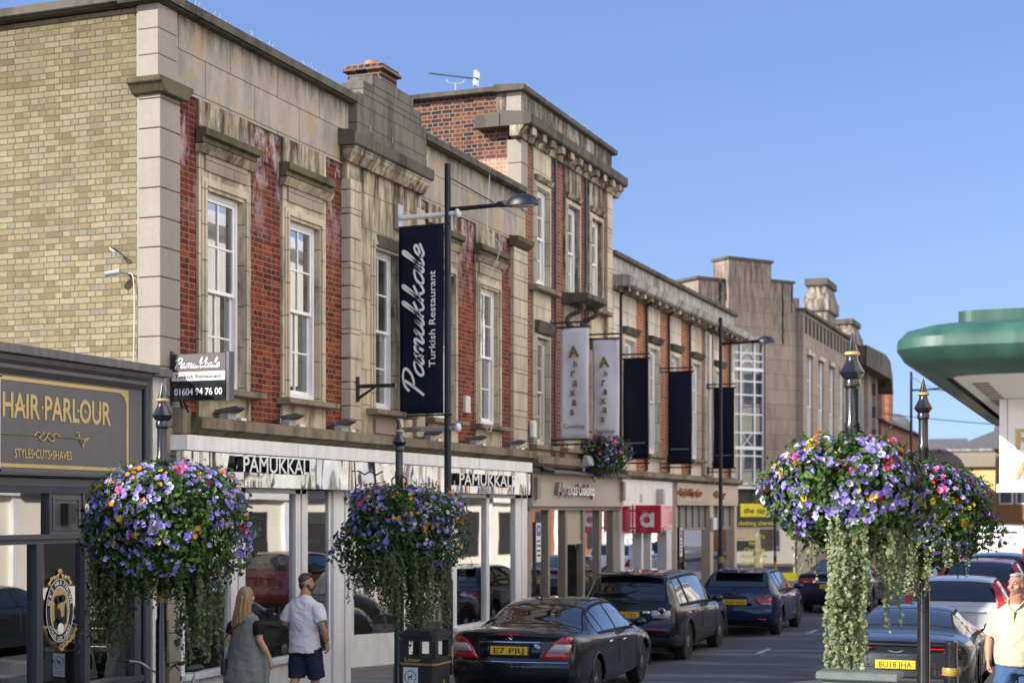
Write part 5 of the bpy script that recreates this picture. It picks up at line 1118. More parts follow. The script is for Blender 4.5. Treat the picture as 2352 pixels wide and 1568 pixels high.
def basket(c, rx, rz, lab, seed, mix_, trails, dens=1.0, dk=False, tl=1.0, fl=1.0):
    """a full hanging planting round a column: c = centre, rx half width, rz half height"""
    rnd = random.Random(seed); o = world_thing('flower_basket', lab, 'flower basket', c, 'planted flower baskets on the columns'); O = np.array(c)
    cam_dir = Vector((-c[0], -c[1], 2.75-c[2])).normalized()
    lumps = [(rnd.uniform(0, 6.28), rnd.uniform(-.7, .9), rnd.uniform(.25, .55), rnd.uniform(-.26, .26)) for _ in range(24)]
    th0, asym = rnd.uniform(0, 6.28), rnd.uniform(.05, .12); patches = [(rnd.uniform(0, 6.28), rnd.uniform(-.8, .9), rnd.uniform(.22, .42)) for _ in range(8)]
    def bare(th, s):
        return any((math.cos(th-a)-1)**2+math.sin(th-a)**2+(s-b)**2 < w_*w_ for a, b, w_ in patches)
    def radius(th, s):
        k = 1.0+asym*math.cos(th-th0)
        for a, b, w_, h in lumps:
            d = ((math.cos(th-a)-1)**2+math.sin(th-a)**2+(s-b)**2)/w_**2; k += h*math.exp(-d)
        return k
    def surf():
        th = rnd.uniform(0, 2*math.pi); s = rnd.uniform(-1, 1)
        e = math.sqrt(max(0, 1-abs(s)**2.6)); k = radius(th, s)
        p = Vector((rx*e*math.cos(th)*k, rx*.92*e*math.sin(th)*k, rz*s*(.9+.1*k)-(.12*rz*(1-e))))
        nn = Vector((math.cos(th)*e/rx, math.sin(th)*e/rx, s/rz*.8)).normalized(); surf.th = th; return p, nn, s
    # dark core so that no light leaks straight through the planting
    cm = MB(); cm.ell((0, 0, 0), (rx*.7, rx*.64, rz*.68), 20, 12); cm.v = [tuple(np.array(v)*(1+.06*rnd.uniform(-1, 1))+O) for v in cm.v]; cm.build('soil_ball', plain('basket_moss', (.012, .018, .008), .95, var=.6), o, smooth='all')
    V, F = [], []
    lv = np.array([(0, -.5, 0), (.26, -.18, .05), (.3, .15, .04), (0, .5, -.06), (-.3, .15, .04), (-.26, -.18, .05)]); lf = [(0, 1, 2, 3), (0, 3, 4, 5)]
    def leaf(p, nn, size, droop=.5):
        d = (nn+Vector((rnd.uniform(-.8, .8), rnd.uniform(-.8, .8), rnd.uniform(-.3, .9)))).normalized()
        A = rot_to(d, rnd.uniform(0, 6.28)); b = len(V)
        V.extend((lv*size) @ A.T+np.array(p)+O); F.extend(tuple(b+i for i in q) for q in lf)
    for _ in range(int(7800*dens)):
        p, nn, s = surf(); leaf(p*rnd.choice((rnd.uniform(.74, 1.04), rnd.uniform(.9, 1.16))), nn, rnd.uniform(.032, .078))
    for _ in range(60):           # loose shoots that break the outline
        p, nn, s = surf(); d = (nn+Vector((0, 0, rnd.uniform(-.1, .9)))).normalized(); L = rnd.uniform(.08, .24)
        for q in range(int(L/.018)): leaf(p+d*(q*.018)+Vector((0, 0, -.6*(q*.018)**2)), d, rnd.uniform(.025, .045))
    MB.build(_mk(V, F), 'foliage', M['leaf'], o, recalc=False)
    # blossoms: the ones that show largest are parts, the rest one mesh per colour
    meshes = {}
    kinds = [k for k, w_ in mix_ for _ in range(w_)]; placed = []
    for _ in range(int(1350*dens*fl)):
        p, nn, s = surf()
        if s < -.78 or (bare(surf.th, s) and rnd.random() < .85) or (s < -.3 and rnd.random() < .35): continue
        k = rnd.choice(kinds)
        if k in ('yellow', 'orange', 'cream', 'red', 'pink'):
            if s < -.35 or (k == 'pink' and s < .35): k = 'purple'
        placed.append([p*rnd.uniform(1.0, 1.07), nn, k, {'purple': .061, 'deep': .052, 'white': .06, 'pink': .08, 'yellow': .055, 'orange': .07, 'cream': .085, 'red': .05}[k]*rnd.choice((.62, .8, .95, 1.05, 1.2, 1.3))])
    extra = []
    for q in placed:              # blooms of the showy kinds grow in clusters
        if q[2] in ('yellow', 'orange', 'red', 'pink', 'cream') and rnd.random() < .6:
            for _ in range(2): extra.append([q[0]+Vector((rnd.uniform(-.06, .06), rnd.uniform(-.06, .06), rnd.uniform(-.06, .06))), q[1], q[2], q[3]*.9])
    placed += extra
    placed.sort(key=lambda q: -(q[3]*max(0, q[1].dot(cam_dir))))
    count = {}; rest = {}
    for p, nn, k, sz in placed:
        d = (nn+Vector((rnd.uniform(-.5, .5), rnd.uniform(-.5, .5), rnd.uniform(-.3, .5)))).normalized(); A = rot_to(d, rnd.uniform(0, 6.28))
        kind = 'double' if k in ('pink', 'orange', 'cream') else 'single'
        lim = {'purple': 100}.get(k, 40)
        if count.get(k, 0) < lim:
            count[k] = count.get(k, 0)+1
            key = ('f', k, rnd.randrange(3))
            if key not in FM:
                v, f = flower_mesh(kind, rnd); me = bpy.data.meshes.new(k+'_flower'); me.from_pydata(v.tolist(), [], f); me.materials.append(FL[k]); me.polygons.foreach_set('use_smooth', [True]*len(me.polygons)); FM[key] = me
            q = bpy.data.objects.new({'purple': 'violet', 'deep': 'dark_violet', 'white': 'pale_violet'}.get(k, k)+'_flower', FM[key]); C.objects.link(q); q.parent = o
            q.matrix_local = Matrix.Translation(p) @ Matrix(A.tolist()).to_4x4() @ Matrix.Scale(sz, 4)
        else:
            v, f = flower_mesh(kind, rnd); V2, F2 = rest.setdefault(k, ([], [])); b = len(V2)
            V2.extend((v*sz) @ A.T+np.array(p)+O); F2.extend(tuple(b+i for i in q) for q in f)
    for k, (V2, F2) in rest.items(): MB.build(_mk(V2, F2), {'purple': 'violet', 'deep': 'dark_violet', 'white': 'pale_violet'}.get(k, k)+'_flowers', FL[k], o, smooth='all', recalc=False, stuff=True)
    # trailing curtains of small round leaves
    V, F, S_ = [], [], MB(); rv = np.array([(.5*math.cos(1.047*i), .5*math.sin(1.047*i), .06*(i % 2)) for i in range(6)])
    for a0, aw, L0, num in trails:
        for _ in range(int(num)):
            th = R(a0)+rnd.gauss(0, R(aw)); L = L0*rnd.uniform(.35, 1.0)*tl; r0 = rx*rnd.uniform(.35, .9)
            p = Vector((r0*math.cos(th), r0*math.sin(th), -rz*rnd.uniform(.35, .75))); pts = [p.copy()]; dx, dy = rnd.uniform(-.03, .03), rnd.uniform(-.03, .03); nst = max(4, int(L/.02))
            for i in range(nst):
                p = p+Vector((dx*.06+rnd.uniform(-.008, .008), dy*.06+rnd.uniform(-.008, .008), -L/nst)); pts.append(p.copy())
                for _ in range(2 if rnd.random() < .45 else 1):
                    A = rot_to((math.cos(th)+rnd.uniform(-1, 1), math.sin(th)+rnd.uniform(-1, 1), rnd.uniform(-.2, 1)), rnd.uniform(0, 6)); b = len(V)
                    V.extend((rv*rnd.uniform(.018, .042)) @ A.T+np.array(p+Vector((rnd.uniform(-.02, .02), rnd.uniform(-.02, .02), rnd.uniform(-.01, .01))))+O); F.append(tuple(range(b, b+6)))
            S_.tube([tuple(np.array(q)+O) for q in pts[::3]], .0022, 3)
    MB.build(_mk(V, F), 'trailing_foliage', M['trail_dark'] if dk else M['trail'], o, recalc=False); S_.build('trailing_stems', plain('stem', (.09, .07, .04), .8), o, recalc=False, stuff=True)
    return o
FM = {}
def _mk(V, F):
    m_ = MB(); m_.v = V; m_.f = F; m_.m = [0]*len(F); return m_
MIX = [('purple', 74), ('white', 10), ('deep', 9), ('yellow', 3), ('orange', 3), ('red', 2), ('pink', 1)]
basket((-8.62, 12.96, 2.63), .78, .60, 'flower basket of violets and yellow blooms in front of the barber shop', 11, MIX, [(222, 9, .98, 60), (300, 25, .45, 16), (350, 9, 1.0, 56), (60, 60, .5, 10)], 1.0, True, fl=1.2)
basket((-9.0, 19.15, 2.46), .80, .66, 'flower basket with an orange and yellow centre above the litter bin', 23, [('purple', 72), ('white', 10), ('deep', 10), ('yellow', 4), ('orange', 4), ('red', 1), ('pink', 3)], [(246, 20, .6, 44), (288, 6, 1.05, 34), (325, 8, 1.2, 52), (2, 7, 1.05, 30), (90, 60, .5, 14)], 1.0, True)
basket((-1.98, 12.6, 2.92), .55, .42, 'largest looking flower basket, sunlit from the left, above the green cabinet', 31, [('purple', 66), ('white', 22), ('deep', 6), ('yellow', 2), ('orange', 1), ('cream', 1), ('red', 4), ('pink', 2)], [(272, 8, 1.25, 74), (342, 18, .8, 30), (300, 12, .7, 20), (205, 8, .5, 6)], .95, fl=1.55)
basket((-1.90, 17.26, 2.74), .58, .53, 'right hand flower basket with pink and yellow tops by the bollard', 47, [('purple', 60), ('white', 8), ('deep', 12), ('yellow', 6), ('orange', 1), ('red', 4), ('pink', 4)], [(235, 30, .6, 44), (320, 30, .3, 14)], .85, fl=1.2)
# small basket on the wall
basket((-10.4, 32.8, 4.0), .46, .42, 'small flower basket hanging on the front below the white banners', 59, [('purple', 40), ('white', 10), ('pink', 10), ('red', 8), ('yellow', 4)], [(280, 40, .4, 16)], .3, True)
o = MB().tube([(-11.0, 33.0, 4.5), (-10.35, 33.0, 4.48), (-10.35, 33.0, 4.2)], .015, 6).build('basket_bracket', M['black_paint']); tag(o, 'black wall bracket holding the small hanging flower basket', 'bracket')

# ---- litter bin
o = world_thing('litter_bin', 'black square litter bin with gold bands and a dog waste notice', 'litter bin', (-8.230, 18.3, .12))
bx = lambda mb, a, z0, z1: mb.prism([(-8.230-a, 18.3-a+.05), (-8.230-a+.05, 18.3-a), (-8.230+a-.05, 18.3-a), (-8.230+a, 18.3-a+.05), (-8.230+a, 18.3+a-.05), (-8.230+a-.05, 18.3+a), (-8.230-a+.05, 18.3+a), (-8.230-a, 18.3+a-.05)], 'z', z0, z1)
bx(MB(), .25, .12, .8).build('body', M['plastic_black'], o); bx(MB(), .262, .8, .825).build('gold_band', M['gold_band'], o); bx(MB(), .258, .2, .22).build('gold_band', M['gold_band'], o)
mb = MB(); bx(mb, .25, .825, .9)
for sx in (-1, 1):
    for sy in (-1, 1): mb.box(-8.230+sx*.25-(.09 if sx > 0 else 0), -8.230+sx*.25+(.09 if sx < 0 else 0), 18.3+sy*.25-(.09 if sy > 0 else 0), 18.3+sy*.25+(.09 if sy < 0 else 0), .9, 1.1)
bx(mb, .25, 1.1, 1.16); bx(mb, .27, 1.16, 1.2); bx(mb, .22, 1.2, 1.23); mb.build('hood', M['plastic_black'], o)
text('bin_lettering', 'Litter', (-8.290, 18.045, .84), CAMF, .055, M['gold'], o, .22, .004, .01)
nb = MB().box(-8.420, -8.220, 18.035, 18.045, .45, .77).build('notice', M['white_plastic'], o); OFF[nb.name] = OFF[o.name]
mb = MB()
for i in range(26):
    a, b = R(-40+i*11.5), R(-40+(i+1)*11.5); P = lambda r, t: (-8.320+r*math.cos(t), 18.032, .65+r*math.sin(t)); mb.add([P(.07, a), P(.085, a), P(.085, b), P(.07, b)], [(0, 1, 2, 3)])
mb.add([(-8.255, 18.031, .60), (-8.310, 18.031, .555), (-8.300, 18.031, .545), (-8.245, 18.031, .59)], [(0, 1, 2, 3)]); mb.build('notice_ring', M['teal'], nb, recalc=False)
MB().box(-8.350, -8.300, 18.03, 18.033, .64, .66).box(-8.348, -8.338, 18.03, 18.033, .61, .64).box(-8.310, -8.300, 18.03, 18.033, .61, .64).box(-8.305, -8.290, 18.03, 18.033, .655, .685).build('dog_symbol', M['ink'], nb)
text('notice_lettering', 'Litter and', (-8.320, 18.034, .51), CAMF, .018, M['ink'], nb, .12, .001); text('notice_lettering', 'dog waste bin', (-8.320, 18.034, .478), CAMF, .018, M['ink'], nb, .16, .001)
MB().box(-7.978, -7.974, 18.28, 18.33, .4, .6).build('crest', M['gold_band'], o)
# parking signs
def sign_post(x, y, z0, h, lab, col, band):
    o = world_thing('parking_sign', lab, 'parking sign', (x, y, z0)); MB().tube([(x, y, z0), (x, y, z0+h)], .04, 10).build('post', M['black_paint'], o, smooth=True)
    MB().lathe([(.043, band), (.043, band+.16)], (x, y, z0), 12).build('gold_band', M['gold_band'], o)
    pl = MB().box(x+.045, x+.055, y-.05, y+.2, z0+h-.75, z0+h-.02).build('plate', M['white_plastic'], o); OFF[pl.name] = OFF[o.name]
    MB().box(x+.055, x+.059, y-.02, y+.17, z0+h-.26, z0+h-.06).build('blue_panel', plain('sign_blue', (.02, .07, .4), .4), pl); text('sign_lettering', 'P', (x+.06, y+.075, z0+h-.23), FACE, .13, M['white_letter'], pl, None, .002, .01)
    for i in range(4): MB().box(x+.055, x+.058, y-.02, y+.16, z0+h-.64+i*.09, z0+h-.61+i*.09).build('sign_line', M['ink'], pl)
    return o
sign_post(-10.1, 27.4, .12, 2.42, 'parking sign on a black post by the first taupe shop window', 0, .75)
sign_post(-10.5, 39.2, .12, 2.2, 'parking sign on a black post between the red sign and the beige shop', 0, .8)
o = world_thing('street_lantern_post', 'thin black post with a pale hooked head in front of the yellow alterations shop', 'post', (-10.3, 50.5, .12))
MB().tube([(-10.3, 50.5, .12), (-10.3, 50.5, 2.85)], .05, 10).build('post', M['black_paint'], o, smooth=True); MB().tube(crom([(-10.3, 50.5, 2.82), (-10.0, 50.5, 2.85), (-9.9, 50.5, 2.75), (-9.92, 50.5, 2.6)], 5), .05, 8).build('hook', M['white_plastic'], o, smooth=True); MB().box(-10.25, -10.15, 50.45, 50.5, 2.1, 2.7).build('plate', M['white_plastic'], o); MB().lathe([(.053, .85), (.053, 1.1)], (-10.3, 50.5, .0), 12).build('orange_band', FL['orange'], o); MB().lathe([(.053, 1.3), (.053, 1.45)], (-10.3, 50.5, .0), 12).build('gold_band', M['gold_band'], o)
# bollard and cabinet
def bollard(x, y, z, lab):
    o = world_thing('bollard', lab, 'bollard', (x, y, z)); MB().lathe([(.095, 0), (.09, .3), (.08, .62), (.072, .86), (.078, .9), (.075, .93), (.05, .955), (0, .96)], (x, y, z), 18).build('shaft', M['black_paint'], o, smooth=30); MB().lathe([(.098, .55), (.104, .57), (.104, .62), (.096, .64)], (x, y, z), 18).build('gold_band', M['gold_band'], o, smooth=30)
bollard(-1.77, 18.71, .3, 'black bollard with a gold band behind the sports car')
o = world_thing('utility_cabinet', 'grey green metal utility cabinet at the foot of the nearest column', 'utility cabinet', (-1.78, 11.75, .3)); MB().box(-2.04, -1.52, 11.7, 12.0, .3, 1.5).build('body', plain('grey_green_paint', (.07, .09, .085), .45, var=.15), o); MB().prism([(11.66, 1.5), (12.04, 1.5), (12.02, 1.55), (11.7, 1.56)], 'x', -2.08, -1.48).build('lid', plain('grey_green_lid', (.10, .12, .115), .5, var=.2), o, bevel=.01)
# bicycle
o = world_thing('bicycle', 'silver framed bicycle with black saddle standing behind the left flower column', 'bicycle', (-8.8, 13.58, .12))
B = Vector((.06, 1, 0)).normalized(); P0 = Vector((-8.80, 13.58, .12)); bp = lambda a, z, s=0: tuple(P0+B*a+Vector((-B.y, B.x, 0))*s+Vector((0, 0, z)))
fork = -.45; st = .22
for a in (-.52, .52):
    n = 28; r = .33
    MB().tube([bp(a+r*math.cos(2*math.pi*i/n), .34+r*math.sin(2*math.pi*i/n)) for i in range(n+1)], .02, 8, caps=False).build('wheel', M['plastic_black'], o, smooth=True)
    sp = MB()
    for i in range(14): sp.tube([bp(a, .34), bp(a+.31*math.cos(.449*i), .34+.31*math.sin(.449*i))], .0015, 3)
    sp.build('spokes', M['steel'], o)
MB().tube([bp(-.52, .34), bp(-.40, .72), bp(-.36, .92)], .016, 8).tube([bp(-.38, .82), bp(.16, .84)], .016, 8).tube([bp(-.39, .75), bp(-.02, .3)], .018, 8).tube([bp(-.02, .3), bp(.2, .92)], .016, 8).tube([bp(.16, .84), bp(.52, .34)], .012, 8).tube([bp(-.02, .3), bp(.52, .34)], .012, 8).build('frame', M['steel'], o, smooth=True)
MB().tube(crom([bp(-.46, 1.14, .3), bp(-.40, 1.12, .2), bp(-.36, 1.05, .1), bp(-.36, 1.02, 0), bp(-.36, 1.05, -.1), bp(-.40, 1.12, -.2), bp(-.46, 1.14, -.3)], 5), .012, 8).tube([bp(-.36, .9), bp(-.36, 1.04)], .014, 8).build('handlebar', M['steel'], o, smooth=True)
for s in (1, -1):
    MB().tube([bp(-.46, 1.14, .3*s), bp(-.53, 1.15, .4*s)], .019, 8).build('grip', M['plastic_black'], o, smooth=True); MB().tube([bp(-.43, 1.12, .22*s), bp(-.5, 1.08, .34*s)], .007, 6).build('brake_lever', M['plastic_black'], o)
MB().tube(crom([bp(-.43, 1.12, .25), bp(-.5, 1.1, .1), bp(-.48, .95, .02), bp(-.42, .8, 0)], 5), .004, 5).tube(crom([bp(-.43, 1.12, -.25), bp(-.5, 1.05, -.1), bp(-.46, .9, -.02), bp(-.42, .78, 0)], 5), .004, 5).build('brake_cable', M['plastic_black'], o)
sd_ = MB().ell((0, 0, 0), (.14, .085, .035), 16, 8); sd_.v = [((v[0]*1.0+(-.02)), v[1]*(.45 if v[0] < -.0 else 1.0), v[2]) for v in sd_.v]; sd_.v = [bp(.22+v[0], 1.02+v[2]+.25*max(0, v[0])**1.5, v[1]) for v in sd_.v]; sd_.build('saddle', M['plastic_black'], o, smooth='all'); MB().tube([bp(.2, .92), bp(.22, 1.0)], .013, 8).build('seat_post', M['steel'], o)
# ================================================================ vehicles
def paint(name, col, metal=0):
    m, t, b = new_mat(name); b.inputs['Base Color'].default_value = col+(1,); b.inputs['Metallic'].default_value = metal
    b.inputs['Roughness'].default_value = .45; b.inputs['Specular IOR Level'].default_value = .25; b.inputs['Coat Weight'].default_value = .8; b.inputs['Coat Roughness'].default_value = .015; b.inputs['Coat IOR'].default_value = 1.5
    f = noise(t, 2.5, 4, .6); t.links.new(ramp(t, [(.4, .4), (.75, .55)], f), b.inputs['Roughness']); return m
def dark_glass(name, col=(.008, .010, .012)):
    m, t, b = new_mat(name); b.inputs['Base Color'].default_value = col+(1,); b.inputs['Roughness'].default_value = .03; b.inputs['Specular IOR Level'].default_value = .8; b.inputs['Coat Weight'].default_value = .6; b.inputs['Coat Roughness'].default_value = .02; return m
M['car_glass'] = dark_glass('car_glass'); M['tyre'] = plain('tyre_rubber', (.018, .018, .018), .8, var=.2); M['alloy'] = plain('alloy_wheel', (.5, .51, .53), .25, .9, var=.05)
M['trim'] = plain('car_plastic_trim', (.03, .03, .032), .6, var=.15); M['seal'] = plain('window_seal_rubber', (.012, .012, .013), .7, var=.1, spec=.2); M['plate'] = plain('yellow_number_plate', (.80, .50, .02), .4, var=.04)
def lens(name, col):
    m, t, b = new_mat(name); b.inputs['Base Color'].default_value = col+(1,); b.inputs['Roughness'].default_value = .12; b.inputs['Coat Weight'].default_value = 1
    bump(t, b, noise(t, 60, 2), .15, .003); return m
M['red_lens'] = lens('red_tail_lens', (.42, .008, .012)); M['clear_lens'] = lens('clear_tail_lens', (.5, .47, .46))
def cat1(P, k):
    """Catmull-Rom through rows of an array"""
    P = np.asarray(P, float); n = len(P); out = []
    for i in range(n-1):
        a, b, c, d = P[max(i-1, 0)], P[i], P[i+1], P[min(i+2, n-1)]
        for j in range(k):
            t = j/k; out.append(.5*((2*b)+(c-a)*t+(2*a-5*b+4*c-d)*t*t+(3*b-a-3*c+d)*t**3))
    out.append(P[-1]); return np.array(out)
ST = {   # y, underside, half width, belt z, belt half width, roof edge z, roof edge half width, top z
 'saloon': [(0, .32, .80, 1.0, .775, 1.045, .60, 1.045), (.12, .27, .875, 1.005, .83, 1.055, .68, 1.08), (.45, .23, .905, .99, .855, 1.05, .72, 1.095), (.82, .22, .91, .97, .865, 1.02, .745, 1.105), (1.12, .22, .91, .96, .865, 1.14, .665, 1.215), (1.45, .22, .91, .945, .865, 1.265, .60, 1.33), (1.9, .22, .91, .93, .865, 1.335, .585, 1.40), (2.5, .22, .91, .915, .865, 1.345, .585, 1.41), (3.0, .22, .91, .9, .86, 1.3, .58, 1.37), (3.35, .22, .91, .89, .855, 1.17, .61, 1.24), (3.75, .22, .905, .87, .84, .97, .70, 1.01), (4.3, .22, .9, .80, .8, .86, .66, .9), (4.7, .24, .84, .70, .72, .74, .56, .77), (4.85, .3, .74, .58, .62, .6, .5, .6)],
 'suv': [(0, .44, .83, 1.06, .80, 1.10, .70, 1.10), (.08, .38, .90, 1.075, .865, 1.2, .72, 1.21), (.2, .34, .935, 1.08, .89, 1.4, .69, 1.42), (.36, .32, .945, 1.08, .90, 1.585, .655, 1.64), (.7, .3, .95, 1.075, .90, 1.63, .645, 1.705), (1.8, .3, .95, 1.06, .90, 1.65, .64, 1.725), (2.6, .3, .95, 1.04, .90, 1.62, .63, 1.69), (3.05, .3, .95, 1.03, .89, 1.46, .64, 1.52), (3.45, .3, .95, 1.02, .88, 1.14, .72, 1.18), (3.7, .3, .945, 1.0, .87, 1.07, .72, 1.1), (4.3, .32, .92, .95, .82, 1.0, .66, 1.03), (4.6, .4, .8, .75, .7, .78, .55, .78)],
 'hatch': [(0, .34, .76, .93, .735, .975, .63, .975), (.08, .28, .825, .945, .785, 1.04, .665, 1.05), (.22, .24, .855, .95, .815, 1.2, .635, 1.22), (.42, .22, .865, .95, .825, 1.33, .595, 1.375), (.75, .22, .87, .94, .825, 1.365, .58, 1.42), (1.5, .22, .87, .93, .825, 1.375, .58, 1.43), (2.1, .22, .87, .92, .82, 1.33, .575, 1.39), (2.5, .22, .87, .91, .815, 1.18, .6, 1.25), (2.95, .22, .865, .89, .805, .98, .68, 1.01), (3.5, .24, .85, .8, .76, .86, .62, .89), (3.8, .27, .78, .68, .66, .71, .5, .72), (3.95, .32, .68, .56, .58, .58, .45, .58)],
 'coupe': [(0, .34, .84, .82, .80, .90, .66, .90), (.1, .26, .93, .86, .87, .92, .72, .93), (.35, .2, .965, .87, .88, .93, .73, .955), (.75, .17, .97, .87, .88, .955, .70, .995), (1.1, .16, .96, .865, .87, 1.06, .63, 1.11), (1.5, .16, .945, .86, .86, 1.16, .575, 1.21), (1.9, .16, .94, .85, .86, 1.205, .555, 1.26), (2.3, .16, .94, .84, .86, 1.195, .55, 1.255), (2.7, .16, .94, .83, .86, 1.09, .56, 1.15), (3.15, .16, .945, .82, .85, .9, .66, .94), (3.8, .18, .94, .76, .82, .82, .62, .85), (4.25, .2, .88, .64, .72, .67, .5, .69), (4.45, .28, .74, .5, .6, .52, .45, .52)],
 'van': [(0, .36, .9, 1.15, .89, 1.8, .80, 1.8), (.06, .3, .94, 1.2, .93, 1.86, .83, 1.9), (.3, .28, .955, 1.2, .945, 1.9, .83, 1.955), (1.5, .28, .955, 1.2, .945, 1.91, .83, 1.97), (3.0, .28, .955, 1.2, .945, 1.91, .83, 1.97), (3.4, .28, .955, 1.18, .94, 1.8, .8, 1.87), (4.0, .28, .95, 1.12, .9, 1.25, .74, 1.3), (4.5, .3, .9, .95, .8, 1.0, .65, 1.02), (4.8, .4, .78, .7, .65, .72, .5, .72)]}
REAR = {'saloon': ([(.2, .06), (.38, -.02), (.45, -.075), (.65, -.085), (.70, -.04), (.95, .0), (1.045, -.03)], .10), 'suv': ([(.3, .08), (.48, -.03), (.6, -.07), (.7, -.06), (.76, -.02), (1.0, .0), (1.1, .02)], .07),
        'hatch': ([(.2, .07), (.34, -.02), (.45, -.06), (.6, -.05), (.66, -.02), (.9, .0), (.98, .02)], .09), 'coupe': ([(.2, .1), (.34, .02), (.42, -.02), (.62, .0), (.74, .03), (.84, .0), (.9, -.06)], .12), 'van': ([(.2, .05), (.5, -.05), (.56, -.02), (1.9, .06)], .02)}
GL = {'saloon': dict(rear=(.86, 1.47), side=[(1.18, 1.50), (1.55, 2.28), (2.36, 3.42)], front=(3.0, 3.72), rake=.55), 'suv': dict(rear=(.085, .40), side=[(.38, 1.05), (1.1, 2.0), (2.08, 3.15)], front=(2.72, 3.42), rake=.5),
      'hatch': dict(rear=(.1, .40), side=[(.55, .92), (1.0, 2.55)], front=(2.15, 2.9), rake=.5), 'coupe': dict(rear=(.95, 1.62), side=[(1.5, 1.95), (2.0, 2.95)], front=(2.35, 3.1), rake=.6), 'van': dict(rear=(9, 9), side=[(2.7, 3.6)], front=(3.3, 3.95), rake=.5)}
WH = {'saloon': (1.05, 3.9, .33), 'suv': (.92, 3.66, .375), 'hatch': (.66, 3.13, .315), 'coupe': (.86, 3.57, .355), 'van': (.95, 4.0, .34)}
def car(kind, name, lab, cat, x, y, z, col, plate=None, scale=(1, 1, 1), rz=0, lamps='red', trimz=0, wheel='alloy', details=None, group=None):
    o = thing(name, lab, cat, (x, y, z), rz, group); sx, sy, sz = scale
    st = ST[kind]; rz_, bulge = REAR[kind]; g = GL[kind]; w1, w2, wr = WH[kind]; L = st[-1][0]
    Z0 = [a for a, b in rz_]; Y0 = [b for a, b in rz_]
    y0 = lambda q: float(np.interp(q, Z0, Y0))
    prof = []
    for (yy, zb, hw, zbe, hb, zr, hr, zt) in st:
        prof.append([(0, yy, zb), (.8*hw, yy, zb), (.965*hw, yy, zb+.08), (hw, yy, zb*.5+zbe*.5), (hw*.99, yy, zbe-.11), (hb, yy, zbe), (hb*.46+hr*.54+.012, yy, zbe+(zr-zbe)*.55), (hr, yy, zr), (hr*.8, yy, zr+(zt-zr)*.62), (hr*.42, yy, zr+(zt-zr)*.95), (0, yy, zt)])
    KL, KY = 4, 7
    A = cat1(prof, KY)                       # along the length
    B_ = np.array([cat1(a, KL) for a in A])  # round the section
    ny, nl = B_.shape[:2]
    lev = np.linspace(0, 10, nl)
    for j in range(nl):                      # the tail follows the rear outline
        for i in range(KY+1):
            k = max(0, 1-i/KY); B_[i, j, 1] += k*(y0(B_[i, j, 2]))
    V = []; idx = np.zeros((2, ny, nl), int)
    for s in range(2):
        for i in range(ny):
            for j in range(nl):
                q = B_[i, j]; idx[s, i, j] = len(V); V.append([q[0]*(1 if s == 0 else -1), q[1], q[2]])
    V = np.array(V); Rw = wr*1.15; faces = {'body': [], 'trim': [], 'rear_window': [], 'side_window': [], 'windscreen': []}
    sidef = {0: {}, 1: {}}
    for s in range(2):
        for i in range(ny-1):
            for j in range(nl-1):
                q = (idx[s, i, j], idx[s, i, j+1], idx[s, i+1, j+1], idx[s, i+1, j]); c = B_[i:i+2, j:j+2].reshape(4, 3).mean(0); lv = (lev[j]+lev[j+1])/2
                cut = False
                if lv < 4.6:
                    for wy in (w1, w2):
                        if (c[1]-wy)**2+(c[2]-wr)**2 < Rw*Rw: cut = True
                if cut: continue
                kind_ = 'trim' if c[2] < trimz else 'body'
                yc = c[1]-(c[2]-st[0][3])*0
                if 7.35 < lv and g['rear'][0] < c[1] < g['rear'][1]: kind_ = 'rear_window'
                elif 7.35 < lv and g['front'][0] < c[1] < g['front'][1]: kind_ = 'windscreen'
                elif 5.2 < lv < 6.8:
                    f = (lv-5.2)/1.6
                    for n_, (a, b) in enumerate(g['side']):
                        a2 = a+(.16*f if n_ == 0 else 0); b2 = b-(g['rake']*f*.8 if n_ == len(g['side'])-1 else 0)
                        if a2 < c[1] < b2: kind_ = 'side_window'; sidef[s].setdefault(n_, []).append(q if s == 0 else q[::-1])
                if kind_ != 'side_window': faces[kind_].append(q if s == 0 else q[::-1])
    for s in range(2):                       # round the wheel-arch edge
        for i in range(ny):
            for j in range(nl):
                if lev[j] < 4.7 and lev[j] > .5:
                    q = V[idx[s, i, j]]
                    for wy in (w1, w2):
                        d = math.hypot(q[1]-wy, q[2]-wr)
                        if abs(d-Rw) < .05 and d > .01: q[1] = wy+(q[1]-wy)*Rw/d; q[2] = wr+(q[2]-wr)*Rw/d
    gset = {}                                # matt black seals round every window
    for k_ in ('rear_window', 'windscreen'):
        for f in faces[k_]:
            for v in f: gset[v] = 1
    for s in range(2):
        for n_ in sidef[s]:
            for f in sidef[s][n_]:
                for v in f: gset[v] = 1
    seal = [f for f in faces['body'] if any(v in gset for v in f)]; sset = set(seal); faces['body'] = [f for f in faces['body'] if f not in sset]
    def sub(fs):
        used = sorted({v for f in fs for v in f}); m_ = {v: k for k, v in enumerate(used)}; mb = MB(); mb.v = [tuple(V[v]*np.array((sx, sy, sz))) for v in used]; mb.f = [tuple(m_[v] for v in f) for f in fs]; mb.m = [0]*len(fs); return mb
    bod = sub(faces['body'])
    # rear panel
    rows = list(range(KL, 7*KL+1)); NX = 16; hw0 = st[0][2]
    yR = lambda x_, z_: y0(z_)-bulge*(1-min(1, abs(x_)/hw0)**2.4)
    rp, rf, rt = [], [], []
    for r_ in rows:
        hx, zz = B_[0, r_, 0], B_[0, r_, 2]
        for k in range(NX+1):
            xx = -hx+2*hx*k/NX; rp.append((xx, y0(zz)-bulge*(1-min(1, abs(xx)/max(hx, .01))**2.4)*min(1, hx/hw0), zz))
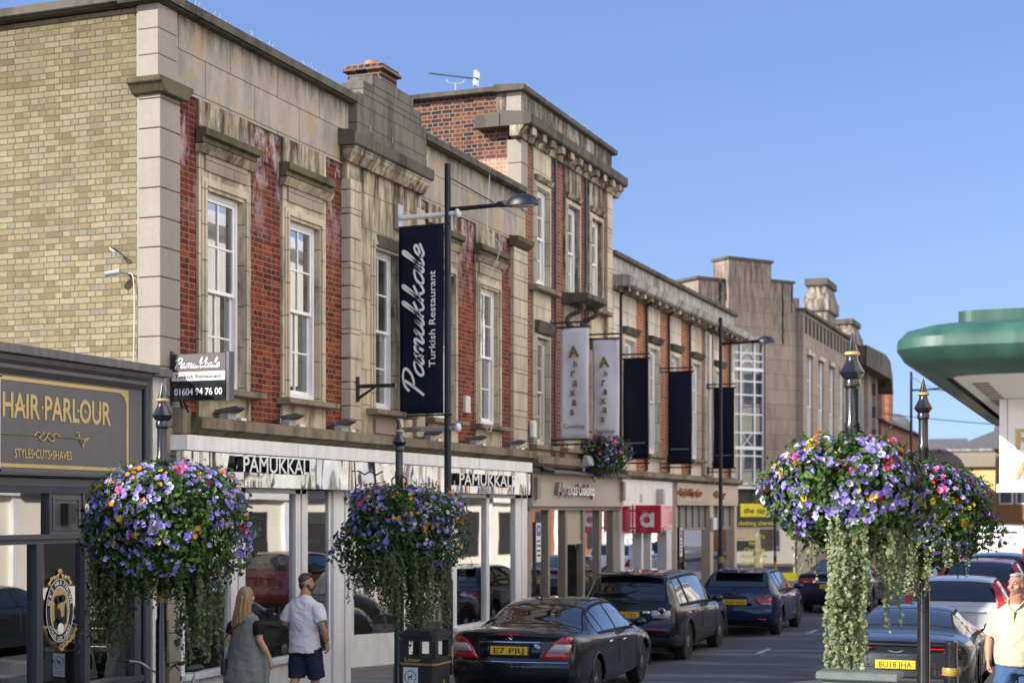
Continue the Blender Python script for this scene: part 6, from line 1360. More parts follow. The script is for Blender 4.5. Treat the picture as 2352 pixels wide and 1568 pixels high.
    for a in range(len(rows)-1):
        for k in range(NX):
            f = (a*(NX+1)+k, a*(NX+1)+k+1, (a+1)*(NX+1)+k+1, (a+1)*(NX+1)+k); (rt if rp[f[2]][2] < trimz else rf).append(f)
    S3 = np.array((sx, sy, sz))
    bod.add([tuple(np.array(p)*S3) for p in rp], rf)
    bo = bod.build('body', col, o, smooth=50, recalc=False)
    if seal: sub(seal).build('window_seals', M['seal'], o, smooth=50, recalc=False)
    if faces['trim'] or rt:
        tm = sub(faces['trim']); tm.add([tuple(np.array(p)*S3) for p in rp], rt); tm.build('bumper_trim', M['trim'], o, smooth=50, recalc=False)
    for k in ('rear_window', 'windscreen'):
        if faces[k]: sub(faces[k]).build(k, M['car_glass'], o, smooth='all', recalc=False)
    for s in range(2):
        for n_ in sidef[s]: sub(sidef[s][n_]).build('side_window', M['car_glass'], o, smooth='all', recalc=False)
    MB().box(-.78*hw0*sx, .78*hw0*sx, .3*sy, (L-.35)*sy, .2*sz, .62*sz).build('underbody', M['trim'], o)
    # wheels
    for s in (1, -1):
        for wy in (w1, w2):
            xo = s*(max(q[2] for q in st)-.03)*sx; mb = MB(); n = 26; pr = [(wr*.62, -.1), (wr*.93, -.105), (wr, -.075), (wr, .075), (wr*.93, .105), (wr*.62, .1)]
            for r_, a in pr: mb.v += [(xo-s*.11+a, wy*sy+r_*math.cos(2*math.pi*j/n), wr+r_*math.sin(2*math.pi*j/n)) for j in range(n)]
            mb.f = [(i*n+j, i*n+(j+1) % n, (i+1)*n+(j+1) % n, (i+1)*n+j) for i in range(5) for j in range(n)]+[tuple(range(n)), tuple(range(5*n, 6*n))]; mb.m = [0]*len(mb.f)
            t_ = mb.build('wheel', M['tyre'], o, smooth=35); xf = xo-s*.005
            rm = MB(); rm.v += [(xf-s*.01, wy*sy+wr*.64*math.cos(2*math.pi*j/n), wr+wr*.64*math.sin(2*math.pi*j/n)) for j in range(n)]+[(xf-s*.035, wy*sy+wr*.56*math.cos(2*math.pi*j/n), wr+wr*.56*math.sin(2*math.pi*j/n)) for j in range(n)]; rm.f = [(j, (j+1) % n, n+(j+1) % n, n+j) for j in range(n)]; rm.m = [0]*n
            ns = 10 if wheel == 'alloy' else 5
            for k in range(ns):
                a = 2*math.pi*k/ns; d = np.array((math.cos(a), math.sin(a))); p = np.array((-d[1], d[0]))*wr*(.07 if ns == 10 else .14)
                c0, c1 = d*wr*.12, d*wr*.6
                rm.add([(xf+s*.0, wy*sy+c0[0]+p[0], wr+c0[1]+p[1]), (xf, wy*sy+c0[0]-p[0], wr+c0[1]-p[1]), (xf-s*.015, wy*sy+c1[0]-p[0]*.8, wr+c1[1]-p[1]*.8), (xf-s*.015, wy*sy+c1[0]+p[0]*.8, wr+c1[1]+p[1]*.8)], [(0, 1, 2, 3)])
            rm.tube([(xf-s*.03, wy*sy, wr), (xf+s*.008, wy*sy, wr)], wr*.15, 12); rm.build('rim', M['alloy'] if wheel == 'alloy' else M['steel'], t_, recalc=False)
            lip = MB(); lip.tube([(s*(max(q[2] for q in st)+.002)*sx*(1.0), wy*sy+Rw*sy*math.cos(a), wr+Rw*math.sin(a)) for a in np.linspace(-.25, math.pi+.25, 24)], .016 if not trimz else .035, 6, flat=.5); lip.build('arch_lip', col if not trimz else M['trim'], o, smooth=True)
    # helpers for rear fittings
    def patch(nm, rowsL, mat, off=.012, parent=None, nx=7):
        """rows of (z, x left, x right) laid on the rear panel"""
        mb = MB(); n = nx
        for zz, a, b in rowsL:
            for k in range(n+1):
                xx = a+(b-a)*k/n; ex = max(0, abs(xx)-hw0*.97); mb.v.append((xx*sx, (yR(xx, zz)-off+ex*2.2)*sy, zz*sz))
        mb.f = [(i*(n+1)+k, i*(n+1)+k+1, (i+1)*(n+1)+k+1, (i+1)*(n+1)+k) for i in range(len(rowsL)-1) for k in range(n)]; mb.m = [0]*len(mb.f)
        q = mb.build(nm, mat, parent or o, smooth='all', recalc=False); m_ = q.modifiers.new('thick', 'SOLIDIFY'); m_.thickness = .02; m_.offset = 0; return q
    def bar(nm, x0, x1, zz, r, mat, off=.015, n=14):
        return MB().tube([((x0+(x1-x0)*k/n)*sx, (yR(x0+(x1-x0)*k/n, zz)-off)*sy, zz*sz) for k in range(n+1)], r, 6).build(nm, mat, o, smooth=True)
    if plate:
        tx, zz = plate; yy = (yR(0, zz)-.03)*sy
        p_ = MB().box(-.26, .26, yy-.012, yy, zz*sz-.056, zz*sz+.056).build('number_plate', M['plate'], o, bevel=.004)
        text('plate_lettering', tx, (0, yy-.013, zz*sz-.038), CAMF, .076, M['ink'], p_, .42, .001, .004)
    for s in (1, -1):                        # door mirrors
        wy = g['side'][-1][1]-.28; xb = st[0][4]
        hb_ = max(q[4] for q in st); MB().ell((s*(hb_+.13)*sx, wy*sy, (st[6][3]+.075)*sz), (.11, .06, .07), 12, 8).build('door_mirror', col, o, smooth='all')
        MB().tube([(s*(hb_-.02)*sx, wy*sy, (st[6][3]+.02)*sz), (s*(hb_+.08)*sx, wy*sy, (st[6][3]+.05)*sz)], .02, 6).build('mirror_arm', M['trim'], o)
    # shut lines and handles on both flanks
    for s in (1, -1):
        for n_, (a, b) in enumerate(g['side'][-2:] if kind != 'van' else g['side']):
            yb = b-.04; hwm = float(np.interp(yb, [q[0] for q in st], [q[2] for q in st])); zbl = float(np.interp(yb, [q[0] for q in st], [q[3] for q in st])); hbm = float(np.interp(yb, [q[0] for q in st], [q[4] for q in st])); zub = float(np.interp(yb, [q[0] for q in st], [q[1] for q in st]))
            MB().tube([(s*(.965*hwm+.004)*sx, yb*sy, (zub+.09)*sz), (s*(hwm+.004)*sx, yb*sy, (zub*.5+zbl*.5)*sz), (s*(hwm*.99+.005)*sx, yb*sy, (zbl-.11)*sz), (s*(hbm+.003)*sx, yb*sy, zbl*sz)], .006, 4).build('door_seam', M['ink'], o)
            MB().tube([(s*(hwm*.99+.012)*sx, (a+.1)*sy, (zbl-.1)*sz), (s*(hwm*.99+.022)*sx, (a+.2)*sy, (zbl-.095)*sz), (s*(hwm*.99+.012)*sx, (a+.3)*sy, (zbl-.1)*sz)], .013, 6).build('door_handle', M['chrome'] if kind == 'saloon' else col, o, smooth=True)
    if details: details(dict(o=o, patch=patch, bar=bar, yR=yR, st=st, sx=sx, sy=sy, sz=sz, col=col))
    return o
BLK = paint('obsidian_black_paint', (.004, .0045, .008)); NVY = paint('deep_navy_paint', (.004, .014, .06)); NVY2 = paint('midnight_blue_paint', (.005, .011, .035)); SIL = paint('silver_white_paint', (.5, .51, .53), .2)
WHT = paint('white_van_paint', (.72, .73, .74)); RED = paint('dark_red_paint', (.22, .006, .012)); BLU = paint('pale_blue_paint', (.13, .22, .33)); GRN = paint('gunmetal_paint', (.012, .014, .02))
def star(o, x, y, z, r, mat):
    mb = MB(); n = 24; mb.tube([(x+r*math.cos(2*math.pi*k/n), y, z+r*math.sin(2*math.pi*k/n)) for k in range(n+1)], .005, 5)
    for a in (90, 210, 330): mb.tube([(x, y-.002, z), (x+r*math.cos(R(a)), y, z+r*math.sin(R(a)))], [.008, .002], 5)
    mb.build('emblem', mat, o)
def d_merc(q):
    o, p, b = q['o'], q['patch'], q['bar']
    for s in (1, -1):
        T = lambda rows: [(z, min(s*a, s*c), max(s*a, s*c)) for z, a, c in rows]
        tl = p('tail_light', T([(.70, .42, .80), (.755, .46, .835), (.86, .52, .845), (.94, .60, .835), (1.01, .70, .79)]), M['red_lens']); p('reversing_lens', T([(.795, .52, .80), (.86, .56, .81), (.905, .61, .80)]), M['clear_lens'], .022, tl)
    b('chrome_strip', -.42, .42, .925, .013, M['chrome'], .02); b('bumper_chrome', -.78, .78, .665, .009, M['chrome'], .012); b('brake_light', -.16, .16, 1.03, .012, M['red_lens'], .016)
    star(o, 0, q['yR'](0, .98)-.02, .98, .042, M['chrome'])
    MB().ell((.37, q['yR'](.37, .86)-.012, .86), (.055, .006, .05)).build('round_sticker', plain('blue_white_sticker', (.4, .5, .7), .4, var=.7, vscale=40), o); text('badge_lettering', 'AMG', (-.40, q['yR'](-.40, .96)-.012, .955), CAMF, .018, M['chrome'], o, .12, .004)
    for s in (1, -1): MB().tube([(s*.918, 1.62, .55), (s*.925, 2.3, .55), (s*.92, 3.4, .55)], .011, 6).build('side_chrome', M['chrome'], o, smooth=True); p('boot_panel', [(.72, min(s*.28, s*.4), max(s*.28, s*.4)), (.90, min(s*.28, s*.44), max(s*.28, s*.44))], q['col'], .006)
    p('plate_recess', [(.72, -.29, .29), (.905, -.27, .27)], M['trim'], .004)
    MB().tube([(-.1, 1.75, 1.37), (-.1, 1.73, 1.46)], .012, 6).build('aerial_fin', M['trim'], o)
    pf = lambda x_: (x_, .02)
car('saloon', 'black_saloon', 'black saloon car with chrome boot strip and split red and clear tail lights', 'car', -7.6, 19.75, .06, BLK, ('E7 PRJ', .815), details=d_merc, scale=(1.03, 1, 1), rz=R(3.4))
def d_suv(q):
    o, p, b = q['o'], q['patch'], q['bar']
    for s in (1, -1):
        T = lambda rows: [(z, min(s*a, s*c), max(s*a, s*c)) for z, a, c in rows]
        tl = p('tail_light', T([(.885, .5, .88), (.95, .47, .90), (1.03, .47, .89)]), M['clear_lens']); yy = q['yR'](.66, .96)-.03
        n = 20; MB().tube([(s*.66+.06*math.cos(2*math.pi*k/n), yy-.005, .96+.06*math.sin(2*math.pi*k/n)) for k in range(n+1)], .012, 6).build('light_ring', M['chrome'], tl, smooth=True); MB().ell((s*.66, yy, .96), (.045, .015, .045)).build('light_bowl', M['ink'], tl); p('reflector', T([(.66, .42, .72), (.685, .42, .74)]), M['red_lens'], .02)
        MB().tube([(s*.5, .02, .42), (s*.5, .3, .42)], .05, 12).build('exhaust', M['chrome'], o)
    b('tailgate_seam', -.8, .8, 1.055, .008, M['ink'], .006); p('badge', [(.955, .33, .43), (.985, .31, .45), (1.015, .33, .43)], M['chrome'], .014, nx=3)
    MB().prism([(.2, 1.575), (.38, 1.6), (.42, 1.625), (.16, 1.6)], 'x', -.6, .6).build('spoiler', q['col'], o, bevel=.012); MB().tube([(-.1, .04, 1.12), (.12, .05, 1.11), (.26, .06, 1.10)], .022, 6).build('rear_wiper', M['trim'], o)
    MB().prism([(.75, 1.60), (1.0, 1.61), (.78, 1.70)], 'x', -.03, .03).build('aerial_fin', M['chrome'], o); MB().box(-.275, -.225, q['yR'](0, .96)-.043, q['yR'](0, .96)-.03, .905, 1.015).build('plate_band', plain('euro_blue', (.02, .1, .4), .4), o)
    p('mud_flap', [(.3, -.9, -.62), (.42, -.9, -.62)], M['trim'], -.2)
car('suv', 'black_estate_suv', 'black four wheel drive car with round clear tail lights behind the saloon', 'car', -8.16, 26.9, .0, BLK, ('DA67 FXV', .94), details=d_suv, trimz=.56, wheel='dark', scale=(1, 1, .95), rz=R(1.5))
def rings(o, y, z):
    mb = MB()
    for k in range(4): mb.tube([(-.105+.07*k+.045*math.cos(2*math.pi*i/18), y, z+.045*math.sin(2*math.pi*i/18)) for i in range(19)], .007, 5)
    mb.build('emblem', M['chrome'], o)
def d_hatch(q):
    o, p, b = q['o'], q['patch'], q['bar']
    for s in (1, -1):
        T = lambda rows: [(z, min(s*a, s*c), max(s*a, s*c)) for z, a, c in rows]
        tl = p('tail_light', T([(.69, .52, .79), (.76, .44, .80), (.84, .40, .79)]), M['red_lens']); p('reversing_lens', T([(.70, .56, .74), (.73, .52, .76)]), M['clear_lens'], .02, tl); p('reflector', T([(.37, .5, .66), (.395, .5, .67)]), M['red_lens'], .016)
    rings(o, q['yR'](0, .89)-.02, .89); MB().prism([(.16, 1.345), (.42, 1.385), (.42, 1.405), (.13, 1.365)], 'x', -.52, .52).build('spoiler', q['col'], o, bevel=.01); MB().tube([(-.25, .8, 1.42), (-.25, .62, 1.66)], .006, 5).build('aerial', M['ink'], o); MB().tube([(-.05, .06, 1.03), (.2, .08, 1.05)], .018, 6).build('rear_wiper', M['trim'], o)
    p('plate_recess', [(.66, -.36, .36), (.8, -.34, .34)], q['col'], -.004); b('boot_seam', -.6, .6, .62, .007, M['ink'], .004)
car('hatch', 'blue_hatchback', 'dark blue small hatchback with slanted red tail lights', 'car', -7.62, 33.2, .05, NVY, ('FG63 VUU', .74), details=d_hatch, scale=(1.02, 1, 1.0), rz=R(1.5))
def d_xf(q):
    p, b = q['patch'], q['bar']
    for s in (1, -1):
        T = lambda rows: [(z, min(s*a, s*c), max(s*a, s*c)) for z, a, c in rows]; p('tail_light', T([(.80, .42, .84), (.86, .36, .85), (.92, .36, .83)]), M['red_lens'])
    b('chrome_strip', -.7, .7, .83, .014, M['chrome'], .022)
car('saloon', 'blue_saloon', 'dark blue saloon half hidden by the trailing leaves of the flower basket', 'car', -6.95, 41.3, .05, NVY2, ('LG12 BFX', .72), details=d_xf, scale=(1.02, 1, 1))
def d_aston(q):
    o, p, b = q['o'], q['patch'], q['bar']
    for s in (1, -1):
        T = lambda rows: [(z, min(s*a, s*c), max(s*a, s*c)) for z, a, c in rows]
        p('tail_light', T([(.80, .30, .86), (.815, .28, .87)]), M['red_lens'], .02); p('reflector', T([(.47, .58, .74), (.50, .58, .74)]), M['red_lens'], .02)
        MB().tube([(s*.55, -.02, .3), (s*.55, .2, .3)], .055, 14).build('exhaust', M['chrome'], o)
        p('corner_vent', T([(.69, .62, .82), (.76, .6, .84), (.79, .62, .84)]), M['ink'], .01)
    p('valance', [(.22, -.78, .78), (.36, -.8, .8), (.42, -.78, .78)], M['trim'], .02, nx=14); b('lip_seam', -.8, .8, .86, .012, M['ink'], .004); b('boot_seam', -.62, .62, .56, .007, M['ink'], .004)
    yy = q['yR'](0, .77)-.02; mb = MB(); mb.add([(-.11, yy, .785), (-.03, yy-.002, .772), (.03, yy-.002, .772), (.11, yy, .785), (.07, yy, .762), (.02, yy, .752), (-.02, yy, .752), (-.07, yy, .762)], [(0, 1, 6, 7), (1, 2, 5, 6), (2, 3, 4, 5)]); mb.build('wing_emblem', M['chrome'], o, recalc=False)
    text('badge_lettering', 'ASTON MARTIN', (0, q['yR'](0, .71)-.015, .705), CAMF, .022, M['chrome'], o, .3, .003)
car('coupe', 'grey_sports_coupe', 'gunmetal sports coupe with a wide tail and sloping rear window', 'car', -2.70, 21.2, .13, GRN, ('BU18 JHA', .60), details=d_aston, wheel='dark')
def d_plain(q):
    p = q['patch']
    for s in (1, -1):
        T = lambda rows: [(z, min(s*a, s*c), max(s*a, s*c)) for z, a, c in rows]; p('tail_light', T([(.68, .56, .80), (.82, .60, .82), (.93, .66, .80)]), M['red_lens'])
    MB().tube([(0, .8*q['sy'], 1.42*q['sz']), (0, .7*q['sy'], 1.55*q['sz'])], .012, 5).build('aerial', M['ink'], q['o'])
def d_estate(q):
    for s in (1, -1):
        mb = MB()
        for yy, zz, xx in ((.02, .9, .80), (.06, 1.06, .80), (.16, 1.24, .735), (.3, 1.36, .66)): mb.v += [((xx-.1)*s*q['sx'], (yy-.03)*q['sy'], zz*q['sz']), ((xx+.01)*s*q['sx'], (yy)*q['sy'], zz*q['sz']), ((xx+.012)*s*q['sx'], (yy+.1)*q['sy'], zz*q['sz'])]
        mb.f = [(i*3+k, i*3+k+1, i*3+k+4, i*3+k+3) for i in range(3) for k in range(2)]; mb.m = [0]*6; mb.build('tail_light', M['red_lens'], q['o'], recalc=False)
    q['bar']('tailgate_strip', -.5, .5, .9, .02, q['col'])
car('hatch', 'white_hatchback', 'silver white hatchback parked just beyond the sports coupe', 'car', -2.55, 27.4, .13, SIL, ('KX09 TGE', .55), details=lambda q: (d_plain(q), d_estate(q)), scale=(1.02, 1, 1.03))
car('hatch', 'red_estate', 'dark red estate car with a wide dark rear window on the right', 'car', -2.6, 33.2, .13, RED, None, details=d_estate, scale=(1.08, 1.15, 1.12))
car('hatch', 'blue_estate', 'pale blue car glimpsed in front of the white van', 'car', -2.75, 39.8, .13, BLU, None, details=d_estate, scale=(1.06, 1.1, 1.1))
def d_van(q):
    o = q['o']
    for s in (1, -1): MB().box(min(s*.8, s*.95), max(s*.8, s*.95), -.03, .03, .75, 1.25).build('tail_light', M['red_lens'], o)
    MB().box(-.004, .004, -.03, .0, .5, 1.82).build('door_seam', M['ink'], o); MB().box(-.12, .12, -.045, -.0, .62, .78).build('handle_recess', M['charcoal'], o); MB().box(-.6, .6, -.0, .04, 1.8, 1.86).build('roof_lamp', M['charcoal'], o)
    for s, zz, h, w_, m_ in (('CAR & VAN', 1.62, .09, 1.05, 'red_letter'), ('77772', 1.36, .16, 1.2, 'plastic_grey'), ('TRANSPORT', 1.24, .06, .7, 'red_letter'), ('Transport and Removals', .98, .045, 1.3, 'ink'), ('01604 972983', .88, .05, 1.2, 'ink')): text('van_lettering', s, (0, -.035, zz), CAMF, h, M[m_], o, w_, .004, .008)
car('van', 'white_van', 'white lettered van parked at the far right', 'van', -4.0, 60.5, .13, WHT, None, details=d_van, scale=(1.0, 1, 1.06))
car('hatch', 'white_car', 'white car far down the road behind the trailing leaves', 'car', -5.6, 52.0, .1, WHT, None, details=d_plain, scale=(1.05, 1.1, 1.05))
# ================================================================ people
from mathutils import noise as mnoise
def loft(mb, rings, n=22):
    k = len(rings); b = len(mb.v)
    for (c, rx, ry) in rings: mb.v += [(c[0]+rx*math.cos(2*math.pi*j/n), c[1]+ry*math.sin(2*math.pi*j/n), c[2]) for j in range(n)]
    fs = [(b+i*n+j, b+i*n+(j+1) % n, b+(i+1)*n+(j+1) % n, b+(i+1)*n+j) for i in range(k-1) for j in range(n)]+[tuple(b+j for j in range(n-1, -1, -1)), tuple(b+(k-1)*n+j for j in range(n))]
    mb.f += fs; mb.m += [0]*len(fs); return mb
def fuse(mb, name, mat, parent, vox=.011, it=4, fold=0, fs=(6, 6, 3), seed=0, kids=True):
    """join overlapping volumes into one continuous skin"""
    me = bpy.data.meshes.new(name); me.from_pydata(mb.v, [], mb.f); bm = bmesh.new(); bm.from_mesh(me); bmesh.ops.recalc_face_normals(bm, faces=bm.faces); bm.to_mesh(me); bm.free()
    t = bpy.data.objects.new('t', me); C.objects.link(t); r_ = t.modifiers.new('r', 'REMESH'); r_.mode = 'VOXEL'; r_.voxel_size = vox; r_.adaptivity = 0; q = t.modifiers.new('s', 'SMOOTH'); q.factor = .5; q.iterations = it
    dg = bpy.context.evaluated_depsgraph_get(); out = bpy.data.meshes.new_from_object(t.evaluated_get(dg)); bpy.data.objects.remove(t); bpy.data.meshes.remove(me)
    if fold:
        nrm = [v.normal.copy() for v in out.vertices]
        for v, nn in zip(out.vertices, nrm):
            p = v.co; a = p.z*.8+p.x*.5
            n1 = mnoise.noise(Vector((p.x*fs[0]+a*3+seed, p.y*fs[1]+seed, a*fs[2]*2.2)))
            n2 = abs(mnoise.noise(Vector((p.x*fs[0]*1.7-a*5+seed*2, p.y*fs[1]*1.3, (p.z+p.x*.7)*fs[2]*3+seed))))
            v.co += nn*fold*(.75*n1+.7*max(-.25, .28-n2*1.4)+.15)
    out.name = name; out.materials.clear(); out.materials.append(mat); out.polygons.foreach_set('use_smooth', [True]*len(out.polygons))
    o = bpy.data.objects.new(name, out); link(o, parent); return o
def skin_mat(name, col):
    m, t, b = new_mat(name); f = noise(t, 22, 4, .6); t.links.new(mix(t, f, tuple(c*.82 for c in col), tuple(min(1, c*1.15) for c in col)), b.inputs['Base Color']); b.inputs['Roughness'].default_value = .5; b.inputs['Subsurface Weight'].default_value = .08; b.inputs['Subsurface Radius'].default_value = (.01, .004, .002); return m
def cloth(name, col, sc=30, var=.12):
    m, t, b = new_mat(name); f = noise(t, sc, 4, .7); t.links.new(mix(t, f, tuple(c*(1-var) for c in col), tuple(min(1, c*(1+var)) for c in col)), b.inputs['Base Color']); b.inputs['Roughness'].default_value = .85; b.inputs['Specular IOR Level'].default_value = .2; bump(t, b, noise(t, 220, 2), .15, .002); return m
def hair_mat(name, stops):
    m, t, b = new_mat(name); f = noise(t, 9, 6, .75, vs=(9, 9, .7)); t.links.new(ramp(t, stops, f), b.inputs['Base Color']); b.inputs['Roughness'].default_value = .45; bump(t, b, noise(t, 40, 3, vs=(6, 6, .5)), .5, .006); return m
def hand(mb, w_, fw, side, pal, curl=.7):
    """palm, four unequal bent fingers and a thumb; w_ wrist, fw direction down the hand, side towards the thumb, pal palm normal"""
    w_, fw, side, pal = Vector(w_), Vector(fw).normalized(), Vector(side).normalized(), Vector(pal).normalized()
    for k in (-.024, -.008, .008, .024): mb.tube([w_+side*k*.7, w_+fw*.05+side*k, w_+fw*.095+side*k], [.017, .017, .014], 8)
    for k, L in ((.03, .068), (.010, .078), (-.011, .072), (-.031, .056)):
        p = w_+fw*.088+side*k; pts = [p]; a = .15
        for f_ in (.45, .32, .23):
            a += curl*.6; p = p+(fw*math.cos(a)+pal*math.sin(a))*L*f_; pts.append(p)
        mb.tube(pts, [.0105, .010, .009, .0075], 8)
    t0 = w_+fw*.03+side*.028; mb.tube([t0, t0+(side*.6+fw*.7+pal*.25)*.035, t0+(side*.45+fw*.95+pal*.5)*.062, t0+(side*.2+fw*1.1+pal*.6)*.085], [.014, .0125, .011, .008], 8)
def head_on(mb, c, yaw, tilt=0, fem=False):
    """skull, jaw, nose, ears and neck root, turned by yaw"""
    s = len(mb.v)
    mb.ell((0, -.012, .02), (.077, .094, .105), 20, 14); mb.ell((0, .022, -.045), (.058, .066, .078), 18, 12); mb.ell((0, .058, -.09), (.03, .03, .026), 12, 8)
    mb.tube([(0, .083, .02), (0, .097, -.005), (0, .108, -.026), (0, .09, -.036)], [.011, .012, .0165, .012], 10); mb.ell((0, .082, -.06), (.026, .014, .008), 10, 6); mb.ell((0, .081, -.073), (.022, .013, .008), 10, 6); mb.ell((0, .078, .04), (.05, .016, .012), 12, 6)
    for k in (1, -1): mb.ell((k*.078, -.008, -.008), (.012, .022, .033), 10, 8); mb.ell((k*.05, .058, -.03), (.022, .022, .022), 10, 8)
    Mx = Matrix.Translation(c) @ Matrix.Scale(.94, 4) @ Matrix.Rotation(-yaw, 4, 'Z') @ Matrix.Rotation(tilt, 4, 'X'); mb.xf(Mx, s); return Mx
def face_bits(o, Mx, iris, lip):
    e = MB()
    for k in (1, -1): e.ell((k*.031, .079, .016), (.014, .010, .0075), 10, 6)
    e.xf(Mx).build('eyes', plain('eye_white', (.6, .58, .55), .3, var=.05), o, smooth='all')
    e = MB()
    for k in (1, -1): e.ell((k*.031, .088, .016), (.006, .003, .006), 8, 6)
    e.xf(Mx).build('irises', iris, o, smooth='all'); e = MB()
    for k in (1, -1): e.tube([(k*.012, .09, .036), (k*.03, .09, .043), (k*.05, .079, .038)], .005, 5)
    e.xf(Mx).build('eyebrows', lip[1], o); MB().ell((0, .094, -.066), (.024, .003, .004), 10, 5).xf(Mx).build('mouth_line', lip[0], o)
SK1 = skin_mat('tanned_skin', (.46, .24, .155)); SK2 = skin_mat('fair_skin', (.52, .29, .2)); SK3 = skin_mat('ruddy_skin', (.40, .205, .14))
TAT = skin_mat('tattooed_skin', (.46, .24, .155)); _t = TAT.node_tree; _b = _t.nodes['Principled BSDF']; _m = mix(_t, ramp(_t, [(.47, 0), (.56, .75)], noise(_t, 26, 5, .7)), (.44, .235, .155), (.09, .075, .07)); _t.links.new(_m, _b.inputs['Base Color'])
DKH = hair_mat('dark_brown_hair', [(.3, (.03, .019, .012)), (.7, (.09, .058, .036))])

# --- man in the white T-shirt, walking away
h = thing('person', 'man seen from behind in a white T-shirt and navy shorts walking past the restaurant', 'person', (-9.78, 17.95, .12), R(-4))
b = MB(); loft(b, [((0, 0, .86), .14, .095), ((0, 0, .98), .145, .1), ((0, -.005, 1.12), .14, .095), ((0, -.01, 1.3), .165, .1), ((0, -.012, 1.42), .16, .085), ((0, -.008, 1.49), .085, .066)])
b.tube([(0, -.01, 1.46), (.005, .0, 1.56), (.01, .012, 1.64)], [.075, .064, .062], 14)
b.tube([(.1, 0, .92), (.105, .06, .7), (.105, .1, .5), (.105, .06, .3), (.105, .02, .09)], [.098, .086, .06, .058, .04], 14); b.tube([(-.1, 0, .92), (-.105, -.02, .7), (-.105, -.03, .5), (-.105, -.16, .31), (-.105, -.3, .14)], [.098, .086, .06, .058, .04], 14)
b.tube([(.105, -.04, .06), (.11, .08, .045), (.115, .19, .03)], [.045, .045, .03], 10); b.tube([(-.105, -.34, .1), (-.11, -.26, .06), (-.115, -.14, .03)], [.04, .045, .032], 10)
b.tube([(.17, -.01, 1.41), (.245, -.03, 1.3), (.275, -.05, 1.17), (.3, -.01, 1.05), (.31, .04, .93)], [.055, .05, .042, .043, .027], 12); b.tube([(-.17, -.01, 1.41), (-.24, -.03, 1.3), (-.27, -.05, 1.17), (-.24, .1, 1.11), (-.19, .22, 1.12)], [.055, .05, .042, .042, .027], 12)
hand(b, (.312, .045, .925), (.03, .1, -1), (-.1, 1, .1), (-1, -.1, -.1), .75); hand(b, (-.185, .225, 1.12), (.4, 1, 0), (.2, 0, 1), (1, -.3, -.1), .6)
Mx = head_on(b, (.014, .012, 1.70), R(62)); bd = fuse(b, 'body', SK1, h, .0085, 3)
MB().tube([(.298, -.012, 1.06), (.312, .04, .95)], [.0475, .033], 14, caps=False).tube([(.276, -.05, 1.18), (.298, -.012, 1.06)], [.0455, .0475], 14, caps=False).build('arm_tattoo', TAT, h, smooth=True, recalc=False)
face_bits(h, Mx, M['ink'], (M['red_letter'], DKH))
hb = MB(); hb.ell((0, -.02, .04), (.0795, .093, .095), 20, 12); hb.ell((0, -.055, -.03), (.066, .05, .075), 16, 10); hb.ell((0, .05, .108), (.052, .04, .026), 14, 8); hb.xf(Mx); fuse(hb, 'hair', DKH, h, .008, 3, .004, (40, 40, 20))
be = MB(); be.ell((0, .04, -.085), (.05, .052, .04), 14, 8); be.ell((.045, .02, -.05), (.022, .035, .04), 10, 8); be.ell((-.045, .02, -.05), (.022, .035, .04), 10, 8); be.xf(Mx); fuse(be, 'beard', DKH, h, .007, 2)
s_ = MB(); loft(s_, [((.0, .0, .80), .222, .165), ((0, 0, .92), .214, .158), ((0, -.005, 1.08), .2, .142), ((0, -.012, 1.25), .222, .148), ((0, -.015, 1.37), .224, .138), ((0, -.015, 1.44), .195, .118), ((0, -.012, 1.495), .13, .095), ((0, -.01, 1.535), .085, .075)])
for k in (1, -1): s_.tube([(k*.13, -.012, 1.41), (k*.205, -.02, 1.365), (k*.265, -.035, 1.2)], [.07, .085, .084], 14)
fuse(s_, 'tshirt', cloth('white_cotton', (.70, .70, .76)), h, .011, 4, .022, (5, 5, 3.2), 3)
s_ = MB(); loft(s_, [((0, 0, .78), .19, .14), ((0, 0, .93), .195, .142), ((0, 0, 1.0), .19, .14)]); s_.tube([(.1, 0, .86), (.108, .06, .68), (.112, .1, .47)], [.12, .118, .115], 16); s_.tube([(-.1, 0, .86), (-.108, -.01, .68), (-.112, -.02, .47)], [.12, .118, .115], 16)
fuse(s_, 'shorts', cloth('navy_twill', (.022, .028, .055)), h, .012, 3, .012, (8, 8, 4), 9)
s_ = MB(); s_.tube([(.105, -.07, .05), (.11, .08, .05), (.115, .2, .035)], [.05, .055, .038], 12).tube([(-.105, -.37, .1), (-.11, -.26, .07), (-.115, -.12, .035)], [.045, .055, .04], 12); fuse(s_, 'shoes', M['white_plastic'], h, .011, 2)

# --- woman beside him
h = thing('person', 'woman seen from behind with long blonde hair and a long grey sleeveless cardigan', 'person', (-10.12, 17.05, .12), R(-6))
b = MB(); k_ = .9
loft(b, [((0, 0, .78), .14, .1), ((0, 0, .88), .145, .105), ((0, 0, 1.02), .12, .09), ((0, .01, 1.17), .13, .095), ((0, -.01, 1.27), .13, .075), ((0, -.01, 1.325), .07, .055)])
b.tube([(0, -.01, 1.3), (0, 0, 1.4), (.005, .01, 1.47)], [.058, .05, .05], 14)
b.tube([(.09, 0, .82), (.09, .08, .63), (.09, .13, .45), (.09, .07, .27), (.09, .02, .08)], [.1, .082, .056, .054, .036], 14); b.tube([(-.09, 0, .82), (-.09, -.02, .63), (-.09, -.05, .45), (-.09, -.18, .28), (-.09, -.3, .13)], [.1, .082, .056, .054, .036], 14)
b.tube([(.09, -.03, .05), (.095, .08, .04), (.1, .17, .028)], [.038, .04, .028], 10); b.tube([(-.09, -.32, .1), (-.095, -.24, .06), (-.1, -.13, .03)], [.034, .04, .028], 10)
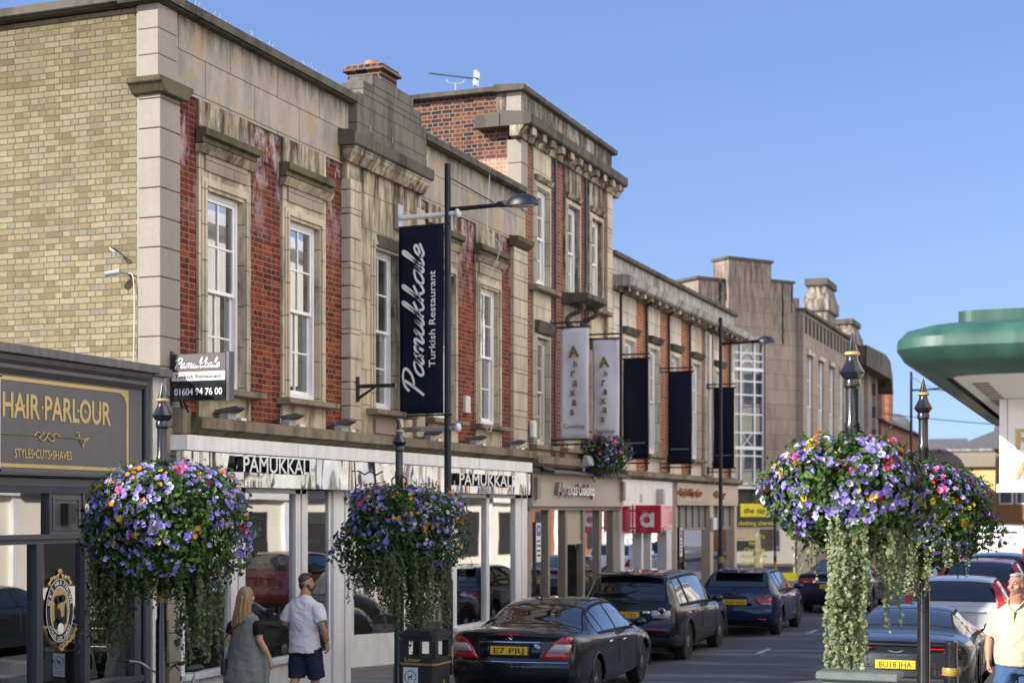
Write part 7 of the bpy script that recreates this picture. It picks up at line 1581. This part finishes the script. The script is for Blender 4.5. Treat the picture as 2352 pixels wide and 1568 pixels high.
b.tube([(.145, -.01, 1.25), (.205, -.02, 1.14), (.235, -.03, 1.02), (.27, .03, .9), (.3, .09, .79)], [.058, .052, .043, .04, .026], 12); b.tube([(-.145, -.01, 1.25), (-.20, -.02, 1.14), (-.23, -.03, 1.02), (-.22, .06, .92), (-.19, .15, .84)], [.058, .052, .043, .04, .026], 12)
hand(b, (.302, .095, .785), (.06, .2, -1), (-.2, 1, .1), (-1, -.1, -.1), .6); hand(b, (-.188, .155, .835), (.1, .6, -.8), (.2, .6, .6), (1, 0, 0), .6)
Mx = head_on(b, (.005, .012, 1.555), R(24)); fuse(b, 'body', SK2, h, .0085, 3); face_bits(h, Mx, M['ink'], (M['red_letter'], DKH))
hb = MB(); hb.ell((0, -.02, .035), (.09, .1, .1), 20, 12); rnd = random.Random(8)
for i in range(26):
    a = R(rnd.uniform(150, 390)); rr = rnd.uniform(.062, .088); L = rnd.uniform(.26, .47); x_, y_ = rr*math.cos(a), -.02+rr*math.sin(a)
    hb.tube(crom([(x_*.6, y_*.6, .1), (x_, y_-.01, 0), (x_*1.08-.004, y_-.025, -.12), (x_*1.25-.03*rnd.random(), y_-.045, -.12-L*.45), (x_*1.15-.05+rnd.uniform(-.03, .03), y_-.05, -.1-L)], 4), [.024]*10+[.022, .02, .018, .016, .013, .01, .007], 8)
hb.xf(Matrix.Translation((.005, .012, 1.555)) @ Matrix.Rotation(R(-10), 4, 'Z')); fuse(hb, 'hair', hair_mat('blonde_hair', [(.3, (.10, .062, .032)), (.5, (.27, .18, .095)), (.72, (.50, .37, .22))]), h, .0085, 2, .008, (30, 30, 5))
s_ = MB(); loft(s_, [((-.0, -.05, .5), .27, .20), ((0, -.03, .62), .26, .19), ((0, -.01, .8), .225, .17), ((0, 0, .95), .195, .155), ((0, .0, 1.08), .18, .145), ((0, .0, 1.2), .19, .145), ((0, -.01, 1.3), .19, .115), ((0, -.01, 1.365), .1, .08)])
s_.tube([(.23, .06, .95), (.25, .07, .7), (.262, .03, .42)], [.05, .06, .05], 12); s_.tube([(-.22, .02, .95), (-.25, .0, .7), (-.27, -.03, .46)], [.05, .06, .05], 12)
fuse(s_, 'cardigan', cloth('grey_jersey', (.17, .185, .18)), h, .012, 4, .02, (6, 6, 2.2), 5)
BKC = cloth('black_cotton', (.012, .012, .014))
for k in (1, -1): fuse(MB().tube([(k*.14, -.01, 1.24), (k*.19, -.015, 1.2), (k*.22, -.022, 1.09)], [.06, .07, .066], 14), 'black_sleeve', BKC, h, .01, 3, .006)
s_ = MB(); s_.tube([(.09, 0, .8), (.09, .08, .63), (.09, .13, .45), (.09, .07, .27), (.09, .02, .1)], [.1, .088, .064, .062, .046], 14); s_.tube([(-.09, 0, .8), (-.09, -.02, .63), (-.09, -.05, .45), (-.09, -.18, .28), (-.09, -.3, .15)], [.1, .088, .064, .062, .046], 14); loft(s_, [((0, 0, .72), .17, .13), ((0, 0, .9), .175, .13)]); fuse(s_, 'leggings', cloth('black_leggings', (.012, .012, .014)), h, .012, 3)
s_ = MB(); s_.tube([(.09, -.06, .045), (.095, .08, .045), (.1, .18, .03)], [.044, .048, .034], 12).tube([(-.09, -.35, .1), (-.095, -.24, .065), (-.1, -.11, .035)], [.04, .048, .034], 12); fuse(s_, 'shoes', M['plastic_black'], h, .011, 2)
bg_ = thing('shoulder_bag', 'dark cross body bag hanging at the left hip of the blonde woman', 'bag', (-10.36, 16.98, .9), R(-6)); MB().box(-.03, .05, -.1, .1, -.2, .0).build('bag_body', M['plastic_black'], bg_, bevel=.02); MB().tube(crom([(.0, -.1, 0), (.03, -.14, .14), (.14, -.16, .32), (.26, -.14, .42), (.33, -.06, .48)], 5), .009, 6).build('strap', M['plastic_black'], bg_, smooth=True)

# --- man in the cream polo shirt, walking towards the camera
h = thing('person', 'grey haired man in a cream polo shirt and jeans walking towards the camera', 'person', (-.95, 16.95, .3), R(168))
b = MB(); loft(b, [((0, 0, .86), .14, .1), ((0, 0, .98), .15, .11), ((0, .02, 1.1), .15, .115), ((0, .01, 1.28), .165, .105), ((0, -.01, 1.38), .16, .085), ((0, -.008, 1.45), .085, .066)])
b.tube([(0, -.01, 1.44), (0, .005, 1.53), (0, .02, 1.6)], [.078, .068, .066], 14)
b.tube([(.1, 0, .92), (.105, .08, .7), (.105, .14, .5), (.105, .09, .3), (.105, .05, .09)], [.1, .088, .062, .058, .04], 14); b.tube([(-.1, 0, .92), (-.105, -.03, .7), (-.105, -.06, .5), (-.105, -.18, .31), (-.105, -.3, .14)], [.1, .088, .062, .058, .04], 14)
b.tube([(.105, 0, .05), (.11, .12, .045), (.115, .22, .03)], [.045, .045, .03], 10); b.tube([(-.105, -.34, .1), (-.11, -.26, .06), (-.115, -.14, .03)], [.04, .045, .032], 10)
for k, f in ((1, -.02), (-1, .06)):
    b.tube([(k*.17, -.01, 1.38), (k*.25, -.02, 1.28), (k*.285, -.03+f*.3, 1.14), (k*.29, .02+f, 1.02), (k*.28, .06+f, .9)], [.055, .05, .045, .045, .029], 12); hand(b, (k*.28, .065+f, .895), (0, .12, -1), (-k*.35, 1, 0), (-k, -.3, 0), .85)
Mx = head_on(b, (0, .02, 1.69), R(14)); fuse(b, 'body', SK3, h, .0085, 3); GRH = hair_mat('grey_hair', [(.3, (.16, .15, .14)), (.7, (.42, .40, .38))]); face_bits(h, Mx, M['ink'], (M['red_letter'], GRH))
hb = MB(); hb.ell((0, -.03, .042), (.081, .085, .09), 20, 12); hb.ell((0, -.05, -.02), (.074, .058, .07), 16, 10); hb.ell((0, .035, .1), (.055, .04, .024), 14, 8); hb.xf(Mx); fuse(hb, 'hair', GRH, h, .008, 3, .004, (40, 40, 20))
CRM = cloth('cream_pique', (.50, .465, .345)); s_ = MB(); loft(s_, [((0, .0, .86), .22, .17), ((0, .01, .96), .218, .178), ((0, .02, 1.08), .215, .178), ((0, .0, 1.25), .225, .16), ((0, -.01, 1.37), .228, .138), ((0, -.012, 1.44), .18, .11), ((0, -.01, 1.49), .1, .085)])
for k in (1, -1): s_.tube([(k*.13, -.012, 1.385), (k*.205, -.02, 1.34), (k*.275, -.03, 1.15)], [.07, .083, .082], 14)
fuse(s_, 'polo_shirt', CRM, h, .011, 4, .02, (6, 6, 3), 14)
cl_ = MB()
for k in (1, -1): cl_.tube(crom([(k*.012, .1, 1.42), (k*.06, .085, 1.475), (k*.085, .0, 1.53), (k*.05, -.07, 1.54), (0, -.085, 1.54)], 5), .018, 8, flat=.5)
cl_.build('collar', CRM, h, smooth=True); MB().box(-.015, .015, .138, .152, 1.3, 1.43).build('placket', plain('placket_cloth', (.45, .42, .3), .8), h)  # placket in a slightly darker cream than the shirt
JN = cloth('blue_denim', (.045, .095, .2), 18, .35); s_ = MB(); loft(s_, [((0, 0, .78), .19, .145), ((0, 0, .95), .195, .15), ((0, 0, 1.0), .19, .15)]); s_.tube([(.1, 0, .88), (.107, .08, .7), (.107, .14, .5), (.107, .09, .3), (.107, .06, .07)], [.115, .104, .085, .08, .078], 16); s_.tube([(-.1, 0, .88), (-.107, -.03, .7), (-.107, -.06, .5), (-.107, -.18, .31), (-.107, -.31, .13)], [.115, .104, .085, .08, .078], 16); fuse(s_, 'jeans', JN, h, .012, 3, .016, (9, 9, 6), 20)
s_ = MB(); s_.tube([(.105, -.0, .05), (.11, .12, .05), (.115, .24, .035)], [.05, .055, .038], 12).tube([(-.105, -.37, .1), (-.11, -.26, .07), (-.115, -.12, .035)], [.045, .055, .04], 12); fuse(s_, 'shoes', M['plastic_black'], h, .011, 2)
# --- small figure far down the street
h = thing('person', 'distant person in a dark blue top standing left of the white van', 'person', (-5.7, 58.0, .1), R(170))
b = MB(); b.ell((0, 0, 1.62), (.08, .09, .12)); b.tube([(0, 0, 1.45), (0, 0, 1.55)], .06, 10)
for k in (1, -1): b.tube([(k*.1, 0, .9), (k*.11, .03, .5), (k*.11, 0, .08)], [.09, .06, .045], 10); b.tube([(k*.2, 0, 1.42), (k*.26, -.02, 1.15), (k*.25, .08, .92)], [.06, .045, .03], 10); hand(b, (k*.25, .085, .91), (0, .1, -1), (-k*.3, 1, 0), (-k, -.2, 0))
loft(b, [((0, 0, .85), .15, .11), ((0, 0, 1.1), .15, .11), ((0, 0, 1.4), .18, .1), ((0, 0, 1.48), .08, .07)]); fuse(b, 'body', SK3, h, .014, 3)
s_ = MB(); loft(s_, [((0, 0, .82), .19, .15), ((0, 0, 1.1), .19, .145), ((0, 0, 1.38), .21, .13), ((0, 0, 1.48), .09, .08)])
for k in (1, -1): s_.tube([(k*.17, 0, 1.42), (k*.265, -.02, 1.15)], [.085, .07], 10)
fuse(s_, 'jacket', cloth('blue_jacket', (.02, .05, .12)), h, .016, 3); s_ = MB(); [s_.tube([(k*.1, 0, .9), (k*.11, .03, .5), (k*.11, 0, .06)], [.11, .085, .08], 10) for k in (1, -1)]; fuse(s_, 'trousers', cloth('dark_trousers', (.02, .02, .025)), h, .016, 3)
